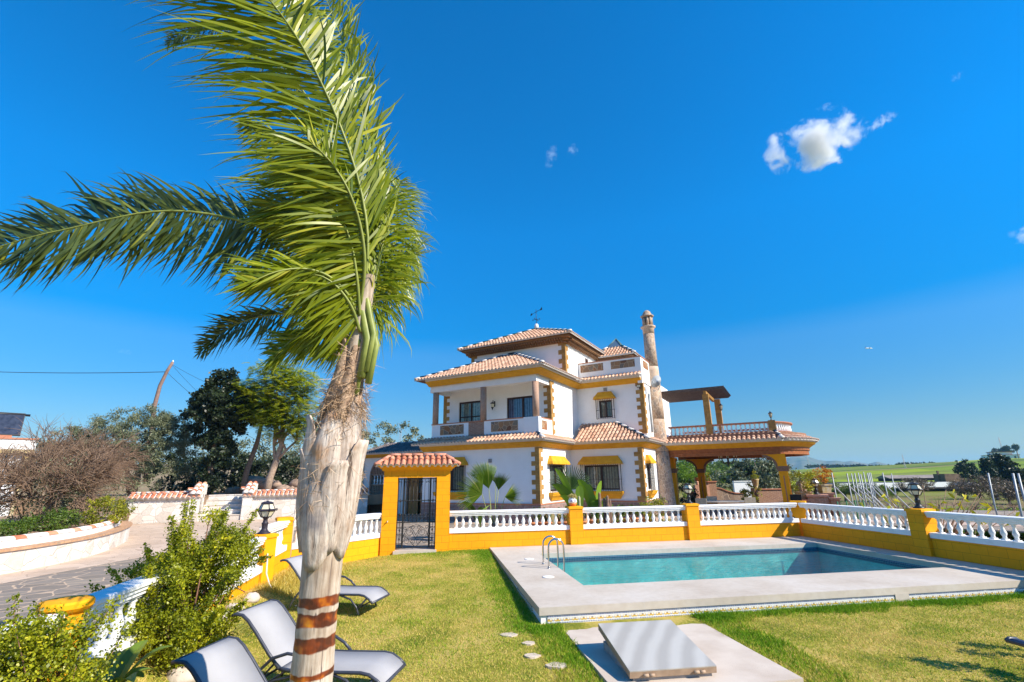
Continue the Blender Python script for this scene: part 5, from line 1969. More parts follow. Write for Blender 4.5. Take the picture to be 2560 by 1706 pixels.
def low_wall(name, p, q, h, mat, cap, label, th=0.25, z0=-0.1, steps=None):
    p, q = Vector((*p, 0)), Vector((*q, 0))
    d = q - p
    t = thing(name, label, 'wall', p, math.atan2(d.y, d.x))
    L = d.length
    m = MB()
    if steps is None:
        m.box(0, L, -th / 2, th / 2, z0, h)
        top = [(0, h), (L, h)]
    else:
        top = [(u * L, z) for u, z in steps]
        vs = [(x, -th / 2, z0) for x, z in top] + [(x, -th / 2, z) for x, z in top] + [(x, th / 2, z0) for x, z in top] + [(x, th / 2, z) for x, z in top]
        n = len(top)
        fs = []
        for i in range(n - 1):
            fs += [(i, i + 1, n + i + 1, n + i), (2 * n + i + 1, 2 * n + i, 3 * n + i, 3 * n + i + 1), (n + i, n + i + 1, 3 * n + i + 1, 3 * n + i)]
        fs += [(0, n, 3 * n, 2 * n), (n - 1, 3 * n - 1, 4 * n - 1, 2 * n - 1)]
        m.add(vs, fs)
    m.build('masonry', mat, t)
    m = MB()
    for (xa, za), (xb, zb) in zip(top[:-1], top[1:]):
        o = th / 2 + 0.05
        vs = [(xa, -o, za), (xb, -o, zb), (xb, o, zb), (xa, o, za), (xa, -o, za + 0.06), (xb, -o, zb + 0.06), (xb, o, zb + 0.06), (xa, o, za + 0.06)]
        m.add(vs, [(0, 3, 2, 1), (4, 5, 6, 7), (0, 1, 5, 4), (1, 2, 6, 5), (2, 3, 7, 6), (3, 0, 4, 7)])
    m.build('coping', cap, t)
    return t


def ap(px, py, d):
    p = at(1660 + px / 5.227, 1000 + py / 5.227, d)
    return (p.x, p.y)


MT['duskstone'] = rubble('brown_field_stone', [(0, (0.30, 0.21, 0.16)), (0.5, (0.40, 0.30, 0.23)), (1, (0.26, 0.20, 0.17))], (0.40, 0.31, 0.24), 2.2, 0.04, 0.6)
low_wall('garden_wall', ap(330, 1200, 33.5), ap(640, 1200, 33.5), 1.2, 'duskstone', 'redcap', 'stone wall with sloping red coping behind the patio at the left', steps=[(0, 0.95), (0.35, 0.98), (0.7, 1.12), (1, 1.30)])
low_wall('garden_wall', ap(655, 1200, 33.4), ap(1040, 1200, 33.4), 1.2, 'duskstone', 'redcap', 'stone wall with curved red coping in the middle of the patio', steps=[(0, 1.25), (0.2, 1.20), (0.45, 1.0), (0.7, 0.88), (1, 0.86)])
low_wall('garden_wall', ap(1215, 1200, 31.5), ap(1560, 1200, 31.5), 1.15, 'brick', 'redcap', 'low red brick wall right of the stone urn')
low_wall('garden_wall', ap(905, 1100, 42), ap(1150, 1100, 42), 1.5, 'white', 'balwhite', 'white rendered wall behind the patio trees')
pbm = MB()
t = thing('brick_pillar', 'square brick pillar between the two stone patio walls', 'pillar', (*ap(622, 1200, 33.4), 0))
pbm.box(-0.26, 0.26, -0.26, 0.26, -0.1, 1.62)
pbm.build('shaft', 'brick', t)
m = MB()
m.box(-0.31, 0.31, -0.31, 0.31, 1.62, 1.69)
m.build('cap', 'redcap', t)


def bush(name, label, cat, p, r, h, mat, n=1500, size=0.09, group=None, pot=None, potmat='terracotta', potr=0.2, poth=0.35, aspect=0.6):
    t = thing(name, label, cat, p, 0, group)
    z0 = 0.0
    if pot:
        m = MB()
        if pot == 'square':
            k = potr
            m.lathe([(k * 0.95, 0), (k * 1.15, poth * 0.85), (k * 1.3, poth * 0.88), (k * 1.3, poth)], 4, a0=PI / 4, sm=False)
        else:
            m.lathe([(potr * 0.62, 0), (potr * 0.95, poth * 0.82), (potr * 1.08, poth * 0.84), (potr * 1.08, poth), (potr * 0.9, poth)], 14)
        m.build('pot', potmat, t)
        z0 = poth
    m = MB()
    rn = random.Random(hash(label) % 1000 if False else len(label))
    for k in range(6):
        a = rn.uniform(0, 2 * PI)
        m.tube([(0.02 * math.cos(a), 0.02 * math.sin(a), max(0, z0 - 0.1)), (0.25 * r * math.cos(a), 0.25 * r * math.sin(a), z0 + h * 0.35), (0.6 * r * math.cos(a), 0.6 * r * math.sin(a), z0 + h * 0.75)], [0.02, 0.013, 0.006], 5)
    m.build('stem', 'twig', t)
    foliage('foliage', [(0, 0, z0 + h * 0.55, r, r, h * 0.5)], n, size, mat, t, aspect, clumps=max(8, n // 60), csize=r * 0.32)
    return t


MT['urnstone'] = simple('mossy_stone', (0.52, 0.45, 0.32), (0.42, 0.30, 0.10), 5, 0.9, bump=0.4)
p = at(1660 + 430 / 5.227, 1000 + 1020 / 5.227, 33.8)
bush('patio_shrub', 'dark shrub beside the far terrace pillar', 'shrub', (*ap(280, 1100, 32), 0.0), 0.62, 1.9, 'darkl', 1600, 0.10)
t = bush('patio_tree', 'light green bushy tree behind the patio left of the chandelier', 'tree', (*ap(395, 1100, 39), -0.2), 1.05, 4.0, 'bright', 5200, 0.11)
bush('potted_plant', 'round green plant in an orange pot on the stone wall end', 'potted plant', (*ap(576, 1100, 33.6), 1.30), 0.28, 0.55, 'busta', 500, 0.07, None, 'round', 'terracotta', 0.2, 0.35)
bush('potted_plant', 'yellow leafed bush in a large planter before the brick wall', 'potted plant', (*ap(1120, 1200, 30.4), 0.0), 0.55, 1.1, 'busta', 1600, 0.075, None, 'square', 'urnstone', 0.30, 0.45)
t = thing('stone_urn', 'pale stone urn with a clipped green plant on a brick pedestal', 'urn', (*ap(1195, 1100, 32), 0.0))
m = MB()
m.box(-0.24, 0.24, -0.24, 0.24, -0.1, 1.25)
m.build('pedestal', 'brick', t)
m = MB()
m.lathe([(0.16, 1.25), (0.12, 1.30), (0.16, 1.40), (0.22, 1.72), (0.26, 1.80), (0.2, 1.80)], 14)
m.build('bowl', 'urnstone', t)
foliage('foliage', [(0, 0, 1.92, 0.26, 0.26, 0.16), (0, 0, 2.15, 0.10, 0.10, 0.2)], 500, 0.06, 'busta', t, 0.6)
for (px, d, lab) in ((437, 33.2, 'terracotta finial with a small pot at the left of the stone wall'), (530, 33.2, 'terracotta finial with a round lamp on the stone wall')):
    t = thing('wall_finial', lab, 'finial', (*ap(px, 1100, d), 0.9), 0, 'finials on the patio wall')
    m = MB()
    m.box(-0.22, 0.22, -0.14, 0.14, -0.4, 0.55)
    m.lathe([(0.12, 0.55), (0.08, 0.62), (0.12, 0.72), (0.06, 0.8)], 10)
    m.build('post', simple('pink_clay', (0.62, 0.36, 0.26), (0.5, 0.27, 0.19), 9, 0.8), t)
    m = MB()
    if px > 500:
        m.tube([(0, 0, 0.8), (0, 0, 1.0)], 0.02, 6)
        m.lathe([(0.03, 0.98), (0.10, 1.05), (0.12, 1.13), (0.08, 1.22), (0.02, 1.26)], 10)
        m.build('lamp_globe', 'lampglass', t)
    else:
        m.lathe([(0.07, 0.8), (0.13, 1.0), (0.15, 1.02), (0.1, 1.02)], 10)
        m.build('pot', 'terracotta', t)
# table and chairs
t = thing('patio_table', 'long pale table with a blue cloth on the shaded patio', 'table', (*ap(830, 1300, 26.5), 0), HU + 0.2)
m = MB()
m.box(-1.2, 1.2, -0.5, 0.5, 0.72, 0.77)
m.build('tabletop', simple('pale_table', (0.62, 0.58, 0.52), (0.5, 0.46, 0.4), 5, 0.6), t)
for x in (-1.05, 1.05):
    for y in (-0.4, 0.4):
        m = MB()
        m.box(x - 0.04, x + 0.04, y - 0.04, y + 0.04, 0, 0.72)
        m.build('leg', 'oldwood', t)
tag(t, 'long pale table standing on the shaded patio under the chandelier')
MT['cane'] = simple('beige_cane', (0.50, 0.42, 0.31), (0.38, 0.31, 0.22), 22, 0.85, bump=0.3)


def chair():
    t = thing('patio_chair', '', 'chair', (0, 0, 0), 0, 'beige chairs around the patio table')
    m = MB()
    m.box(-0.26, 0.26, -0.26, 0.26, 0.36, 0.45)
    m.build('seat', 'cane', t)
    m = MB()
    m.box(-0.26, 0.26, 0.22, 0.28, 0.45, 0.98)
    m.build('backrest', 'cane', t)
    for x in (-0.26, 0.22):
        m = MB()
        m.box(x, x + 0.04, -0.24, 0.22, 0.60, 0.65)
        m.build('armrest', 'cane', t)
    for x in (-0.22, 0.22):
        for y in (-0.22, 0.22):
            m = MB()
            m.box(x - 0.03, x + 0.03, y - 0.03, y + 0.03, 0, 0.36)
            m.build('leg', 'cane', t)
    return t


c0 = chair()
c0['label'] = 'beige cane chair nearest the far terrace pillar'
c0.location = (*ap(495, 1320, 25.2), 0)
c0.rotation_euler = (0, 0, HU + PI)
for px, d, r, lab in ((630, 27.4, 0.1, 'beige cane chair behind the left end of the patio table'), (1110, 25.6, 0.3, 'beige cane chair at the right end of the patio table')):
    clone_tree(c0, loc=(*ap(px, 1320, d), 0), rz=HU + PI + r, label=lab)

# stepped brick terrace at the right with urns, bushes and lamps
def bp_(px, py, d):
    p = at(1980 + px / 7.128, 1120 + py / 7.128, d)
    return p


brk = MT['brick']
pinkb = simple('pink_brick', (0.56, 0.31, 0.23), (0.44, 0.23, 0.16), 14, 0.85, bump=0.3)
for px, d, h, w, lab in ((215, 26.0, 0.62, 0.36, 'pink brick pedestal under the yellow bush'), (455, 25.4, 0.98, 0.42, 'pink brick pedestal carrying a lantern'), (600, 26.5, 1.02, 0.36, 'pink brick pedestal under the orange bush'),
                         (760, 26.0, 0.80, 0.20, 'low pink brick post beside the green fence'), (330, 25.6, 0.75, 0.35, 'sloping pink brick block between two pedestals')):
    q = bp_(px, 900, d)
    t = thing('brick_pedestal', lab, 'pedestal', (q.x, q.y, 0), HU, 'brick pedestals right of the terrace')
    m = MB()
    m.box(-w, w, -w, w, -1.0, h)
    m.build('shaft', brk, t)
    m = MB()
    m.box(-w - 0.06, w + 0.06, -w - 0.06, w + 0.06, h, h + 0.08)
    m.build('cap', pinkb, t)
q = bp_(215, 900, 26.0)
bush('potted_plant', 'yellow flowering bush in a carved stone planter right of the terrace', 'potted plant', (q.x, q.y, 0.70), 0.75, 0.95, 'busta', 2600, 0.07, None, 'square', 'urnstone', 0.36, 0.5)
q = bp_(600, 900, 26.5)
bush('potted_plant', 'orange leafed bush in a square stone planter', 'potted plant', (q.x, q.y, 1.10), 0.46, 0.85, 'orange', 1600, 0.06, None, 'square', 'urnstone', 0.32, 0.42)
q = bp_(455, 900, 25.4)
lantern((q.x, q.y, 1.06), 'black lantern on the pink brick pedestal right of the terrace', 1.15, 0.2)
q = bp_(205, 900, 33)
t = lantern((q.x, q.y, 1.6), 'distant black lantern above the yellow flowering bush', 0.9, 0.2)
m = MB()
m.box(-0.18, 0.18, -0.18, 0.18, -2.2, 0)
m.build('post', brk, t)
q = bp_(70, 900, 24.5)
m = MB()
m.box(-0.24, 0.24, -0.2, 0.2, 0.0, 1.12)
m.box(-0.20, 0.20, -0.215, -0.2, 0.45, 1.05)
tag(m.build('speaker_box', simple('black_box', (0.012, 0.012, 0.013), (0.008, 0.008, 0.008), 20, 0.5), None, (q.x, q.y, 0), HU), 'black box standing at the foot of the right terrace pillar', 'box')


def feather_palm(name, label, p, r, nf, mat, leaf=0.25, nl=22, droop=0.5, trunk=0.0, tr=0.1, group=None, up=0.6):
    t = thing(name, label, 'palm', p, 0, group)
    if trunk > 0:
        m = MB()
        m.tube([(0, 0, -0.3), (0.02, 0, trunk * 0.5), (0, 0, trunk)], [tr * 1.2, tr, tr * 0.9], 8)
        m.build('trunk', 'trunk', t)
    V, F, R = [], [], []
    rn = random.Random(len(label))
    m = MB()
    for k in range(nf):
        a = 2 * PI * k / nf + rn.uniform(-0.2, 0.2)
        el = up * rn.uniform(0.5, 1.3)
        d = Vector((math.cos(a), math.sin(a), 0))
        pts = []
        for j in range(nl + 1):
            u = j / nl
            pts.append(Vector((0, 0, trunk)) + d * (r * u * math.cos(el * 0.6)) + Vector((0, 0, r * (el * u - droop * u * u))))
        m.tube([tuple(q_) for q_ in pts[::4]], 0.012, 4)
        s = Vector((-d.y, d.x, 0))
        for j in range(2, nl):
            tg = (pts[j + 1] - pts[j - 1]).normalized()
            ll = leaf * (0.5 + math.sin(PI * (j / nl) ** 0.8))
            for sg in (-1, 1):
                e = pts[j] + (s * sg * 0.8 + tg * 0.6 + Vector((0, 0, 0.2))) * ll
                w = tg * 0.02
                m.add([pts[j] - w, pts[j] + w, e], [(0, 1, 2)], 0, False, None, rn.random())
    m.build('fronds', mat, t)
    return t


q = bp_(500, 480, 30)
feather_palm('small_palm', 'small dark feather palm behind the orange bush', (q.x, q.y, q.z - 0.6), 0.95, 13, 'greenl', 0.22, 18, 0.55, 0.0, group=None, up=0.9)

# ================================================================== THE BIG PALM IN FRONT
PX, PY = -1.555, 4.2
palm = thing('palm_tree', 'tall windblown palm with a peeling pale trunk in the foreground', 'palm tree', (PX, PY, lawn_z(PX, PY)), 0)
pb = palm.location


def lean(z):
    return np.interp(z, [-0.5, 1.0, 2.4, 2.9, 3.4, 3.8, 4.2], [0.0, 0.0, 0.03, 0.10, 0.165, 0.20, 0.22])


def trad(z):
    return np.interp(z, [-0.5, 0.3, 0.63, 1.1, 1.48, 1.7, 2.0, 2.35, 2.6, 2.8, 3.0, 3.2, 3.5, 3.9], [0.20, 0.162, 0.150, 0.147, 0.154, 0.163, 0.175, 0.172, 0.15, 0.12, 0.095, 0.085, 0.078, 0.06])


def palm_trunk_mat():
    t = NT('palm_trunk')
    o = t.obj()
    s = t.n('SeparateXYZ', i_0=o)
    st = t.n('Mapping', i_Vector=o)
    st.inputs['Scale'].default_value = (26, 26, 2.2)
    fib = t.noise(1.0, 5, st.outputs[0], 0.6)
    blot = t.noise(5.5, 5)
    c = t.ramp(fib, [(0.30, (0.30, 0.225, 0.165)), (0.48, (0.47, 0.385, 0.30)), (0.66, (0.60, 0.52, 0.43))])
    c = t.mix(0.55, c, t.ramp(blot, [(0.35, (0.62, 0.50, 0.40)), (0.6, (1, 1, 1))]), 'MULTIPLY')
    dark = t.n('Mapping', i_Vector=o)
    dark.inputs['Scale'].default_value = (40, 40, 1.0)
    cr = t.noise(1.0, 2, dark.outputs[0])
    c = t.mix(t.ramp(cr, [(0.66, (0, 0, 0)), (0.70, (1, 1, 1))]), c, (0.16, 0.12, 0.10))
    wob = t.math('MULTIPLY', t.math('SUBTRACT', t.noise(4.2, 3), 0.5), 0.10)
    z = t.math('ADD', s.outputs[2], wob)
    amber = t.ramp(t.noise(7.5, 2), [(0.40, (0.07, 0.014, 0.004)), (0.52, (0.20, 0.035, 0.004)), (0.62, (0.50, 0.14, 0.006)), (0.72, (0.75, 0.33, 0.010))])
    tot = None
    for z0, z1 in BANDS:
        g = t.n('MapRange', i_0=t.math('ABSOLUTE', t.math('SUBTRACT', z, (z0 + z1) / 2)), i_1=(z1 - z0) / 2 + 0.006, i_2=(z1 - z0) / 2 - 0.004)
        tot = g.outputs[0] if tot is None else t.math('MAXIMUM', tot, g.outputs[0])
    low = t.n('MapRange', i_0=z, i_1=0.42 - pb.z + 0.36, i_2=0.36 - pb.z + 0.30)
    c = t.mix(t.math('MULTIPLY', tot, 0.96), c, amber)
    t.col(c, 0.85, 0.3)
    t.set(t.p.inputs['Roughness'], t.math('SUBTRACT', 0.88, t.math('MULTIPLY', tot, 0.58)))
    t.bump(t.math('ADD', fib, t.math('MULTIPLY', blot, 0.6)), 0.55, 0.012)
    return t.m


def z_at(py, d):
    return at(770, py, d).z - pb.z


BANDS = [(z_at(1521, 4.05), z_at(1497, 4.05)), (z_at(1570, 4.05), z_at(1537, 4.05)), (z_at(1632, 4.05), z_at(1598, 4.05)), (z_at(1706, 4.05), z_at(1690, 4.05))]
MT['palmtrunk'] = palm_trunk_mat()
m = MB()
N = 30
zs = np.linspace(-0.15, 3.95 - pb.z, 90)
vs, fs = [], []
rings = [b for ab in BANDS for b in ab]
for i, z in enumerate(zs):
    zw = z + pb.z
    lx = float(lean(zw))
    r0 = float(trad(zw))
    for b0, b1 in BANDS:
        if b0 < z < b1:
            r0 -= 0.003
        for e in (b0, b1):
            r0 += 0.005 * math.exp(-((z - e - 0.012) / 0.012) ** 2)
    for k in range(N):
        a = 2 * PI * k / N
        rr_ = r0 * (1 + 0.025 * math.sin(3 * a + z * 2) + 0.02 * math.sin(7 * a - z * 5))
        vs.append((lx + rr_ * math.cos(a), rr_ * math.sin(a), z))
for i in range(len(zs) - 1):
    for k in range(N):
        k2 = (k + 1) % N
        fs.append((i * N + k, i * N + k2, (i + 1) * N + k2, (i + 1) * N + k))
m.add(vs, fs, 0, True)
trunk = m.build('trunk', 'palmtrunk', palm)


def boot_mat():
    t = NT('leaf_base_husk')
    st = t.n('Mapping', i_Vector=t.obj())
    st.inputs['Scale'].default_value = (30, 30, 1.6)
    f = t.noise(1.0, 5, st.outputs[0], 0.6)
    b = t.noise(4.0, 5)
    c = t.ramp(f, [(0.3, (0.36, 0.26, 0.20)), (0.5, (0.55, 0.45, 0.37)), (0.66, (0.68, 0.60, 0.52))])
    c = t.mix(t.ramp(b, [(0.5, (0, 0, 0)), (0.68, (1, 1, 1))]), c, (0.50, 0.27, 0.13))
    c = t.mix(t.ramp(t.noise(3.0, 4), [(0.54, (0, 0, 0)), (0.66, (1, 1, 1))]), c, (0.30, 0.26, 0.25))
    ck = t.n('Mapping', i_Vector=t.obj())
    ck.inputs['Scale'].default_value = (16, 16, 1.1)
    kk = t.noise(1.0, 6, ck.outputs[0], 0.7)
    c = t.mix(t.ramp(kk, [(0.60, (0, 0, 0)), (0.66, (1, 1, 1))]), c, (0.12, 0.085, 0.065))
    c = t.mix(0.35, c, t.ramp(t.noise(14, 6), [(0.3, (0.4, 0.36, 0.33)), (0.6, (1, 1, 1))]), 'MULTIPLY')
    t.col(c, 0.75, 0.3)
    t.bump(t.math('ADD', f, t.math('MULTIPLY', kk, -0.8)), 0.7, 0.015)
    return t.m


MT['boot'] = boot_mat()
MT['huskbrown'] = simple('brown_husk', (0.46, 0.32, 0.21), (0.24, 0.15, 0.10), 9, 0.85, bump=0.6, bscale=30, lo=0.3, hi=0.6)


def boot(ang, z0, z1, W, out=0.05, tip=0.10, dip=0.14, seed=0):
    """an old leaf base: wide rounded foot hugging the trunk, narrowing to a stub that stands off at the top"""
    m = MB()
    nu, nv = 13, 16
    vs, fs = [], []
    for layer in (0, 1):
        for j in range(nv):
            v = j / (nv - 1)
            for i in range(nu):
                u = 2 * i / (nu - 1) - 1
                wv = W * (0.22 + 0.78 * (1 - v) ** 0.75) * (0.75 + 0.25 * min(1, v * 6))
                a = ang + u * wv
                z = z0 + (z1 - z0) * v + dip * (u * u) * (1 - v) ** 2
                zw = z + pb.z
                base = float(trad(zw))
                rr_ = base + 0.012 + out * math.sin(PI * min(1, v * 1.1)) * (1 - 0.6 * u * u) + tip * v ** 3 - (0.014 if layer else 0) + 0.006 * math.sin(9 * a + seed) * (1 - v)
                rr_ += 0.018 * (1 - abs(u)) * (1 - v)
                lx = float(lean(zw))
                vs.append((lx + rr_ * math.cos(a), rr_ * math.sin(a), z))
    off = nu * nv
    for l in (0, 1):
        for j in range(nv - 1):
            for i in range(nu - 1):
                q = (l * off + j * nu + i, l * off + j * nu + i + 1, l * off + (j + 1) * nu + i + 1, l * off + (j + 1) * nu + i)
                fs.append(q if l == 0 else q[::-1])
    edge = [(0, i) for i in range(nu)] + [(j, nu - 1) for j in range(1, nv)] + [(nv - 1, i) for i in range(nu - 2, -1, -1)] + [(j, 0) for j in range(nv - 2, 0, -1)]
    for (a0, b0), (a1, b1) in zip(edge, edge[1:] + edge[:1]):
        p, q = a0 * nu + b0, a1 * nu + b1
        fs.append((p, p + off, q + off, q))
    m.add(vs, fs, 0, True)
    return m.build('leaf_base', 'boot' if D(2.5) > z0 else 'huskbrown', palm)


D = lambda w: w - pb.z
# angles: -90 deg faces the camera, 0 right
for ang, z0, z1, W, out, tip, dip in ((-100, 1.42, 2.30, 70, 0.05, 0.03, 0.22), (-60, 1.55, 2.25, 55, 0.045, 0.10, 0.20), (-20, 1.50, 2.42, 58, 0.05, 0.12, 0.2), (-150, 1.55, 2.35, 50, 0.05, 0.10, 0.18), (60, 1.5, 2.4, 70, 0.05, 0.05, 0.2), (130, 1.5, 2.3, 60, 0.05, 0.05, 0.2),
                                  (-95, 1.98, 2.75, 60, 0.055, 0.02, 0.16), (-140, 1.95, 2.62, 45, 0.05, 0.13, 0.12), (-30, 2.0, 2.80, 52, 0.05, 0.03, 0.15), (90, 2.1, 2.8, 60, 0.04, 0.03, 0.15), (-75, 2.55, 3.25, 42, 0.03, 0.0, 0.1), (-35, 2.7, 3.45, 40, 0.03, 0.01, 0.1), (-125, 2.7, 3.30, 38, 0.03, 0.06, 0.1), (180, 2.6, 3.2, 45, 0.03, 0.05, 0.1)):
    boot(math.radians(ang), D(z0), D(z1), math.radians(W), out, tip, dip, ang)

# brown fibre
m = MB()
rn = random.Random(3)
for k in range(1700):
    zz = rn.choice([rn.gauss(2.82, 0.14), rn.gauss(2.66, 0.12), rn.gauss(2.74, 0.2), rn.gauss(2.74, 0.2), rn.uniform(1.9, 3.3), rn.gauss(2.15, 0.12)])
    a = rn.uniform(-PI, 0.35) if rn.random() < 0.85 else rn.uniform(-PI, PI)
    r = float(trad(zz)) + rn.uniform(0.01, 0.055)
    lx = float(lean(zz))
    p = Vector((lx + r * math.cos(a), r * math.sin(a), D(zz)))
    t_ = Vector((-math.sin(a), math.cos(a), 0)) * rn.uniform(-1, 1) + Vector((0, 0, rn.uniform(-1, 0.5))) + Vector((math.cos(a), math.sin(a), 0)) * rn.uniform(0, 0.45)
    t_.normalize()
    L = rn.uniform(0.06, 0.22)
    w = Vector((rn.uniform(-1, 1), rn.uniform(-1, 1), rn.uniform(-1, 1))).normalized() * 0.0022
    q1 = p + t_ * L * 0.5 + Vector((0, 0, -0.01))
    q2 = p + t_ * L + Vector((0, 0, -0.05 * rn.random()))
    m.add([p - w, p + w, q1 + w, q1 - w, q2], [(0, 1, 2, 3), (3, 2, 4)], 0, False, None, rn.random())
ft = NT('palm_fibre')
ft.col(ft.ramp(ft.rnd(), [(0, (0.18, 0.11, 0.065)), (0.5, (0.42, 0.28, 0.17)), (1, (0.62, 0.46, 0.31))]), 0.9, 0.1)
m.build('fibre', ft.m, palm)['kind'] = 'stuff'

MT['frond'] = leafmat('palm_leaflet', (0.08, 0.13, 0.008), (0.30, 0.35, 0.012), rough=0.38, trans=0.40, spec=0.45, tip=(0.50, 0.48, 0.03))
MT['frondshade'] = leafmat('palm_leaflet_shaded', (0.03, 0.06, 0.020), (0.12, 0.16, 0.03), rough=0.35, trans=0.28, spec=0.5, tip=(0.32, 0.32, 0.03))  # darker copy of palm_leaflet; shade on the fronds is put into the colour
MT['petiole'] = simple('green_petiole', (0.30, 0.33, 0.08), (0.20, 0.24, 0.05), 8, 0.45)


def catmull(P, n):
    P = [Vector(p) for p in P]
    P = [P[0] * 2 - P[1]] + P + [P[-1] * 2 - P[-2]]
    out = []
    seg = len(P) - 3
    for i in range(n + 1):
        u = i / n * seg
        k = min(int(u), seg - 1)
        t = u - k
        a, b, c, d = P[k:k + 4]
        out.append(0.5 * ((2 * b) + (c - a) * t + (2 * a - 5 * b + 4 * c - d) * t * t + (3 * b - a - 3 * c + d) * t ** 3))
    return out


def frond(pts, n, la, lb, da, db, bend, width, seed, mat='frond', t0=0.12, rad=0.017, curl=0.42, n2=8, mess=0.17):
    rn = random.Random(seed)
    C = catmull([Vector(p) - pb for p in pts], 60)
    m = MB()
    m.tube(C[::3], [rad * (1 - 0.8 * i / 20) for i in range(21)], 6, 1)
    bend = Vector(bend)
    for i in range(n):
        u = t0 + (1 - t0) * (i + rn.random() * 0.8) / n
        x = u * 60
        k = min(int(x), 59)
        p = C[k].lerp(C[k + 1], x - k)
        tg = (C[min(k + 1, 60)] - C[max(k - 1, 0)]).normalized()
        for which, (ls, dd) in enumerate(((la, da), (lb, db))):
            L = (ls[0] + (ls[1] - ls[0]) * u) * rn.uniform(0.75, 1.12) * min(1.0, 0.35 + 4 * (1 - u) + 0.0)
            d = Vector(dd[0]).lerp(Vector(dd[1]), u)
            d = d + Vector((rn.gauss(0, mess), rn.gauss(0, mess * 1.2), rn.gauss(0, mess)))
            d.normalize()
            bd = bend * rn.uniform(0.5, 1.6) + Vector((rn.gauss(0, 0.08), rn.gauss(0, 0.08), rn.gauss(0, 0.10)))
            wv = tg - d * tg.dot(d)
            if wv.length < 0.2:
                wv = Vector((0, 0, 1)) - d * d.z
            wv.normalize()
            tw = rn.uniform(-0.6, 0.6)
            nv = d.cross(wv)
            wv = wv * math.cos(tw) + nv * math.sin(tw)
            fold = rn.random() < curl
            kink = rn.uniform(0.45, 0.75)
            kd = Vector((rn.uniform(-1, -0.2), rn.uniform(-0.4, 0.4), rn.uniform(-1.2, -0.1)))
            vs, fs = [], []
            q = p.copy()
            cur = d.copy()
            for j in range(n2 + 1):
                s = j / n2
                w = width * (0.35 + 1.1 * math.sin(PI * min(1, s * 0.86 + 0.13)) ** 0.8) * (1 - s ** 4 * 0.98)
                wj = (wv - cur * wv.dot(cur))
                if wj.length > 1e-3:
                    wj.normalize()
                vs += [q - wj * w / 2, q + wj * w / 2]
                cur = (d + bd * 2 * s * s + (kd * 1.3 * max(0, s - kink) / (1 - kink) if fold else Vector((0, 0, 0)))).normalized()
                q = q + cur * (L / n2)
            fs = [(2 * j, 2 * j + 1, 2 * j + 3, 2 * j + 2) for j in range(n2)]
            m.add(vs, fs, 0, True, None, min(1, max(0, rn.gauss(0.5, 0.24))))
    return m.build('frond', [MT[mat], MT['petiole']], palm)


A = at
base = A(905, 770, 4.2)
# the long frond to the left, seen from below
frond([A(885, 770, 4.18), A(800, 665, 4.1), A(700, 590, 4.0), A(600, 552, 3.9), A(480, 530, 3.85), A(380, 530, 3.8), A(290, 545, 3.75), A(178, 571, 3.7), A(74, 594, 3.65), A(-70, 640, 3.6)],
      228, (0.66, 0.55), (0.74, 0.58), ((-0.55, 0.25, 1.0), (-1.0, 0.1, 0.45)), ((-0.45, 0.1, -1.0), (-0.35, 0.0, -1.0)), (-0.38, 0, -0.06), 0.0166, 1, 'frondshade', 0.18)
# tall frond leaning out of the top of the picture
frond([A(905, 770, 4.2), A(920, 620, 4.12), A(905, 490, 4.05), A(864, 350, 3.9), A(803, 207, 3.75), A(742, 93, 3.6), A(675, 0, 3.5), A(600, -90, 3.4), A(510, -170, 3.3)],
      244, (1.10, 1.42), (0.80, 0.72), ((-1.0, -0.2, 0.10), (-1.0, -0.15, 0.02)), ((0.12, 0.35, 1.0), (0.42, 0.25, 1.0)), (-0.16, 0, -0.22), 0.0202, 2, 'frond', 0.10)
# upright spear behind it, leaflets streaming up
frond([A(915, 770, 4.25), A(930, 620, 4.4), A(932, 480, 4.55), A(915, 330, 4.7), A(880, 180, 4.8), A(840, 60, 4.9), A(790, -60, 5.0)],
      185, (0.60, 0.75), (0.60, 0.70), ((-0.8, 0.0, 0.25), (-0.9, 0.0, 0.1)), ((0.22, 0.2, 1.0), (0.30, 0.1, 1.0)), (-0.12, 0, -0.05), 0.0194, 3, 'frond', 0.12)
# fronds towards the camera and left, leaflets streaming left
frond([A(900, 770, 4.15), A(912, 660, 3.98), A(900, 560, 3.85), A(868, 470, 3.7), A(822, 400, 3.6), A(770, 350, 3.5)],
      170, (0.75, 0.70), (0.70, 0.60), ((-1.0, -0.2, -0.22), (-1.0, -0.1, 0.0)), ((-0.75, 0.3, 0.15), (-0.2, 0.3, 0.8)), (-0.2, 0, -0.22), 0.0166, 4, 'frond', 0.10)
frond([A(895, 790, 4.15), A(868, 735, 4.0), A(820, 690, 3.85), A(760, 672, 3.7), A(690, 680, 3.55), A(620, 710, 3.45)],
      159, (0.50, 0.45), (0.55, 0.42), ((-0.9, 0.1, 0.45), (-1.0, 0.0, 0.25)), ((-0.8, -0.1, -0.6), (-0.8, -0.1, -0.65)), (-0.3, 0, -0.10), 0.0144, 5, 'frond', 0.10)
frond([A(900, 790, 4.2), A(885, 690, 4.1), A(850, 600, 4.0), A(800, 545, 3.92), A(735, 520, 3.85), A(660, 525, 3.8)],
      159, (0.55, 0.45), (0.60, 0.45), ((-0.8, 0.1, 0.45), (-1.0, 0.0, 0.35)), ((-0.9, -0.1, -0.42), (-0.85, -0.1, -0.5)), (-0.3, 0, -0.12), 0.0158, 6, 'frond', 0.10)
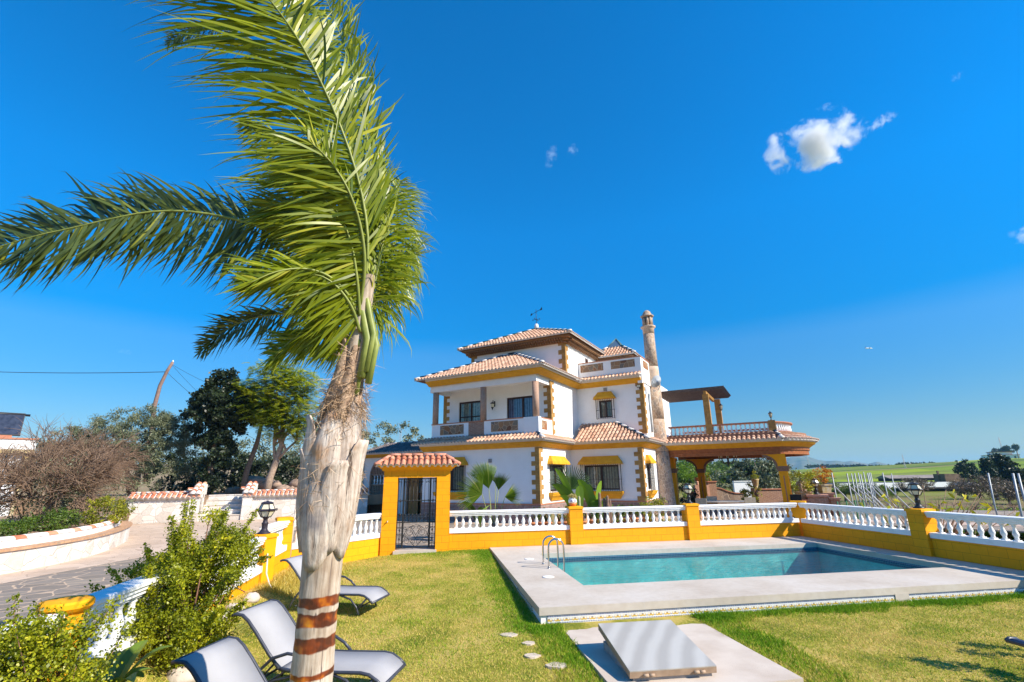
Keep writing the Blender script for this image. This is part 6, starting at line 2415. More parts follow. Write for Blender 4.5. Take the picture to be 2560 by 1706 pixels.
# low dark frond behind, drooping left
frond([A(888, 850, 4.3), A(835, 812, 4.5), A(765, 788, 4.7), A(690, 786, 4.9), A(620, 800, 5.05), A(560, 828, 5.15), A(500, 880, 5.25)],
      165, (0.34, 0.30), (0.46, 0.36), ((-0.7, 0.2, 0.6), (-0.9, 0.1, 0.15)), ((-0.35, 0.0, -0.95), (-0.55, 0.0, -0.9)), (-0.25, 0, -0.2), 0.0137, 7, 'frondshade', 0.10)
frond([A(890, 850, 4.25), A(845, 830, 4.2), A(790, 830, 4.15), A(730, 850, 4.1), A(690, 890, 4.05)],
      120, (0.34, 0.28), (0.44, 0.34), ((-0.9, 0.0, 0.25), (-1.0, 0.0, 0.0)), ((-0.5, 0.0, -0.9), (-0.6, 0.0, -0.9)), (-0.2, 0, -0.2), 0.0122, 8, 'frond', 0.08)
# right hand fronds going away, leaflets curled over by the wind
frond([A(918, 780, 4.25), A(945, 670, 4.5), A(972, 570, 4.8), A(990, 500, 5.1), A(1000, 450, 5.4)],
      175, (0.60, 0.45), (0.55, 0.42), ((-0.4, 0.1, 0.3), (-0.5, 0.1, 0.45)), ((0.70, 0.1, 0.10), (0.62, 0.1, 0.30)), (0.05, 0, -0.55), 0.0122, 9, 'frond', 0.06, curl=0.75)
frond([A(920, 790, 4.25), A(955, 720, 4.45), A(990, 665, 4.7), A(1020, 640, 4.95), A(1045, 640, 5.2)],
      149, (0.50, 0.40), (0.60, 0.45), ((0.3, 0.1, 0.75), (0.35, 0.1, 0.6)), ((0.35, 0.0, -0.75), (0.25, 0.0, -0.85)), (-0.10, 0, -0.35), 0.0115, 10, 'frond', 0.06, curl=0.7)
frond([A(915, 780, 4.3), A(932, 660, 4.6), A(945, 560, 4.9), A(950, 480, 5.2), A(945, 420, 5.6)],
      149, (0.60, 0.50), (0.55, 0.40), ((-0.8, 0.1, -0.1), (-0.8, 0.1, 0.2)), ((0.55, 0.1, 0.25), (0.4, 0.1, 0.5)), (-0.05, 0, -0.45), 0.0137, 11, 'frond', 0.06, curl=0.5)
# frond behind, its tip hanging at the top left
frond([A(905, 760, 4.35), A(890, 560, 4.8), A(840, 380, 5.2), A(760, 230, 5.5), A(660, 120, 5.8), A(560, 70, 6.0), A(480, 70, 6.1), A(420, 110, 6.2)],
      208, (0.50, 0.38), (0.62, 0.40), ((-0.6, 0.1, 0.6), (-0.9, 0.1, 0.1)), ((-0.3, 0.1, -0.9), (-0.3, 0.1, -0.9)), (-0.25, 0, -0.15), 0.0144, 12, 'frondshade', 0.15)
frond([A(900, 780, 4.2), A(880, 640, 4.35), A(830, 500, 4.5), A(765, 400, 4.6), A(690, 330, 4.7), A(610, 300, 4.75)],
      170, (0.50, 0.42), (0.62, 0.45), ((-0.7, 0.1, 0.55), (-0.9, 0.1, 0.2)), ((-0.7, 0.0, -0.65), (-0.75, 0.0, -0.7)), (-0.25, 0, -0.18), 0.0158, 13, 'frond', 0.12)
# messy fronds streaming left and down across the neck
frond([A(900, 800, 4.15), A(893, 700, 4.0), A(878, 610, 3.9), A(850, 540, 3.8), A(812, 500, 3.7)],
      90, (0.62, 0.50), (0.70, 0.50), ((-1.0, -0.1, -0.25), (-1.0, -0.1, -0.1)), ((-1.0, -0.2, -0.55), (-1.0, -0.1, -0.4)), (-0.2, 0, -0.30), 0.018, 14, 'frond', 0.10, curl=0.6, mess=0.26)
frond([A(900, 830, 4.12), A(880, 770, 4.0), A(845, 720, 3.9), A(800, 690, 3.8), A(750, 690, 3.75)],
      80, (0.45, 0.38), (0.60, 0.45), ((-1.0, 0.1, 0.0), (-1.0, 0.1, 0.1)), ((-0.85, -0.1, -0.75), (-0.8, -0.1, -0.8)), (-0.2, 0, -0.30), 0.016, 15, 'frond', 0.08, curl=0.6, mess=0.24)
frond([A(918, 790, 4.2), A(938, 700, 4.25), A(955, 620, 4.3), A(965, 550, 4.4), A(960, 490, 4.5)],
      80, (0.40, 0.35), (0.62, 0.50), ((-0.3, 0.0, 0.8), (-0.3, 0.0, 0.8)), ((0.7, -0.1, -0.15), (0.6, 0.0, 0.2)), (-0.05, 0, -0.60), 0.014, 16, 'frond', 0.05, curl=0.8, mess=0.24)
# green petioles rising from the neck
m = MB()
for dx, dz, r in ((-0.03, 0.0, 0.036), (0.02, 0.05, 0.03), (0.05, -0.05, 0.026), (-0.07, -0.15, 0.02)):
    q = A(905, 960, 4.12) - pb
    m.tube([(q.x + dx * 0.8 + 0.02, -0.10, D(2.95 + dz)), (q.x + dx + 0.05, -0.07, D(3.3 + dz)), ((base - pb).x + dx, -0.02, D(3.75 + dz)), ((base - pb).x + dx * 1.6, 0.0, D(4.1 + dz))], [r * 1.2, r * 1.1, r, r * 0.7], 8)
m.build('petioles', 'petiole', palm)

# ================================================================== SUN LOUNGERS
MT['sling'] = simple('grey_mesh_fabric', (0.37, 0.365, 0.375), (0.34, 0.335, 0.345), 3.0, 0.75, bump=0.12, bscale=400)
MT['loungeframe'] = simple('anthracite_tube', (0.050, 0.055, 0.075), (0.035, 0.04, 0.055), 12, 0.4, 0.5)
HW = 0.33


def lounger():
    t = thing('sun_lounger', '', 'sun lounger', (0, 0, 0), 0, 'sun loungers on the lawn')
    seat = [(0.70, 0.325), (0.80, 0.315), (1.2, 0.315), (1.68, 0.325), (1.78, 0.31), (1.88, 0.255), (1.94, 0.20)]
    back = [(0.70, 0.325), (0.55, 0.47), (0.36, 0.68), (0.24, 0.80), (0.16, 0.855), (0.07, 0.865), (0.03, 0.85)]

    def ribbon(name, prof, mat, w=HW - 0.015, th=0.008):
        m = MB()
        vs, fs = [], []
        n = len(prof)
        for x, z in prof:
            vs += [(x, -w, z), (x, w, z), (x, w, z - th), (x, -w, z - th)]
        for i in range(n - 1):
            a = 4 * i
            fs += [(a, a + 4, a + 5, a + 1), (a + 2, a + 6, a + 7, a + 3), (a, a + 3, a + 7, a + 4), (a + 1, a + 5, a + 6, a + 2)]
        fs += [(0, 1, 2, 3), (4 * n - 1, 4 * n - 2, 4 * n - 3, 4 * n - 4)]
        m.add(vs, fs, 0, True)
        return m.build(name, mat, t)

    ribbon('seat', seat, 'sling')
    ribbon('backrest', back, 'sling')
    for nm, prof in (('seat_rail', seat), ('back_rail', back)):
        m = MB()
        for y in (-HW, HW):
            m.tube([(x, y, z - 0.006) for x, z in prof], 0.019, 8)
        e = prof[-1]
        m.tube([(e[0], -HW, e[1] - 0.006), (e[0], HW, e[1] - 0.006)], 0.019, 8)
        m.build(nm, 'loungeframe', t)
    for y in (-HW - 0.03, HW + 0.03):
        m = MB()
        pts = [(0.30, y, 0.0), (0.36, y, 0.14), (0.47, y, 0.30), (0.62, y, 0.43), (0.80, y, 0.485), (0.98, y, 0.47), (1.12, y, 0.40), (1.22, y, 0.31)]
        m.tube(pts, 0.018, 8)
        m.build('armrest_leg', 'loungeframe', t)
    for y in (-HW, HW):
        m = MB()
        m.tube([(1.28, y, 0.31), (1.52, y, 0.24), (1.64, y, 0.12), (1.69, y, 0.0)], 0.017, 8)
        m.tube([(1.84, y, 0.27), (1.74, y, 0.17), (1.66, y, 0.10)], 0.015, 8)
        m.build('front_leg', 'loungeframe', t)
        m = MB()
        m.tube([(0.44, y * 0.95, 0.10), (0.62, y * 0.95, 0.19), (0.95, y * 0.95, 0.27), (1.10, y * 0.95, 0.30)], 0.014, 6)
        m.tube([(0.50, y * 0.95, 0.24), (0.62, y * 0.95, 0.36)], 0.012, 6)
        m.build('strut', 'loungeframe', t)
    for x, z in ((0.44, 0.10), (1.66, 0.10), (0.50, 0.22)):
        m = MB()
        m.tube([(x, -HW - 0.02, z), (x, HW + 0.02, z)], 0.013, 6)
        m.build('crossbar', 'loungeframe', t)
    return t


l0 = lounger()
l0['label'] = 'grey sun lounger beside the foot of the palm trunk'
lx, ly, la = -3.33, 6.68, math.radians(-9)
l0.location = (lx, ly, -0.27)
l0.rotation_euler = (0, 0, la)
clone_tree(l0, loc=(-4.36, 10.12, -0.19), rz=math.radians(-12), label='grey sun lounger farther back, half hidden behind the palm')
clone_tree(l0, loc=(-3.08, 5.28, -0.31), rz=math.radians(-9), label='grey sun lounger cut off by the bottom edge of the picture')
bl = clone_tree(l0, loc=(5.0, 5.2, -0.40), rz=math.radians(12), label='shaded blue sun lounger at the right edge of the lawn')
MT['shadedsling'] = simple('shaded_mesh_fabric', (0.03, 0.06, 0.13), (0.025, 0.05, 0.11), 3.0, 0.7)  # navy stands in for the shade on this lounger's grey fabric
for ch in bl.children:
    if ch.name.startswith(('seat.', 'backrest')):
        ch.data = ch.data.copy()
        ch.data.materials[0] = MT['shadedsling']

# ================================================================== PLANTS ON THE LAWN EDGE
MT['jade'] = leafmat('small_yellow_green_leaves', (0.06, 0.10, 0.006), (0.38, 0.40, 0.015), rough=0.4, trans=0.34, tip=(0.70, 0.60, 0.03))


def twiggy_bush(name, label, root, blobs, n, size, nst, seed, spikes):
    """a bush whose leaves sit along upright and outward shoots"""
    t = thing(name, label, 'bush', root)
    rg = np.random.default_rng(seed)
    R0 = np.array(root)
    b2 = sub_blobs(blobs, 150, 0.16, rg)
    P, k = crown_points(b2, int(n * 0.62), rg, 0.1)
    tone = rg.random(len(b2))[k]
    pts, tn = [P], [tone]
    m = MB()
    for i in range(nst):
        q, _ = crown_points(blobs, 1, rg, 0.85)
        q = q[0]
        c = np.array(blobs[rg.integers(len(blobs))])
        d = q - np.array([R0[0] * 0, 0, 0]) if False else q - np.array([c[0], c[1], c[2] - 0.5 * c[5]])
        d /= np.linalg.norm(d) + 1e-6
        d[2] = abs(d[2]) * 0.8 + 0.25
        d /= np.linalg.norm(d)
        L = rg.uniform(*spikes)
        s = rg.random((int(n * 0.38 / nst), 1)) ** 0.8
        e = q - d * 0.15 + d * s * (L + 0.15)
        pts.append(e + rg.normal(size=e.shape) * 0.022)
        tn.append(np.full(len(e), rg.random()))
        a = q - d * 0.55
        m.tube([tuple(a), tuple(q), tuple(q + d * L)], [0.007, 0.005, 0.002], 4)
    for i in range(14):
        q, _ = crown_points(blobs, 1, rg, 0.6)
        q = q[0]
        m.tube([(0.3 * q[0], 0.3 * q[1], 0), (0.6 * q[0], 0.6 * q[1], q[2] * 0.5), tuple(q)], [0.018, 0.012, 0.005], 5)
    m.build('stems', simple('red_brown_stem', (0.24, 0.12, 0.08), (0.15, 0.08, 0.05), 9, 0.8), t)
    P = np.concatenate(pts)
    T_ = np.concatenate(tn)
    V, F = leaf_quads(P, size, 0.72, 0.15, rg)
    r = np.clip(0.45 * T_ + 0.55 * rg.random(len(P)), 0, 1)
    np_mesh('foliage', V, F, r, 'jade', t)
    return t


bx, by = -4.26, 7.0
bz = 0.0
twiggy_bush('leafy_bush', 'big yellow green bush with small leaves hiding the left balustrade', (bx, by, bz),
            [(-0.28, 0.0, 0.62, 0.60, 0.50, 0.62), (0.10, -0.1, 0.55, 0.55, 0.45, 0.6), (-0.05, 0.15, 1.15, 0.42, 0.40, 0.45), (0.28, 0.1, 1.05, 0.35, 0.35, 0.38), (-0.55, 0.1, 0.55, 0.40, 0.35, 0.40), (0.05, -0.3, 0.3, 0.6, 0.4, 0.35)], 85000, 0.027, 90, 5, (0.15, 0.42))
twiggy_bush('leafy_bush', 'smaller yellow green bush at the bottom left corner', (-3.50, 4.05, 0.02),
            [(-0.10, 0.0, 0.52, 0.36, 0.32, 0.56), (0.16, 0.05, 0.45, 0.26, 0.28, 0.55), (-0.30, 0.05, 0.42, 0.28, 0.3, 0.50)], 42000, 0.021, 64, 8, (0.12, 0.36))

# cycad like rosette at the bottom
t = thing('rosette_plant', 'broad green rosette plant at the foot of the yellow wall', 'plant', (-3.86, 5.28, 0.16))
rn = random.Random(4)
m = MB()
for k in range(13):
    a = 2 * PI * k / 13 + rn.uniform(-0.2, 0.2)
    d = Vector((math.cos(a), math.sin(a), 0))
    s = Vector((-d.y, d.x, 0))
    L = rn.uniform(0.42, 0.62)
    up = rn.uniform(0.7, 1.25)
    prev = None
    for side in (-1, 1):
        vs = []
        for j in range(9):
            u = j / 8
            c = d * (L * u * 0.75) + Vector((0, 0, L * (up * u - 0.55 * u * u)))
            w = 0.075 * math.sin(PI * (0.08 + 0.92 * u)) ** 0.7
            vs += [c, c + s * (side * w) + Vector((0, 0, 0.035 * math.sin(PI * u)))]
        m.add(vs, [(2 * j, 2 * j + 1, 2 * j + 3, 2 * j + 2) for j in range(8)], 0, True, None, rn.random())
m.build('leaves', leafmat('rosette_leaf', (0.10, 0.17, 0.02), (0.26, 0.34, 0.05), rough=0.35, trans=0.25), t)

# border stones and cut fronds
MT['boulder'] = simple('pale_boulder', (0.62, 0.55, 0.48), (0.46, 0.38, 0.32), 5, 0.85, bump=0.35, bscale=18)


def rock_mesh(r, seed, sq=(1, 1, 0.7)):
    rn = np.random.default_rng(seed)
    m = MB()
    n, k = 14, 9
    ph = rn.random(6) * 6
    vs, fs = [], []
    for j in range(k):
        th = PI * j / (k - 1)
        for i in range(n):
            a = 2 * PI * i / n
            d = 1 + 0.14 * math.sin(2 * a + ph[0]) * math.sin(th) + 0.10 * math.sin(3 * a + 2 * th + ph[1]) + 0.07 * math.cos(4 * th + ph[2])
            vs.append((r * sq[0] * d * math.sin(th) * math.cos(a), r * sq[1] * d * math.sin(th) * math.sin(a), r * sq[2] * d * math.cos(th)))
    for j in range(k - 1):
        for i in range(n):
            i2 = (i + 1) % n
            fs.append((j * n + i, (j + 1) * n + i, (j + 1) * n + i2, j * n + i2))
    m.add(vs, fs, 0, True)
    return m


def ground_at(px, py, zg):
    v = RW.T @ np.array([(px - 1280) / CF, (py - 853) / CF, 1.0])
    tq = (zg - CH) / v[2]
    return float(tq * v[0]), float(tq * v[1])


for i, (px, py, r, lab) in enumerate(((455, 1696, 0.14, 'smooth pale border stone at the bottom behind the nearest lounger'), (500, 1645, 0.16, 'round white border stone under the big bush'), (540, 1590, 0.12, 'long pale border stone right of the big bush'),
                                      (580, 1560, 0.13, 'rough pale border stone between the bush and the lawn'), (625, 1525, 0.12, 'pale border stone nearest the corner pillar'), (470, 1668, 0.11, 'small tan border stone between two larger ones'))):
    x, y = ground_at(px, py, -0.12)
    o = rock_mesh(r, i + 3, (1.2, 0.9, 0.75)).build('border_stone', 'boulder', None, (x, y, lawn_z(x, y) + r * 0.35), i * 1.1)
    tag(o, lab, 'stone', 'stones edging the planted border')

m = MB()
rn = random.Random(12)
for k in range(170):
    px, py = rn.uniform(500, 690), 0
    py = 1640 - (px - 500) * 0.62 + rn.gauss(0, 10)
    x, y = ground_at(px, py, -0.08)
    z = lawn_z(x, y) + rn.uniform(0.02, 0.10)
    L = rn.uniform(0.2, 0.5)
    d = Vector((0.55 + rn.gauss(0, 0.25), 0.8 + rn.gauss(0, 0.2), rn.uniform(-0.05, 0.25))).normalized()
    p = Vector((x, y, z))
    w = Vector((d.y, -d.x, 0.3)).normalized() * 0.008
    e = p + d * L
    mid = p + d * L * 0.5 + Vector((0, 0, 0.04))
    m.add([p - w, p + w, mid + w, mid - w, e], [(0, 1, 2, 3), (3, 2, 4)], 0, False, None, rn.random())
tag(m.build('cut_fronds', leafmat('cut_palm_fronds', (0.36, 0.32, 0.10), (0.42, 0.46, 0.14), tip=(0.66, 0.58, 0.34)), None), 'bundle of cut palm fronds lying along the border stones', 'fronds')

# dry bank grass by the corner pillar
n = 9000
gx = RNG.uniform(-3.55, -2.0, n)
gy = RNG.uniform(-5.2, -1.6, n)
k = (RNG.random(n) < sstep(-2.0, -2.8, gx))
gx, gy = gx[k], gy[k]
n = len(gx)
z = lawn_arr(gx, gy)
h = 0.10 * (0.5 + RNG.random(n))
a = RNG.uniform(0, 2 * PI, n)
w = 0.009
lean2 = RNG.normal(size=(n, 2)) * 0.5
Vl = np.stack([np.stack([gx - np.cos(a) * w, gy - np.sin(a) * w, z - 0.01], 1), np.stack([gx + np.cos(a) * w, gy + np.sin(a) * w, z - 0.01], 1), np.stack([gx + lean2[:, 0] * h, gy + lean2[:, 1] * h, z + h], 1)], 1).reshape(-1, 3)
Vw = Vl.copy()
Vw[:, 0] = P0.x + GX.x * Vl[:, 0] + GY.x * Vl[:, 1]
Vw[:, 1] = P0.y + GX.y * Vl[:, 0] + GY.y * Vl[:, 1]
tag(np_mesh('dry_grass', Vw, np.arange(3 * n).reshape(n, 3), RNG.random(n), leafmat('straw_grass', (0.40, 0.33, 0.06), (0.56, 0.46, 0.10), tip=(0.70, 0.58, 0.2))), 'tall straw coloured grass on the bank below the lantern pillar', 'dry grass', kind='stuff')

# pole leaning behind the palm trunk
q0, q1 = at(722, 1415, 13.2), at(746, 1215, 13.0)
m = MB()
m.tube([tuple(q0 - Vector((0, 0, 0.1))), tuple(q1)], 0.022, 8)
tag(m.build('net_pole', simple('pale_wood_pole', (0.66, 0.56, 0.48), (0.55, 0.45, 0.38), 8, 0.6), None), 'thin pale pole standing against the wall left of the palm trunk', 'pole')
# rubber hose hanging on the yellow pillar
q = g2w(-3.52, -4.45, 0)
m = MB()
m.tube([(q.x + 0.03, q.y - 0.12, 0.62), (q.x + 0.08, q.y - 0.2, 0.45), (q.x + 0.10, q.y - 0.22, 0.25), (q.x + 0.20, q.y - 0.25, 0.05), (q.x + 0.3, q.y - 0.3, -0.02)], 0.016, 6)
tag(m.build('garden_hose', simple('pale_hose', (0.72, 0.66, 0.60), (0.6, 0.55, 0.5), 9, 0.5), None), 'short pale hose hanging beside the lantern pillar at the left', 'hose')

# orange flowered shrub at the lower right; unseen bulk added to shade the lawn
t = thing('flowering_shrub', 'orange flowers at the lower right corner of the lawn', 'shrub', (6.05, 5.95, -0.33))
foliage('foliage', [(0.30, 0.05, 0.2, 0.5, 0.42, 0.20), (1.0, 0.2, 0.5, 0.6, 0.6, 0.50), (1.3, 0.7, 0.85, 0.7, 0.7, 0.70), (1.0, -0.2, 0.6, 0.6, 0.6, 0.6)], 5200, 0.06, 'darkl', t, 0.6, clumps=50, csize=0.14)
foliage('flowers', [(-0.06, 0.40, 0.20, 0.10, 0.10, 0.06), (0.15, 0.3, 0.3, 0.12, 0.12, 0.07), (0.8, 0.1, 0.74, 0.2, 0.2, 0.12)], 420, 0.05, 'orange', t, 0.7)

# ================================================================== PLANTS IN FRONT OF THE VILLA
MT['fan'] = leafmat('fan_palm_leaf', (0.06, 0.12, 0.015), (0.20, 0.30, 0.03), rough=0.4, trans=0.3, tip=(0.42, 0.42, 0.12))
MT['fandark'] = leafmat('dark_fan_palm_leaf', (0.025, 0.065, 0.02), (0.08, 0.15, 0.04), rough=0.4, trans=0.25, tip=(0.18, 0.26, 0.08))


def fan_palm(name, label, root, fans, mat, seed=1, trunk=0.35):
    """fans: (hub point, pointing direction, plane side vector, radius, half spread)"""
    t = thing(name, label, 'palm', root)
    r0 = Vector(root)
    rn = random.Random(seed)
    m = MB()
    m.lathe([(0.13, -0.1), (0.15, 0.1), (0.12, trunk), (0.05, trunk + 0.1)], 10)
    for k in range(16):
        a = rn.uniform(0, 2 * PI)
        m.tube([(0.1 * math.cos(a), 0.1 * math.sin(a), 0.1), (0.22 * math.cos(a), 0.22 * math.sin(a), rn.uniform(0.2, 0.5))], [0.02, 0.008], 4)
    m.build('trunk', 'twig', t)
    for hub, d, s, R, sp in fans:
        hub = Vector(hub) - r0
        d, s = Vector(d).normalized(), Vector(s)
        s = (s - d * s.dot(d)).normalized()
        nrm = d.cross(s)
        m = MB()
        m.tube([(0, 0, trunk * 0.8), tuple(hub * 0.5 + Vector((0, 0, 0.08))), tuple(hub)], [0.018, 0.014, 0.010], 5, 1)
        n = 30
        for k in range(n):
            a0, a1 = -sp + 2 * sp * k / n, -sp + 2 * sp * (k + 1) / n
            am = (a0 + a1) / 2
            L = R * (0.80 + 0.2 * math.cos(am * 0.8)) * rn.uniform(0.93, 1.05)
            f = 0.45
            pl = lambda a, r, h: hub + (d * math.cos(a) + s * math.sin(a)) * r + nrm * (h + 0.10 * r * r / R)
            droop = Vector((0, 0, -0.10 * R * rn.random()))
            vs = [hub, pl(a0, L * f, 0.0), pl(am, L * f, 0.03 * R), pl(a1, L * f, 0.0), pl(am - 0.012, L * 0.84, 0.02) + droop * 0.3, pl(am + 0.012, L * 0.84, 0.0) + droop * 0.3, pl(am, L, 0.0) + droop]
            tn = min(1, max(0, rn.gauss(0.5, 0.2)))
            m.add(vs, [(0, 1, 2), (0, 2, 3), (1, 4, 2), (2, 5, 3), (2, 4, 5)], 0, False, None, tn)
            m.add([vs[4], vs[5], vs[6]], [(0, 1, 2)], 0, False, None, min(1, tn + 0.35))
        m.build('fan_leaf', [mat, 'petiole'], t)
    return t


def fp(px, py, d):
    return at(px, py, d)


r = at(1235, 1300, 17.9)
fan_palm('fan_palm', 'green fan palm with four wide leaves behind the wall near the gate', (r.x, r.y, 0.0),
         [(fp(1205, 1236, 17.6), (-0.85, -0.1, 0.42), (0.35, 0.3, 0.9), 0.98, 1.25), (fp(1222, 1222, 18.0), (-0.25, 0.1, 1.0), (0.8, 0.55, 0.1), 1.05, 0.75), (fp(1246, 1226, 17.9), (0.12, 0.0, 1.0), (0.75, -0.6, 0.0), 0.80, 0.75),
          (fp(1262, 1243, 17.7), (1.0, -0.1, 0.22), (0.1, 0.6, 0.9), 0.75, 0.9), (fp(1225, 1262, 17.8), (-0.5, -0.3, -0.4), (0.6, -0.5, 0.3), 0.5, 0.7), (fp(1240, 1210, 18.3), (0.3, 0.6, 0.7), (0.9, -0.2, 0.0), 0.5, 0.9)], 'fan', 3, 0.5)
r = at(1432, 1296, 18.6)
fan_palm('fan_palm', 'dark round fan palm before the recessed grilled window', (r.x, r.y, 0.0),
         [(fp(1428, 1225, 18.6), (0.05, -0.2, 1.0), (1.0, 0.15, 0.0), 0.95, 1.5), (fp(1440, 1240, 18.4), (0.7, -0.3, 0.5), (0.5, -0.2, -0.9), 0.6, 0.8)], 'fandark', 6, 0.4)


def leafy_plant(name, label, root, leaves, mat='bright', cat='plant'):
    """leaves: (tip point, width, bend)"""
    t = thing(name, label, cat, root)
    r0 = Vector(root)
    rn = random.Random(len(label))
    m = MB()
    for tip, w, bend in leaves:
        e = Vector(tip) - r0
        c = Vector((e.x * 0.35, e.y * 0.35, e.z * 0.75 + bend))
        side = Vector((-e.y, e.x, 0))
        side = side.normalized() if side.length > 0.05 else Vector((1, 0, 0))
        side = (side * 0.5 + Vector((0.8, 0, 0.35))).normalized()
        for sg in (-1, 1):
            vs = []
            for j in range(11):
                u = j / 10
                p = c * (2 * u * (1 - u)) + e * (u * u)
                ww = w * (0.12 if u < 0.3 else math.sin(PI * min(1, (u - 0.28) / 0.74)) ** 0.6)
                vs += [p, p + side * (sg * ww) + Vector((0, 0.0, 0.25 * ww))]
            m.add(vs, [(2 * j, 2 * j + 1, 2 * j + 3, 2 * j + 2) for j in range(10)], 0, True, None, rn.random())
    m.build('leaves', MT[mat], t)
    m = MB()
    m.lathe([(0.07, -0.1), (0.05, 0.25), (0.03, 0.5)], 8)
    m.build('stem', 'twig', t)
    return t


r = at(1452, 1300, 18.1)
leafy_plant('broad_leaf_plant', 'bright broad leaved plant with a tall folded leaf beside the dark fan palm', (r.x, r.y, 0),
            [(fp(1388, 1172, 18.0), 0.12, 0.1), (fp(1382, 1212, 18.0), 0.20, 0.3), (fp(1400, 1240, 17.9), 0.14, 0.35), (fp(1448, 1215, 18.0), 0.16, 0.2), (fp(1420, 1218, 18.2), 0.1, 0.0)])
r = at(1490, 1300, 18.3)
leafy_plant('broad_leaf_plant', 'bright broad leaved plant under the large grilled window', (r.x, r.y, 0),
            [(fp(1446, 1200, 18.2), 0.16, 0.2), (fp(1455, 1212, 18.0), 0.20, 0.3), (fp(1502, 1203, 18.3), 0.14, 0.1), (fp(1486, 1252, 18.0), 0.16, 0.35), (fp(1472, 1212, 18.4), 0.12, 0.1), (fp(1478, 1236, 18.2), 0.13, 0.2), (fp(1520, 1240, 18.2), 0.1, 0.2)])
r = at(1522, 1300, 18.6)
feather_palm('spiky_plant', 'pale green spiky plant behind the brown cactus columns', (r.x, r.y, 0.35), 0.75, 22, 'bright', 0.05, 18, 0.35, 0.0, group=None, up=1.1)
t = thing('cactus', 'clump of brown cactus columns under the large window', 'cactus', (*at(1512, 1290, 18.0).xy, 0))
m = MB()
for dx, h, w in ((-0.14, 1.55, 0.06), (0.02, 1.36, 0.065), (0.12, 1.44, 0.06), (0.22, 1.30, 0.05), (0.07, 1.2, 0.05)):
    vs = []
    prof = [(w * 0.8, -0.1), (w, 0.3), (w * 1.1, h * 0.7), (w * 0.8, h - 0.05), (w * 0.3, h)]
    m.lathe(prof, 9, (dx, 0.05 * math.sin(dx * 40), 0), sm=False)
m.build('columns', simple('brown_cactus', (0.30, 0.17, 0.11), (0.16, 0.11, 0.08), 14, 0.85, bump=0.4), t)
q = at(1450, 1290, 17.9)
m = MB()
m.lathe([(0.04, -0.1), (0.045, 0.6), (0.045, 1.38), (0.015, 1.44)], 9)
tag(m.build('cactus', simple('pale_cactus', (0.40, 0.40, 0.22), (0.3, 0.3, 0.16), 9, 0.8), None, (q.x, q.y, 0)), 'single pale cactus column right of the painted flowerpot', 'cactus')
q = at(1225, 1300, 17.4)
leafy_plant('banana_plant', 'dark leaved low plant at the foot of the gate fan palm', (q.x - 0.35, q.y + 0.4, 0), [(fp(1155, 1256, 17.8), 0.12, 0.3), (fp(1168, 1262, 17.9), 0.12, 0.2), (fp(1200, 1268, 17.6), 0.10, 0.2)], 'greenl')

# painted flowerpot on the pillar
t = thing('painted_flowerpot', 'white and orange painted flowerpot with a dry plant on the wall pillar', 'flowerpot', g3(4.50, 0, 1.16), HX)
m = MB()
m.lathe([(0.07, 0), (0.10, 0.02), (0.135, 0.07), (0.13, 0.10)], 18, mi=0)
m.lathe([(0.13, 0.10), (0.145, 0.14), (0.135, 0.20), (0.10, 0.245), (0.11, 0.26), (0.09, 0.262)], 18, mi=1)
m.build('pot', [simple('orange_glaze', (0.75, 0.24, 0.07), (0.66, 0.2, 0.05), 9, 0.35), simple('white_glaze', (0.80, 0.78, 0.76), (0.72, 0.7, 0.68), 9, 0.35)], t)
m = MB()
for a in (-2.1, -1.2):
    m.lathe([(0.0, -0.03), (0.028, -0.02), (0.032, 0.0), (0.028, 0.02), (0.0, 0.03)], 10, (0.125 * math.cos(a), 0.125 * math.sin(a), 0.17))
m.build('painted_spots', simple('violet_glaze', (0.12, 0.08, 0.25), (0.09, 0.06, 0.2), 9, 0.4), t)
foliage('dry_plant', [(0, 0, 0.31, 0.14, 0.12, 0.06)], 260, 0.06, leafmat('dry_plant', (0.30, 0.24, 0.08), (0.50, 0.42, 0.16)), t)

# potted row along the villa wall
pot0 = None
for k in range(15):
    px = 1330 + k * 21.5 + random.uniform(-4, 4)
    p = at(px, 1300, 20.6 + 0.12 * k * (1 if k > 6 else 0.3))
    lab = 'small plant in a terracotta pot in the row behind the balustrade'
    if k % 5 == 4:
        bush('potted_plant', ('yellow flowered plant in a terracotta pot among the row behind the balustrade', 'bushy plant in a terracotta pot near the right end of the row', 'pale round plant in the last terracotta pot of the row')[k // 5], 'potted plant', (p.x, p.y, 0.0), 0.22, 0.55, 'busta', 420, 0.06, 'potted plants along the villa wall', 'round', 'terracotta', 0.17, 0.36)
        continue
    if pot0 is None:
        pot0 = bush('potted_plant', lab, 'potted plant', (p.x, p.y, 0.0), 0.20, 0.50, 'greenl', 380, 0.06, 'potted plants along the villa wall', 'round', 'terracotta', 0.17, 0.36)
    else:
        clone_tree(pot0, loc=(p.x, p.y, 0.0), rz=k * 1.3)
p = at(1638, 1290, 20.5)
bush('garden_shrub', 'yellow green clipped shrub at the foot of the chimney', 'shrub', (p.x, p.y, 0.0), 0.55, 1.15, 'busta', 1800, 0.06)
p = at(1608, 1290, 21.5)
bush('garden_shrub', 'small yellow shrub under the narrow side window', 'shrub', (p.x, p.y, 0.0), 0.28, 1.0, 'busta', 600, 0.05)

# ================================================================== LEFT SIDE: CURVED WALL, STEPS, TREES
CW = [(-12.9, 6.0), (-12.62, 9.5), (-12.52, 12.2), (-12.44, 13.6), (-12.66, 15.3), (-13.2, 16.8), (-13.9, 18.2), (-14.8, 19.7), (-15.8, 20.9), (-17.0, 21.7)]
CWs = [tuple(v.xy) for v in catmull([(x, y, 0) for x, y in CW], 40)] if False else None


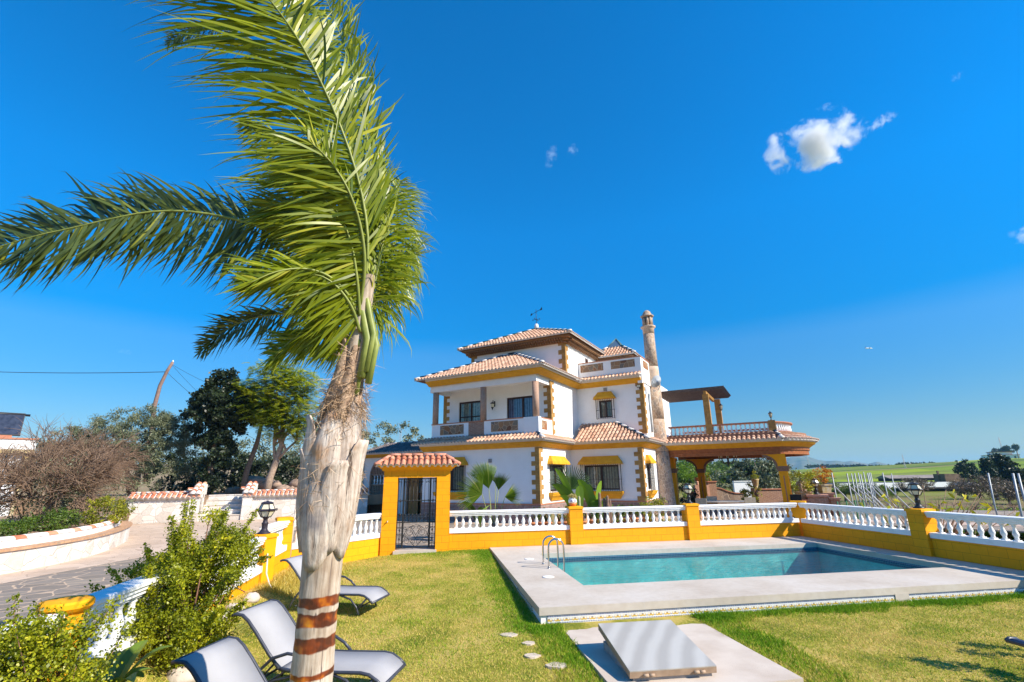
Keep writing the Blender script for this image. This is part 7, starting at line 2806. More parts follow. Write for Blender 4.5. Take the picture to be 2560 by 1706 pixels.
def catm2(P, n):
    P = [Vector((x, y, 0)) for x, y in P]
    P = [P[0] * 2 - P[1]] + P + [P[-1] * 2 - P[-2]]
    out = []
    seg = len(P) - 3
    for i in range(n + 1):
        u = i / n * seg
        k = min(int(u), seg - 1)
        t = u - k
        a, b, c, d = P[k:k + 4]
        q = 0.5 * ((2 * b) + (c - a) * t + (2 * a - 5 * b + 4 * c - d) * t * t + (3 * b - a - 3 * c + d) * t ** 3)
        out.append((q.x, q.y))
    return out


CWs = catm2(CW, 44)
cwt = thing('curved_stone_wall', 'low curved wall of pale stones with a brick ledge along the drive', 'wall', (0, 0, 0))
m = MB()
m.sweep(CWs, [(0.0, -0.2), (0.0, 0.52), (-0.30, 0.52), (-0.30, -0.2)])
m.build('masonry', 'whitestone', cwt)
m = MB()
m.sweep(CWs, [(0.05, 0.52), (0.05, 0.575), (-0.32, 0.575), (-0.32, 0.52)])
MT['tanbrick'] = bricks('tan_brick', (0.60, 0.36, 0.21), (0.52, 0.30, 0.17), (0.42, 0.30, 0.2), 0.12, 0.25, 0.008, 0.4, 0.8, True, 0.35)
m.build('brick_ledge', 'tanbrick', cwt)
m = MB()
m.sweep(CWs, [(-0.32, 0.3), (-0.32, 0.76), (-0.52, 0.76), (-0.52, 0.3)])
m.build('back_band', 'balwhite', cwt)
m = MB()
Ltot = 0
acc = [0]
for a, b in zip(CWs[:-1], CWs[1:]):
    Ltot += math.hypot(b[0] - a[0], b[1] - a[1])
    acc.append(Ltot)
step = 0.34
for k in range(int(Ltot / step)):
    s0, s1 = k * step, (k + 1) * step
    def pos(s):
        i = min(len(acc) - 2, max(0, int(np.searchsorted(acc, s)) - 1))
        u = (s - acc[i]) / (acc[i + 1] - acc[i])
        a, b = Vector(CWs[i]), Vector(CWs[i + 1])
        d = (b - a).normalized()
        return a + (b - a) * u, d
    (p, d), (q, e) = pos(s0), pos(s1 + 0.02)
    vs = []
    for (c, dd, rr_, h) in ((p, d, 0.125, 0.0), (q, e, 0.112, -0.012)):
        nrm = Vector((dd.y, -dd.x))
        c = c - nrm * 0.42
        for j in range(7):
            a = PI * j / 6
            vs.append((c.x + nrm.x * rr_ * math.cos(a), c.y + nrm.y * rr_ * math.cos(a), 0.755 + h + 0.09 * math.sin(a)))
    m.add(vs, [(j, j + 1, j + 8, j + 7) for j in range(6)] + [tuple(range(6, -1, -1))], 0 if k % 3 == 0 else 1, True, None, random.random())
m.build('ridge_tiles', ['tilered', 'mortar'], cwt)
# raised bed behind it
sheetp = [(x, y) for x, y in [(CWs[i][0], CWs[i][1]) for i in range(len(CWs))]]
bed = [(-30, 4)] + [(a[0] - 0.45 * ((b[1] - a[1]) / math.hypot(b[0] - a[0], b[1] - a[1])), a[1] + 0.45 * ((b[0] - a[0]) / math.hypot(b[0] - a[0], b[1] - a[1]))) for a, b in zip(CWs[:-1], CWs[1:])] + [(-20.7, 27.4), (-30, 27.4)]
earth = simple('dry_earth', (0.34, 0.22, 0.14), (0.20, 0.14, 0.09), 1.5, 0.95, bump=0.5, bscale=6)
m = MB()
m.prism(bed, -0.3, 0.62)
tag(m.build('planting_bed', earth, None), kind='structure')

# stone wall with tiled coping and steps
SW0, SW1 = Vector((-20.7, 27.1)), Vector((-17.5, 28.15))
SW2, SW3 = Vector((-15.5, 28.85)), Vector((-9.0, 31.0))
dirw = (SW3 - SW0).normalized()


def tiled_wall(p, q, label, endpier):
    d = q - p
    L = d.length
    t = thing('tiled_stone_wall', label, 'wall', (p.x, p.y, 0), math.atan2(d.y, d.x), 'stone garden walls with tiled coping')
    m = MB()
    m.box(0, L, 0.0, 0.45, -0.2, 1.28)
    m.build('masonry', 'whitestone', t)
    m = MB()
    roof_tiles(m, (-0.05, -0.16, 1.28), (1, 0, 0), (0, 0.40, 0.26), [(0, 0), (L + 0.1, 0), (L + 0.1, 0.47), (0, 0.47)], sp=0.24, row=0.26, r=0.095)
    roof_tiles(m, (L + 0.05, 0.64, 1.28), (-1, 0, 0), (0, -0.40, 0.26), [(0, 0), (L + 0.1, 0), (L + 0.1, 0.47), (0, 0.47)], sp=0.24, row=0.26, r=0.095)
    c = m.build('tiled_coping', ['tilered', 'mortar', 'mortar'], t)
    ridge_tiles('ridge_tiles', [(0, 0.24, 1.55), (L, 0.24, 1.55)], c, ('redridge', 'mortar'), 0.09, 0.22, 0.0)
    x0, x1 = endpier
    m = MB()
    m.box(x0, x1, -0.12, 0.75, -0.2, 1.45)
    m.build('end_pier', 'whitestone', t)
    m = MB()
    xm = (x0 + x1) / 2
    vs = []
    roof_tiles(m, (x0 - 0.08, 0.95, 1.72), (0, -1, 0), (1, 0, 0.10), [(0, 0), (1.2, 0), (1.2, 0.05), (0, 0.05)], sp=0.2)
    for cx_ in (x0 + 0.12, x1 - 0.12):
        for k in range(6):
            y0, y1 = -0.28 + 0.19 * k, -0.28 + 0.19 * (k + 1) + 0.03
            z0_, z1_ = 1.46 + 0.09 * k, 1.46 + 0.09 * (k + 1)
            v_ = []
            for yy, zz, rr_ in ((y0, z0_ + 0.02, 0.125), (y1, z1_, 0.11)):
                for j in range(7):
                    a = PI * j / 6
                    v_.append((cx_ + rr_ * math.cos(a), yy, zz + rr_ * math.sin(a)))
            m.add(v_, [(j, j + 1, j + 8, j + 7) for j in range(6)] + [tuple(range(6, -1, -1))], 0 if k % 2 else 1, True, None, random.random())
    m.add([(x0 - 0.05, -0.25, 1.44), (x1 + 0.05, -0.25, 1.44), (x1 + 0.05, 0.85, 1.96), (x0 - 0.05, 0.85, 1.96), (x0 - 0.05, 0.85, 1.40), (x1 + 0.05, 0.85, 1.40)], [(0, 1, 2, 3), (3, 2, 5, 4)], 1)
    m.build('pier_tiles', ['tilered', 'mortar', 'mortar'], t)
    return t


tiled_wall(SW0, SW1, 'pale stone wall with white and red tile coping left of the steps', ((SW1 - SW0).length - 0.5, (SW1 - SW0).length))
tiled_wall(SW2, SW3, 'pale stone wall with tile coping right of the steps, partly behind the palm', (0.0, 0.5))
stp = thing('stone_steps', 'pale stone steps between the two tiled walls', 'steps', (SW1.x, SW1.y, 0), math.atan2(dirw.y, dirw.x))
wd = (SW2 - SW1).length
for k in range(5):
    m = MB()
    m.box(0.0, wd, 0.0 + k * 0.42, 0.46 + k * 0.42, -0.2, 0.26 * (k + 1))
    m.box(-0.0, wd, -0.03 + k * 0.42, 0.40 + k * 0.42, 0.26 * (k + 1), 0.26 * (k + 1) + 0.05)
    m.build('step', 'whitestone', stp)
m = MB()
m.box(-20, 25, 2.35, 40, 0.6, 1.33)
m.box(-20, -0.01, 0.46, 2.35, 0.6, 1.20)
m.box(wd + 0.01, 25, 0.46, 2.35, 0.6, 1.20)
tag(m.build('upper_terrace_ground', earth, None, (SW1.x, SW1.y, 0), math.atan2(dirw.y, dirw.x)), kind='structure')


def tree(name, label, root, trunks, blobs, n, size, mat, bark='trunk', clumps=0, csize=0.3, cat='tree', aspect=0.5, seed=1, limbs=10, group=None, up=0.0):
    t = thing(name, label, cat, root, 0, group)
    rn = random.Random(seed)
    m = MB()
    tops = []
    for pts, r in trunks:
        k = len(pts)
        m.tube(pts, [r * (1 - 0.55 * i / (k - 1)) for i in range(k)], 9)
        tops.append((Vector(pts[-1]), r * 0.45))
    for k in range(limbs):
        tp_, rr_ = rn.choice(tops)
        b = rn.choice(blobs)
        e = Vector((b[0] + rn.uniform(-0.6, 0.6) * b[3], b[1] + rn.uniform(-0.6, 0.6) * b[4], b[2] + rn.uniform(-0.2, 0.7) * b[5]))
        mid = tp_.lerp(e, 0.5) + Vector((rn.uniform(-0.2, 0.2), rn.uniform(-0.2, 0.2), 0.15))
        m.tube([tuple(tp_ - Vector((0, 0, 0.1))), tuple(mid), tuple(e)], [rr_, rr_ * 0.6, rr_ * 0.2], 6)
    m.build('trunk', bark, t)
    rg = np.random.default_rng(seed)
    foliage('crown', blobs, n, size, mat, t, aspect, clumps, csize, up, rng=rg)
    return t


GZ = 1.33
tree('olive_tree', 'broad grey green olive tree behind the bare shrubs', (-24.0, 31.5, GZ), [([(0, 0, 0), (0.2, 0, 0.9), (0.1, 0.1, 1.8)], 0.28), ([(0, 0, 0), (-0.5, 0.2, 1.0), (-0.9, 0.2, 2.0)], 0.22)],
     [(-0.6, 0, 3.5, 2.2, 2.0, 1.9), (1.2, 0, 3.2, 1.9, 1.8, 1.9), (-2.2, 0.2, 2.9, 1.6, 1.6, 1.6), (0.2, 0.2, 4.5, 1.5, 1.5, 1.1), (1.9, -0.3, 1.9, 1.4, 1.4, 1.5), (-0.8, -0.4, 1.9, 2.0, 1.4, 1.4), (1.9, 0, 4.0, 1.0, 1.0, 1.0), (3.0, 0.3, 2.4, 0.8, 0.9, 1.2), (-3.6, -1.0, 2.6, 1.6, 1.5, 1.5), (-4.8, -1.6, 2.0, 1.3, 1.3, 1.4), (-2.6, -0.4, 3.9, 1.2, 1.2, 1.0)],
     70000, 0.12, 'olive', 'trunk', 560, 0.34, aspect=0.32, seed=5)
tree('ivy_tree', 'dark ivy covered tree standing left of the feathery tree', (-18.9, 30.8, GZ), [([(0, 0, 0), (0.1, 0, 2), (0.1, 0.1, 4.5)], 0.22)],
     [(0.2, 0, 5.4, 1.5, 1.4, 1.7), (-0.5, 0, 4.6, 1.5, 1.3, 1.5), (0.3, 0, 6.6, 1.1, 1.1, 1.1), (0.9, 0.2, 5.0, 1.2, 1.2, 1.4), (0.35, 0, 2.8, 0.75, 0.7, 1.3), (0.35, 0, 1.1, 0.68, 0.62, 1.2), (-0.9, 0, 5.6, 0.8, 0.8, 0.9)],
     42000, 0.15, 'darkl', 'trunk', 330, 0.30, aspect=0.7, seed=6)
MT['feather'] = leafmat('feathery_leaves', (0.10, 0.18, 0.015), (0.46, 0.52, 0.05), trans=0.5, tip=(0.62, 0.52, 0.04))


def feathery_tree(name, label, root, trunks, blobs, nfr, seed):
    t = thing(name, label, 'tree', root)
    rg = np.random.default_rng(seed)
    rn = random.Random(seed)
    m = MB()
    for pts, r in trunks:
        k = len(pts)
        m.tube(pts, [r * (1 - 0.5 * i / (k - 1)) for i in range(k)], 10)
    tp_ = Vector(trunks[0][0][-1])
    for k in range(16):
        b = rn.choice(blobs)
        e = Vector((b[0] + rn.uniform(-0.5, 0.5) * b[3], b[1] + rn.uniform(-0.5, 0.5) * b[4], b[2] + rn.uniform(0, 0.7) * b[5]))
        s = Vector(rn.choice([q for pts, r in trunks for q in pts[-2:]]))
        m.tube([tuple(s), tuple(s.lerp(e, 0.5) + Vector((0, 0, 0.25))), tuple(e)], [0.075, 0.045, 0.015], 6)
    m.build('trunk', 'palebark', t)
    P, k = crown_points(blobs, nfr, rg, 0.35)
    # each frond: a flat spray of small leaflets
    d = rg.normal(size=(nfr, 3))
    d[:, 2] = -0.25 + 0.3 * rg.random(nfr)
    d /= np.linalg.norm(d, axis=1, keepdims=True)
    up = np.array([0, 0, 1.0])
    s = np.cross(d, up)
    s /= np.linalg.norm(s, axis=1, keepdims=True) + 1e-6
    L = rg.uniform(0.35, 0.65, nfr)
    nl = 13
    Vs, rs_ = [], []
    tone = rg.random(nfr) * 0.5 + 0.35 * rg.random(len(blobs))[k]
    for j in range(nl):
        u = (j + 0.5) / nl
        c = P + d * (L * u)[:, None] + np.array([0, 0, -0.16]) * (u * u)
        w = 0.16 * math.sin(PI * (0.15 + 0.8 * u))
        for sg in (-1, 1):
            e = c + s * (sg * w) + d * 0.06 + rg.normal(size=c.shape) * 0.02
            wv = d * 0.016
            Vs.append(np.stack([c - wv, c + wv, e + wv * 1.4, e - wv * 0.6], 1))
            rs_.append(np.clip(tone + 0.18 * rg.normal(size=nfr), 0, 1))
    V = np.concatenate(Vs).reshape(-1, 3)
    np_mesh('crown', V, np.arange(len(V)).reshape(-1, 4), np.concatenate(rs_), 'feather', t)
    return t


feathery_tree('jacaranda_tree', 'feathery light green tree with a pale forked trunk beside the steps', (-15.3, 31.0, GZ - 0.1),
              [([(0, 0, -0.2), (0.12, 0, 1.0), (0.42, 0, 2.1), (0.62, 0, 3.0), (0.55, 0, 4.5)], 0.24), ([(0.38, 0, 2.0), (0.1, 0.1, 3.0), (0.2, 0.1, 4.6)], 0.11), ([(0.40, 0, 2.05), (1.0, -0.1, 2.7), (1.6, -0.1, 3.3)], 0.10)],
              [(0.2, 0, 6.4, 1.9, 1.7, 1.5), (-0.9, 0, 5.4, 1.5, 1.4, 1.2), (1.3, 0, 5.2, 1.6, 1.5, 1.4), (0.6, -0.3, 4.3, 1.4, 1.2, 1.0), (1.9, 0, 4.0, 1.0, 1.0, 0.9), (-0.2, 0, 7.6, 1.6, 1.4, 1.1), (-2.0, 0, 6.6, 1.3, 1.2, 0.8), (1.4, 0, 7.0, 1.5, 1.3, 1.1), (0.1, -0.5, 4.9, 1.2, 0.9, 0.9)], 3300, 9)
m = MB()
m.tube([(0, 0, -0.2), (0.15, 0, 1.5), (0.6, 0, 3.4), (0.8, 0, 5.2)], [0.20, 0.17, 0.14, 0.08], 9)
t = thing('leaning_tree', 'grey leaning tree trunk between the ivy tree and the feathery tree', 'tree', (-17.5, 32.3, GZ - 0.1))
m.build('trunk', 'trunk', t)
foliage('crown', [(0.8, 0, 5.6, 1.2, 1.1, 1.0), (0.2, 0, 5.2, 0.8, 0.8, 0.8)], 6000, 0.14, 'greenl', t, 0.6, clumps=60, csize=0.26)

# dark hedge and pale scrub behind, rocks and dry ground cover
def hedge(name, label, p, q, h, w, mat, n, size, cat='hedge'):
    p, q = Vector((*p, 0)), Vector((*q, 0))
    d = q - p
    t = thing(name, label, cat, (p.x, p.y, GZ - 0.2), math.atan2(d.y, d.x))
    L = d.length
    k = max(3, int(L / (w * 0.9)))
    bl = [((i + 0.5) * L / k, random.uniform(-0.2, 0.2), h * random.uniform(0.42, 0.55), w, w * 0.8, h * random.uniform(0.45, 0.6)) for i in range(k)]
    m = MB()
    for b in bl:
        m.tube([(b[0], b[1], -0.3), (b[0] + 0.1, b[1], h * 0.6)], [0.06, 0.03], 5)
    m.build('stems', 'twig', t)
    foliage('foliage', bl, n, size, mat, t, 0.6, clumps=k * 22, csize=w * 0.34)
    return t


hedge('dark_hedge', 'dark shaded hedge between the olive tree and the ivy tree', (-25.5, 36.0), (-15.0, 37.5), 3.0, 1.3, 'darkl', 16000, 0.18)
hedge('scrub_hedge', 'dry olive green scrub behind the feathery tree', (-17.5, 38.5), (-8.0, 41.0), 3.4, 1.2, 'olive', 15000, 0.14)
hedge('scrub_hedge', 'pale olive scrub far behind the ivy tree', (-33.0, 52.0), (-18.0, 54.0), 5.2, 2.0, 'greyl', 12000, 0.22)
hedge('scrub_hedge', 'green tree tops showing over the annex roof', (-16.5, 52.0), (-9.0, 54.0), 6.6, 1.5, 'greyl', 9000, 0.2)
for i in range(16):
    px = 575 + i * 17 + random.uniform(-6, 6)
    d = 33 + random.uniform(-0.6, 1.0)
    p = at(px, 1215, d)
    hgt = random.choice([0.0, 0.0, 0.35, 0.6]) if i > 2 else 0.0
    o = rock_mesh(random.uniform(0.26, 0.46), 50 + i, (1.2, 0.9, 0.8)).build('field_rock', simple('brown_rock', (0.40, 0.28, 0.21), (0.24, 0.17, 0.13), 3, 0.9, bump=0.4) if i == 0 else 'fieldrock', None, (p.x, p.y, GZ + 0.15 + hgt), i * 0.9)
    if i == 0:
        MT['fieldrock'] = o.data.materials[0]
    tag(o, 'brown boulder in the rock pile behind the tiled wall', 'rock', 'boulders of the rock pile')

# bare shrubs on the raised bed
def bare_shrub(name, label, root, spread, h, n, seed, lean_=(0.25, 0, 0.0), leaves=0, tr=0.14):
    t = thing(name, label, 'shrub', root)
    rn = random.Random(seed)
    m = MB()
    top = Vector((lean_[0] * 0.5, 0, h * 0.38))
    m.tube([(0.12, 0, -0.2), (0.0, 0, h * 0.15), tuple(top * 0.7), tuple(top)], [tr, tr * 0.85, tr * 0.7, tr * 0.5], 8)
    m.build('trunk', 'palebark', t)
    m = MB()

    def grow(p, d, L, r, lev):
        e = p
        pts = [tuple(p)]
        dd = d.copy()
        for j in range(4):
            dd = (dd + Vector((rn.gauss(0, 0.16), rn.gauss(0, 0.16), rn.gauss(0, 0.10) - 0.02)) + Vector(lean_) * 0.12).normalized()
            e = e + dd * (L / 4)
            pts.append(tuple(e))
        m.tube(pts, [r * (1 - 0.15 * i) for i in range(5)], 3 if lev > 1 else 5, cap=False)
        if lev >= 4:
            return
        for q in range(n[lev]):
            s = rn.uniform(0.35, 1.0)
            k = min(3, int(s * 4))
            st = Vector(pts[k]).lerp(Vector(pts[k + 1]), s * 4 - k)
            nd = (dd + Vector((rn.gauss(0, 0.55), rn.gauss(0, 0.45), rn.gauss(0.05, 0.45)))).normalized()
            grow(st, nd, L * rn.uniform(0.55, 0.85), r * 0.58, lev + 1)

    for k in range(n[0]):
        a = 2 * PI * k / n[0]
        grow(top * rn.uniform(0.6, 1.0), Vector((spread * math.cos(a), spread * 0.8 * math.sin(a), 0.75)).normalized(), h * 0.40, tr * 0.33, 1)
    m.build('twigs', 'twig', t)
    if leaves:
        foliage('leaves', [(lean_[0] * 1.5, 0, h * 0.5, spread * 1.1, spread, h * 0.3)], leaves, 0.06, 'olive', t)
    return t


bare_shrub('bare_shrub', 'wide bare brown shrub behind the curved wall', (-17.0, 18.4, 0.55), 0.95, 3.1, [11, 8, 7, 5], 3, (0.25, 0, 0.02), 2500)
bare_shrub('bare_shrub', 'bare brown shrub rising behind the others against the olive tree', (-18.2, 20.4, 0.55), 0.8, 3.6, [10, 8, 7, 5], 14, (0.20, 0, 0.05), 2500)
bare_shrub('bare_shrub', 'bare dark branched tree in front of the white building at the left edge', (-17.6, 17.0, 0.55), 0.6, 3.0, [6, 4, 3, 2], 5, (-0.05, 0, 0.1), 0, 0.17)
for i, (x, y, z, rx, h, mt, lab) in enumerate(((-14.5, 18.0, 0.55, 0.60, 1.0, 'busta', 'bright green shrub where the curved wall ends'), (-15.4, 17.0, 0.55, 0.7, 0.6, 'greenl', 'low green shrub along the curved wall under the bare shrub'), (-16.6, 15.2, 0.55, 0.8, 0.6, 'olive', 'dull green low shrub at the left edge behind the curved wall'),
                                              (-15.2, 15.2, 0.55, 0.6, 0.45, 'greenl', 'small dark green shrub behind the middle of the curved wall'), (-17.0, 20.6, 0.55, 1.2, 2.0, 'olive', 'dense olive green shrub under the bare branches'), (-17.8, 18.6, 0.55, 1.1, 1.7, 'olive', 'olive green shrub beside the white building'))):
    bush('garden_shrub', lab, 'shrub', (x, y, z), rx, h, mt, 3200, 0.065)

# white building with a solar panel at the left edge
bld = thing('white_building', 'white building with a solar panel on its roof at the left edge', 'building', (-24.9, 25.0, 0), 0.80)
m = MB()
m.box(-6.0, 0.0, 0, 6, -0.5, 3.62)
m.build('wall', bricks('white_painted_brick', (0.78, 0.78, 0.78), (0.74, 0.74, 0.75), (0.62, 0.62, 0.64), 0.4, 0.2, 0.008, 0.4, 0.8, noise_mix=0.1), bld)
m = MB()
m.box(-6.2, 0.35, -0.35, 6.2, 3.62, 3.80, 1)
m.box(-6.2, 0.35, -0.35, 6.2, 3.80, 4.28, 0)
m.box(-6.25, 0.40, -0.40, 6.25, 4.28, 4.36, 2)
m.build('roof', ['white', 'urnstone', 'redcap'], bld)
m = MB()
Mx = Matrix.Translation((0, 0.2, 4.52)) @ Matrix.Rotation(math.radians(62), 4, 'X')
m.box(-3.0, -0.35, 0, 1.25, 0, 0.06, 0, Mx)
m.box(-3.04, -0.31, -0.04, 0.0, -0.01, 0.07, 1, Mx)
m.box(-3.04, -0.31, 1.25, 1.29, -0.01, 0.07, 1, Mx)
m.box(-0.35, -0.31, 0, 1.25, -0.01, 0.07, 1, Mx)
m.tube([(-3.2, 0.75, 5.62), (-0.12, 0.75, 5.60)], 0.06, 8, 1)
m.box(-2.9, -2.3, 0.1, 0.9, 4.361, 4.5, 2)
m.box(-1.2, -0.6, 0.1, 0.9, 4.361, 4.5, 2)
t_ = NT('solar_cells')
t_.col(t_.ramp(t_.noise(6, 4), [(0.3, (0.02, 0.025, 0.04)), (0.7, (0.05, 0.06, 0.09))]), 0.15, 0.6)
sp_ = m.build('solar_panel', [t_.m, 'iron', 'redcap'], None, (-24.9, 25.0, 0), 0.80)
tag(sp_, 'dark solar water panel propped on the white building roof', 'solar panel')
m = MB()
m.box(-0.06, 0.06, -0.06, 0.06, 0, 3.6)
m.build('corner_pipe', 'urnstone', bld).location = (0.10, -0.10, 0)

# leaning utility pole with wires
pole = thing('utility_pole', 'leaning curved wooden utility pole behind the olive tree', 'utility pole', (-31.3, 42.0, 2.0))
pts = [at(378, 1130, 42) - Vector((-31.3, 42, 2.0)), at(385, 1020, 42) - Vector((-31.3, 42, 2.0)), at(400, 965, 42) - Vector((-31.3, 42, 2.0)), at(418, 928, 42) - Vector((-31.3, 42, 2.0)), at(432, 906, 42) - Vector((-31.3, 42, 2.0))]
pts[0].z = 0
m = MB()
m.tube([tuple(p) for p in pts], [0.20, 0.17, 0.15, 0.13, 0.12], 8)
m.build('post', simple('reddish_pole', (0.30, 0.19, 0.15), (0.2, 0.13, 0.11), 6, 0.9), pole)
m = MB()
for p in (pts[-1] * 1.0, pts[-2].lerp(pts[-1], 0.3)):
    m.lathe([(0.05, 0), (0.07, 0.1), (0.03, 0.18)], 8, (p.x, p.y, p.z))
m.build('insulators', 'balwhite', pole)


def wire(label, p, q, sag, r=0.02):
    m = MB()
    m.tube([tuple(Vector(p).lerp(Vector(q), u) - Vector((0, 0, sag * 4 * u * (1 - u)))) for u in np.linspace(0, 1, 18)], r, 4)
    tag(m.build('overhead_wire', 'iron', None), label, 'wire', 'wires of the leaning pole')


tp_ = at(416, 930, 42)
wire('dark wire running from the leaning pole to the left edge', tp_, at(-200, 922, 48), 0.25, 0.028)
wire('upper thin wire from the pole top into the ivy tree', at(431, 912, 42), at(600, 985, 52), 0.3, 0.014)
wire('middle thin wire from the pole into the ivy tree', at(431, 914, 42), at(590, 1060, 50), 0.3, 0.014)
wire('lowest thin wire from the pole behind the ivy tree', tp_, at(640, 1100, 50), 0.4, 0.016)
# slim lattice mast over the annex
t = thing('lattice_mast', 'thin lattice mast rising behind the annex roof', 'mast', (-13.88, 60, 1.0))
m = MB()
for dx, dy in ((-0.12, -0.1), (0.12, -0.1), (0, 0.12)):
    m.tube([(dx, dy, 0), (dx, dy, 7.7)], 0.018, 4)
for k in range(24):
    z = 0.3 * k
    m.tube([(-0.12, -0.1, z), (0.12, -0.1, z + 0.3)], 0.01, 3)
    m.tube([(0.12, -0.1, z), (0, 0.12, z + 0.3)], 0.01, 3)
m.build('frame', 'galv', t)
m = MB()
for q in ((8, 2, -5.0), (9, -3, -6.0)):
    m.tube([(0, 0, 7.6), q], 0.012, 3)
m.build('guy_wires', 'galv', t)

# ================================================================== RIGHT SIDE: FIELD WITH TRELLIS POSTS, TREES, FAR FARM
def rp_(px, py, d):
    return at(px, py, d)


def trellis(px, pytop, d, bl, label, first=[None]):
    p = rp_(px, pytop, d)
    gz = -1.1
    if first[0] is None:
        t = thing('trellis_post', label, 'trellis post', (p.x, p.y, gz), 0.55, 'steel trellis posts in the field')
        m = MB()
        m.tube([(0, 0, -0.3), (0, 0, 3.2)], 0.032, 7)
        m.build('upright', 'galv', t)
        m = MB()
        m.tube([(0.02, -0.02, 2.5), (2.3, -0.9, 0.0)], 0.034, 7)
        m.build('brace', simple('bright_steel', (0.42, 0.42, 0.42), (0.34, 0.34, 0.35), 9, 0.55, 0.4), t)
        first[0] = t
    else:
        t = clone_tree(first[0], loc=(p.x, p.y, gz), rz=0.55 + random.uniform(-0.08, 0.08), label=label)
    s = (p.z - gz) / 3.2
    t.scale = (1.0, 1.0, s)
    return t


TP = [(2079, 1182, 26), (2117, 1184, 27), (2128, 1184, 29.5), (2136, 1183, 28.5), (2145, 1182, 31), (2151, 1186, 27.8), (2158, 1180, 33), (2168, 1183, 26.5), (2172, 1182, 30.5), (2176, 1182, 35), (2206, 1182, 28), (2228, 1184, 34)]
nms = ['first', 'second', 'third', 'fourth', 'fifth', 'sixth', 'seventh', 'eighth', 'ninth', 'tenth', 'eleventh', 'twelfth']
for k, (px, py, d) in enumerate(TP):
    trellis(px, py, d, 1, f'{nms[k]} from the left of the galvanised trellis posts with a slanting brace')
for px, pt, pbm_, d, lab in ((2470, 1183, 1262, 24, 'single leaning steel post before the dark scrub'), (2532, 1184, 1288, 17, 'left of two thick steel posts at the right edge'), (2545, 1184, 1272, 18.5, 'right of two thick steel posts at the right edge')):
    p = rp_(px, pt, d)
    q = rp_(px + (16 if px < 2500 else 22), pbm_, d - 0.1)
    m = MB()
    m.tube([(q.x, q.y, -1.2), tuple(q), tuple(p)], 0.035, 8)
    tag(m.build('field_post', 'galv', None), lab, 'post', 'single steel posts in the field')
# green mesh fence
t = thing('mesh_fence', 'low green mesh fence beside the brick pedestals', 'fence', (*at(2092, 1250, 23).xy, -1.0), 0.6)
MT['gfence'] = simple('green_wire', (0.01, 0.16, 0.07), (0.01, 0.12, 0.05), 9, 0.5)
for k in range(4):
    m = MB()
    m.tube([(k * 0.9, 0, 0), (k * 0.9, 0, 1.85)], 0.03, 6)
    m.build('post', 'gfence', t)
m = MB()
for z in np.linspace(0.1, 1.8, 14):
    m.tube([(0, 0, z), (2.7, 0, z)], 0.004, 3, cap=False)
for x in np.linspace(0.05, 2.65, 26):
    m.tube([(x, 0, 0.1), (x, 0, 1.8)], 0.004, 3, cap=False)
m.build('mesh', 'gfence', t)
gw = g2w(13.35, -4.5)
t = thing('net_fence', 'dark green net running just behind the right hand balustrade', 'fence', (gw.x, gw.y, 0), HX - PI / 2)
m = MB()
m.box(-0.2, 6.0, 0, 0.02, -0.6, 1.08)
nn = NT('green_net')
nn.col((0.008, 0.07, 0.05), 0.9, 0.1)
al = nn.n('BsdfTransparent')
mxn = nn.n('MixShader', i_0=nn.n('MapRange', i_0=nn.n('SeparateXYZ', i_0=nn.obj()).outputs[2], i_1=0.98, i_2=1.0).outputs[0], i_1=al.outputs[0], i_2=nn.p.outputs[0])
nn.t.links.new(mxn.outputs[0], nn.t.nodes['Material Output'].inputs[0])
m = MB()
m.tube([(-0.2, 0, 1.03), (6.2, 0, 1.03)], 0.035, 5)
for x in (0, 2, 4, 6):
    m.tube([(x, 0, -0.8), (x, 0, 1.03)], 0.025, 5)
m.build('frame', nn.m if False else 'gfence', t)

# shrub with yellow strap leaves behind the lantern pillar
q = g2w(13.6, -3.9)
t = thing('yellow_leaved_shrub', 'sparse shrub with yellow strap leaves behind the lantern pillar', 'shrub', (q.x, q.y, -0.7))
rn = random.Random(21)
m, l = MB(), MB()
for k in range(26):
    a = rn.uniform(0, 2 * PI)
    sx = rn.uniform(-1.3, 1.5)
    e = Vector((sx, rn.uniform(-0.9, 0.9) - sx * 0.3, rn.uniform(1.75, 2.45)))
    m.tube([(0.15 * math.cos(a), 0.15 * math.sin(a), 0), (e.x * 0.5, e.y * 0.5, e.z * 0.6), tuple(e)], [0.022, 0.016, 0.007], 5)
    for j in range(3):
        b = e + Vector((rn.gauss(0, 0.12), rn.gauss(0, 0.12), rn.uniform(-0.35, 0.05)))
        d = Vector((rn.gauss(0, 1), rn.gauss(0, 0.6), rn.uniform(-1.0, 0.4))).normalized()
        if rn.random() < 0.55:
            continue
        L = rn.uniform(0.16, 0.30)
        s = d.cross(Vector((0.3, 1, 0.2))).normalized() * rn.uniform(0.03, 0.055)
        c1, c2 = b + d * L * 0.4, b + d * L + Vector((0, 0, -0.06))
        l.add([b, c1 - s, c2, c1 + s], [(0, 1, 2, 3)], 0, False, None, rn.random())
m.build('stems', 'twig', t)
l.build('leaves', leafmat('yellow_strap_leaves', (0.32, 0.34, 0.02), (0.62, 0.56, 0.03), tip=(0.75, 0.66, 0.08), trans=0.4), t)

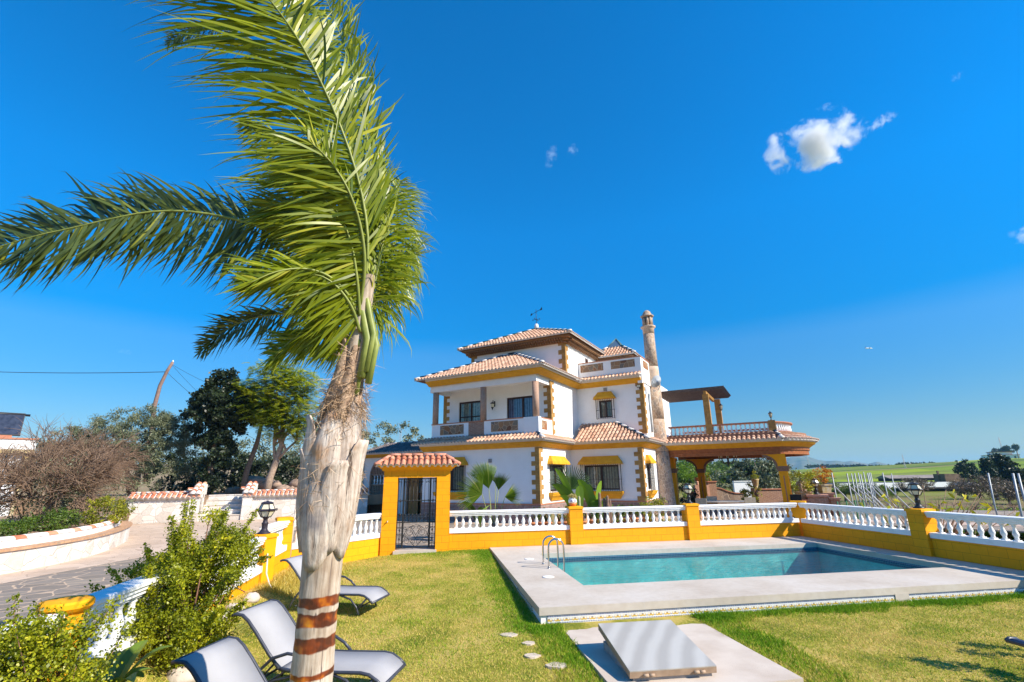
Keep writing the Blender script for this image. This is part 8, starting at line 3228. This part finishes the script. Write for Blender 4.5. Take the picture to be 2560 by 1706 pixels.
# vine rows: gnarled stocks over green ground cover
vine0 = None
rn = random.Random(8)
for k in range(60):
    px, d = rn.uniform(2095, 2556), rn.uniform(19, 42)
    p = rp_(px, 1260, d)
    if vine0 is None:
        vine0 = thing('vine_stock', 'gnarled bare vine stock in the field beyond the right wall', 'vine', (p.x, p.y, -0.95), 0, 'bare vine stocks in the field')
        m = MB()
        m.tube([(0, 0, -0.2), (0.06, 0, 0.35), (-0.03, 0.03, 0.7)], [0.05, 0.045, 0.05], 6)
        for j in range(11):
            a = rn.uniform(0, 2 * PI)
            m.tube([(-0.03, 0.03, 0.66), (0.25 * math.cos(a), 0.25 * math.sin(a), 0.85), (0.7 * math.cos(a + 0.3), 0.7 * math.sin(a + 0.3), rn.uniform(0.8, 1.45))], [0.022, 0.014, 0.006], 4)
        m.build('branches', 'twig', vine0)
    else:
        c = clone_tree(vine0, loc=(p.x, p.y, float(terrain_h(np.array(p.x), np.array(p.y)))), rz=rn.uniform(0, 6))
# weedy ground cover
n = 26000
d_ = RNG.uniform(17, 46, n)
px_ = RNG.uniform(1990, 2620, n)
ang = np.arctan((px_ - 1280) / CF / 0.962)
X_, Y_ = d_ * np.tan(ang), d_
Z_ = terrain_h(X_, Y_)
k = px_noise(X_, Y_, 0.6, 0.3) > -0.25 + 0.2 * RNG.normal(size=n)
P = np.stack([X_, Y_, Z_], 1)[k]
V, F = leaf_quads(P, 0.26, 0.35, 1.1)
tag(np_mesh('field_weeds', V, F, RNG.random(len(P)), leafmat('field_weeds', (0.09, 0.13, 0.02), (0.22, 0.34, 0.03), tip=(0.34, 0.40, 0.05))), 'green weeds covering the field beyond the right wall', 'weeds', kind='stuff')


def far_tree(name, label, px, pyb, d, blobs, n, size, mat, clumps, csize, cat='tree', aspect=0.6, seed=1, trunk=True, group=None, up=0.0):
    p = at(px, pyb, d)
    gz = min(float(terrain_h(np.array(p.x), np.array(p.y))), p.z)
    bl = [(b[0], b[1], b[2] + p.z - gz, b[3], b[4], b[5]) for b in blobs]
    zt = max(0.6, min(b[2] for b in bl))
    return tree(name, label, (p.x, p.y, gz), [([(0, 0, -0.5), (0.1, 0, zt * 0.5), (0, 0, zt)], max(0.1, 0.03 * d * 0.1))], bl, n, size, mat, 'trunk', clumps, csize, cat, aspect, seed, 6, group, up)


# trees seen under and beyond the terrace
far_tree('silver_tree', 'grey green loose tree in front of the far white wall', 1905, 1245, 46, [(-2.6, 0, 1.6, 1.6, 1.5, 1.3), (-0.6, 0, 2.2, 1.9, 1.7, 1.5), (1.2, 0, 2.0, 1.8, 1.6, 1.6), (0.4, 0, 3.4, 1.5, 1.4, 1.0), (2.4, 0, 1.2, 1.3, 1.3, 1.3), (-0.3, -0.5, 0.9, 1.5, 1.2, 0.9), (1.6, 0, 0.3, 1.4, 1.2, 0.9)], 15000, 0.16, 'greyl', 260, 0.34, seed=31)
far_tree('silver_tree', 'dark low shrub under the silver tree', 1860, 1215, 48, [(0, 0, 0.9, 1.7, 1.4, 1.2), (1.6, 0, 0.8, 1.2, 1.2, 0.9)], 5000, 0.17, 'darkl', 90, 0.3, seed=32)
# orchard rows on the slope behind: individual round trees
orch = None
rn = random.Random(44)
cnt = 0
for row in range(7):
    for col in range(15):
        px = 1650 + col * 18 + rn.uniform(-5, 5) + (row % 2) * 9
        d = 105 + row * 20
        py = 1204 - row * 6.6 + rn.uniform(-1.5, 1.5)
        p = at(px, py, d)
        gz = float(terrain_h(np.array(p.x), np.array(p.y)))
        if orch is None:
            orch = tree('orchard_tree', 'round olive tree in the orchard seen under the terrace roof', (p.x, p.y, p.z - 2.4), [([(0, 0, -4), (0, 0, 0), (0, 0, 1.4)], 0.2)], [(0, 0, 2.2, 2.3, 2.2, 1.7), (0.5, 0, 3.0, 1.5, 1.5, 1.1)], 1700, 0.42, 'greenl', 'trunk', 46, 0.6, 'tree', 0.7, 3, 3, 'orchard trees on the far slope')
        else:
            clone_tree(orch, loc=(p.x, p.y, p.z - 2.4), rz=rn.uniform(0, 6))
# ground of the orchard slope
m = MB()
pa = [at(1560, 1218, 92), at(1975, 1218, 92), at(1975, 1164, 250), at(1560, 1158, 250)]
pa2 = [p + Vector((0, 0, -6)) for p in pa]
m.add(pa + pa2, [(0, 1, 2, 3), (4, 7, 6, 5), (0, 4, 5, 1), (1, 5, 6, 2), (2, 6, 7, 3), (3, 7, 4, 0)])
tag(m.build('orchard_ground', simple('orchard_earth', (0.20, 0.22, 0.06), (0.26, 0.19, 0.10), 0.08, 0.95), None), kind='structure')

MT['conif'] = leafmat('conifer_leaves', (0.008, 0.022, 0.010), (0.03, 0.055, 0.022), trans=0.08)
MT['scrub'] = leafmat('brown_scrub', (0.06, 0.045, 0.030), (0.17, 0.12, 0.08), trans=0.1, tip=(0.16, 0.17, 0.06))
for px, pyb, d, h, w, lab in ((2483, 1222, 88, 5.0, 1.3, 'left pointed dark conifer of the clump at the right edge'), (2505, 1222, 92, 5.9, 1.9, 'tallest dark conifer of the clump at the right edge'), (2522, 1222, 90, 6.1, 1.9, 'broad dark conifer right of the tallest one'), (2543, 1226, 92, 5.4, 2.2, 'rightmost dark conifer of the clump at the right edge'), (2558, 1240, 88, 4.6, 1.8, 'dark conifer cut off by the right edge')):
    far_tree('conifer_tree', lab, px, pyb, d, [(0, 0, h * 0.25, w, w, h * 0.30), (0, 0, h * 0.5, w * 0.8, w * 0.8, h * 0.28), (0, 0, h * 0.74, w * 0.5, w * 0.5, h * 0.22), (0, 0, h * 0.92, w * 0.2, w * 0.2, h * 0.13)], 6000, 0.34, 'conif', 150, 0.42, seed=int(px), group='dark conifers at the right edge', up=0.3)
far_tree('round_tree', 'round dark blue green tree in the bright field', 2420, 1200, 120, [(0, 0, 2.2, 2.2, 2.0, 2.0), (1.2, 0, 1.4, 1.6, 1.5, 1.4), (-0.8, 0, 2.9, 1.2, 1.2, 1.0), (0.9, 0, 2.9, 1.1, 1.1, 0.9)], 6500, 0.3, 'conif', 140, 0.45, seed=71)
for i, (px, pyb, d, w, h, lab) in enumerate(((2412, 1238, 62, 1.7, 2.0, 'left clump of brown leafless scrub in the field'), (2448, 1236, 64, 2.2, 2.6, 'large middle clump of brown leafless scrub'), (2490, 1236, 60, 2.4, 2.2, 'right clump of brown leafless scrub below the conifers'), (2520, 1245, 52, 1.9, 1.6, 'low tan scrub at the right edge of the field'),
                                             (2285, 1222, 70, 2.2, 1.5, 'brown scrub in front of the dark shed'), (2190, 1240, 60, 2.0, 1.5, 'dark green scrub behind the trellis posts'), (2110, 1232, 62, 1.8, 1.3, 'green scrub left of the trellis posts'))):
    far_tree('scrub_clump', lab, px, pyb, d, [(0, 0, h * 0.4, w, w * 0.8, h * 0.5), (w * 0.5, 0, h * 0.3, w * 0.7, w * 0.6, h * 0.42)], 5200, 0.16, 'scrub' if i not in (5, 6) else 'greenl', 110, 0.3, 'scrub', 0.3, 90 + i)
# dark shed and road beyond
p = at(2290, 1192, 150)
t = thing('field_shed', 'long dark open shed with a low grey roof in the valley', 'shed', (p.x, p.y, p.z - 1.0), -0.1)
m = MB()
m.box(-9, 6, -3, 3, -1.2, 0.6)
m.build('wall', simple('dark_shed', (0.05, 0.04, 0.045), (0.03, 0.025, 0.03), 2, 0.9), t)
m = MB()
m.add([(-9.6, -3.6, 0.6), (6.6, -3.6, 0.6), (6.6, 0, 1.5), (-9.6, 0, 1.5), (-9.6, 3.6, 0.6), (6.6, 3.6, 0.6)], [(0, 1, 2, 3), (3, 2, 5, 4), (0, 3, 4), (1, 5, 2), (0, 4, 5, 1)])
m.build('roof', simple('grey_sheet_roof', (0.30, 0.25, 0.21), (0.2, 0.17, 0.15), 1, 0.8), t)
p = at(2372, 1193, 130)
t = thing('ruined_shed', 'small roofless brown brick ruin right of the dark shed', 'shed', (p.x, p.y, p.z - 1.2), -0.1)
m = MB()
m.box(-2.3, 2.3, -2, 2, -1, 2.0)
m.box(-2.6, -2.25, -0.2, 0.2, -1, 2.8)
m.box(2.25, 2.6, -0.2, 0.2, -1, 2.8)
m.build('wall', simple('ruin_brick', (0.24, 0.15, 0.11), (0.14, 0.09, 0.07), 1.2, 0.9), t)
road = MB()
ra, rb, rc, rd = at(1990, 1212, 88), at(2440, 1213, 88), at(2440, 1205, 104), at(1990, 1205, 104)
for v in (ra, rb, rc, rd):
    v.z += 0.0
road.add([ra, rb, rc, rd] + [v - Vector((0, 0, 0.6)) for v in (ra, rb, rc, rd)], [(0, 1, 2, 3), (0, 4, 5, 1), (1, 5, 6, 2), (3, 7, 4, 0), (2, 6, 7, 3)])
tag(road.build('road', simple('asphalt', (0.06, 0.06, 0.068), (0.045, 0.045, 0.05), 2, 0.9), None), kind='structure')
gr_ = MB()
a_, b_ = at(2090, 1212.5, 86), at(2380, 1213, 86)
dv = (b_ - a_)
t = thing('white_barrier', 'pale low barrier along the valley road', 'barrier', a_, math.atan2(dv.y, dv.x))
gr_.box(0, dv.length, -0.1, 0.1, -0.6, 0.22)
gr_.build('rail', 'balwhite', t)

# farmhouse on the far hill with trees and pylons
p = at(2510, 1148, 430)
t = thing('hill_farmhouse', 'low white farmhouse on the far hilltop', 'house', (p.x, p.y, p.z), -0.5)
m = MB()
m.box(-13, 9, -5, 5, -8, 3.2)
m.box(-9, 5, -4, 4, 3.2, 5.6)
m.build('wall', 'white', t)
m = MB()
m.box(-9.6, 5.6, -4.6, 4.6, 5.6, 6.1)
m.box(-13.4, 9.4, -5.4, 5.4, 3.2, 3.5)
m.build('roof', 'redcap', t)
m = MB()
for x in (-10, -6, -2, 2, 6):
    m.box(x - 0.6, x + 0.6, -5.06, -5.0, 0.3, 2.2)
m.build('window', 'glass', t)
far_tree('hilltop_tree', 'broad dark tree over the hilltop farmhouse', 2508, 1142, 440, [(0, 0, 4.6, 7, 5, 3.0), (-6, 0, 3.4, 4, 4, 2.2), (4, 0, 4.4, 5, 4, 2.4)], 4000, 0.9, 'conif', 120, 1.1, seed=81)
for px, pyb, d, h, lab in ((2523, 1142, 435, 7.5, 'dark palm on the hilltop right of the farmhouse roof'), (2547, 1146, 420, 9.5, 'tall palm standing alone at the right of the hilltop')):
    p = at(px, pyb, d)
    t = thing('hilltop_palm', lab, 'palm', (p.x, p.y, p.z), 0, 'palms on the hilltop')
    m = MB()
    m.tube([(0, 0, -6), (0, 0, h - 2)], 0.35, 6)
    m.build('trunk', 'trunk', t)
    foliage('crown', [(0, 0, h, 2.3, 2.3, 1.7), (0, 0, h - 1.4, 1.2, 1.2, 1.2)], 900, 1.2, 'conif', t, 0.3)
for px, pyb, pyt, d, lab in ((2506, 1128, 1094, 600, 'lattice pylon rising behind the hilltop farmhouse'), (2264, 1172, 1137, 300, 'slim leaning pylon on the green ridge'), (2022, 1168, 1134, 900, 'faint lattice pylon in front of the blue mountains'), (2478, 1150, 1136, 330, 'short utility pole on the hill left of the farmhouse')):
    p, q = at(px, pyb, d), at(px - 4 if px != 2264 else px - 9, pyt, d)
    hgt = q.z - p.z
    t = thing('pylon', lab, 'pylon', (p.x, p.y, p.z), 0.2, 'pylons on the skyline')
    m = MB()
    w = hgt * 0.055
    r_ = d * 0.00022
    dx = q.x - p.x if px == 2264 else 0
    for sx in (-1, 1):
        for sy in (-1, 1):
            m.tube([(sx * w, sy * w, -12), (dx + sx * w * 0.2, sy * w * 0.2, hgt)], r_, 4)
    for k in range(9):
        u = k / 9
        ww = w * (1 - 0.8 * u)
        m.tube([(dx * u - ww, -ww, hgt * u), (dx * (u + 0.11) + ww * 0.9, -ww, hgt * (u + 0.11))], r_ * 0.6, 3)
        m.tube([(dx * u + ww, -ww, hgt * u), (dx * (u + 0.11) - ww * 0.9, -ww, hgt * (u + 0.11))], r_ * 0.6, 3)
    for u in (0.72, 0.86):
        m.tube([(dx * u - w * 1.7, 0, hgt * u), (dx * u + w * 1.7, 0, hgt * u)], r_ * 0.8, 4)
    m.build('frame', 'galv', t)
# tree belt at the foot of the mountains
for i, (px, py, d, w, h, lab) in enumerate(((2062, 1166, 700, 22, 3.2, 'dark tree belt at the foot of the mountains, left part'), (2120, 1166, 650, 20, 2.5, 'dark tree belt at the foot of the mountains, middle part'), (2180, 1167, 650, 24, 2.4, 'dark tree belt at the foot of the mountains, right part'), (2290, 1161, 480, 15, 2.0, 'dark hedge line along the green ridge'))):
    far_tree('tree_belt', lab, px, py + 2, d, [(k_ * w / 4, 0, h * 0.4, w / 5, 4, h * random.uniform(0.4, 0.6)) for k_ in range(-4, 5)], 2600, d * 0.0022, 'conif', 90, h * 0.3, 'trees', 0.6, 120 + i, group='tree belts on the horizon')

# ================================================================== IN THE SKY
p = at(2172, 871, 1500)
t = thing('airplane', 'small airliner low in the sky at the right', 'airplane', p, 0.12)
m = MB()
L_ = 13.0
RXm = Matrix.Rotation(PI / 2, 4, 'Y')
m2 = MB()
m2.lathe([(0.05, -L_), (0.8, -L_ * 0.88), (1.5, -L_ * 0.6), (1.5, L_ * 0.7), (1.0, L_ * 0.9), (0.1, L_)], 10)
m.add(m2.v, m2.f, 0, True, RXm)
m.build('fuselage', 'balwhite', t)
m = MB()
m.add([(-1, -1, -0.4), (2.6, -1, -0.4), (-4.5, -13, 0.8), (-6, -13, 0.8), (-1, -1, -0.9), (2.6, -1, -0.9), (-4.5, -13, 0.6), (-6, -13, 0.6)], [(0, 1, 2, 3), (7, 6, 5, 4), (0, 4, 5, 1), (1, 5, 6, 2), (3, 7, 4, 0)])
m.add([(-1, 1, -0.4), (2.6, 1, -0.4), (-4.5, 13, 0.8), (-6, 13, 0.8), (-1, 1, -0.9), (2.6, 1, -0.9), (-4.5, 13, 0.6), (-6, 13, 0.6)], [(3, 2, 1, 0), (4, 5, 6, 7), (1, 5, 4, 0), (2, 6, 5, 1), (0, 4, 7, 3)])
m.build('wing', 'galv', t)
m = MB()
m.add([(-9, -0.15, 1), (-11.5, -0.15, 1), (-12.8, -0.15, 5), (-11.6, -0.15, 5), (-9, 0.15, 1), (-11.5, 0.15, 1), (-12.8, 0.15, 5), (-11.6, 0.15, 5)], [(0, 1, 2, 3), (7, 6, 5, 4), (0, 3, 7, 4), (1, 5, 6, 2), (2, 6, 7, 3)])
m.build('tail_fin', 'navy', t)


def cloud(label, px, py, w_px, h_px, d=1400, dens=0.03, seed=0, thr=0.5, tilt=0.0, sc=3.2, soft=0.16):
    c = at(px, py, d)
    v = RW.T @ np.array([(px - 1280) / CF, (py - 853) / CF, 1.0])
    dist = np.linalg.norm(v / v[1] * d)
    f_ = dist / math.sqrt(CF * CF + (px - 1280) ** 2 + (py - 853) ** 2)
    w, h = w_px * f_ / 2, h_px * f_ / 2
    m = MB()
    m2 = [(math.sin(PI * j / 10), -math.cos(PI * j / 10)) for j in range(11)]
    m.lathe([(max(0.001, r), z) for r, z in m2], 20)
    o = m.build('cloud', None, None) if False else None
    t = NT('cloud_vapour')
    nt = t.t
    nt.nodes.remove(t.p)
    ob = t.n('TexCoord').outputs['Object']
    ln_ = t.n('VectorMath', operation='LENGTH')
    t.set(ln_.inputs[0], ob)
    off = t.n('VectorMath', operation='ADD')
    t.set(off.inputs[0], t.n('VectorMath', operation='MULTIPLY', i_0=ob, i_1=(w / h, 1.0, 1.0)).outputs[0])
    off.inputs[1].default_value = (seed * 3.7, seed * 1.3, seed * 2.1)
    nz = t.noise(sc * 0.5, 9, off.outputs[0], 0.62, 0.35)
    fall = t.math('SUBTRACT', 1.0, t.math('POWER', ln_.outputs['Value'], 1.6))
    val = t.math('SUBTRACT', t.math('ADD', t.math('MULTIPLY', nz, 1.7), t.math('MULTIPLY', fall, 0.42)), thr + 0.66)
    dn = t.n('MapRange', i_0=val, i_1=0.0, i_2=soft * 2.2, i_3=0.0, i_4=dens)
    vol = t.n('VolumePrincipled')
    vol.inputs['Color'].default_value = (1, 1, 1, 1)
    vol.inputs['Anisotropy'].default_value = 0.2
    t.set(vol.inputs['Density'], dn.outputs[0])
    nt.links.new(vol.outputs[0], nt.nodes['Material Output'].inputs['Volume'])
    o = m.build('cloud', t.m, None)
    o.location = c
    o.scale = (w, w * 0.7, h)
    o.rotation_euler = (0, tilt, -math.atan2(c.x, c.y))
    return tag(o, label, 'cloud', 'clouds in the blue sky', 'stuff' if False else None)


cloud('large white ragged cloud at the upper right', 2046, 352, 270, 150, dens=0.045, seed=1, thr=0.42, sc=3.0)
cloud('small upright wisp of cloud at the middle of the sky', 1379, 392, 44, 74, dens=0.03, seed=2, thr=0.47, tilt=0.3)
cloud('tiny faint wisp of cloud right of the upright wisp', 1431, 374, 40, 44, dens=0.02, seed=3, thr=0.49)
cloud('thin slanting wisp right of the large cloud', 2212, 300, 70, 34, dens=0.025, seed=4, thr=0.47, tilt=-0.45)
cloud('white cloud scrap cut off by the right edge', 2556, 585, 60, 70, dens=0.03, seed=5, thr=0.46)
cloud('faint cloud smudge low over the left trees', 312, 879, 46, 20, dens=0.006, seed=6, thr=0.45)
cloud('faint wisp near the top right of the sky', 2392, 192, 40, 26, dens=0.012, seed=7, thr=0.48)

# ------------------------------------------------------------------ haze over the land
m = MB()
m.box(-5200, 6200, -300, 5600, -420, 150)
hz = m.build('haze', NT('air').m, None)
hn = hz.data.materials[0].node_tree
hn.nodes.remove(hn.nodes['Principled BSDF'])
hv = hn.nodes.new('ShaderNodeVolumePrincipled')
hv.inputs['Color'].default_value = (0.28, 0.62, 1.0, 1)
hv.inputs['Density'].default_value = 0.00015
hv.inputs['Anisotropy'].default_value = 0.0
hn.links.new(hv.outputs[0], hn.nodes['Material Output'].inputs['Volume'])
tag(hz, 'thin bluish haze over the fields and mountains', 'haze', kind='stuff')
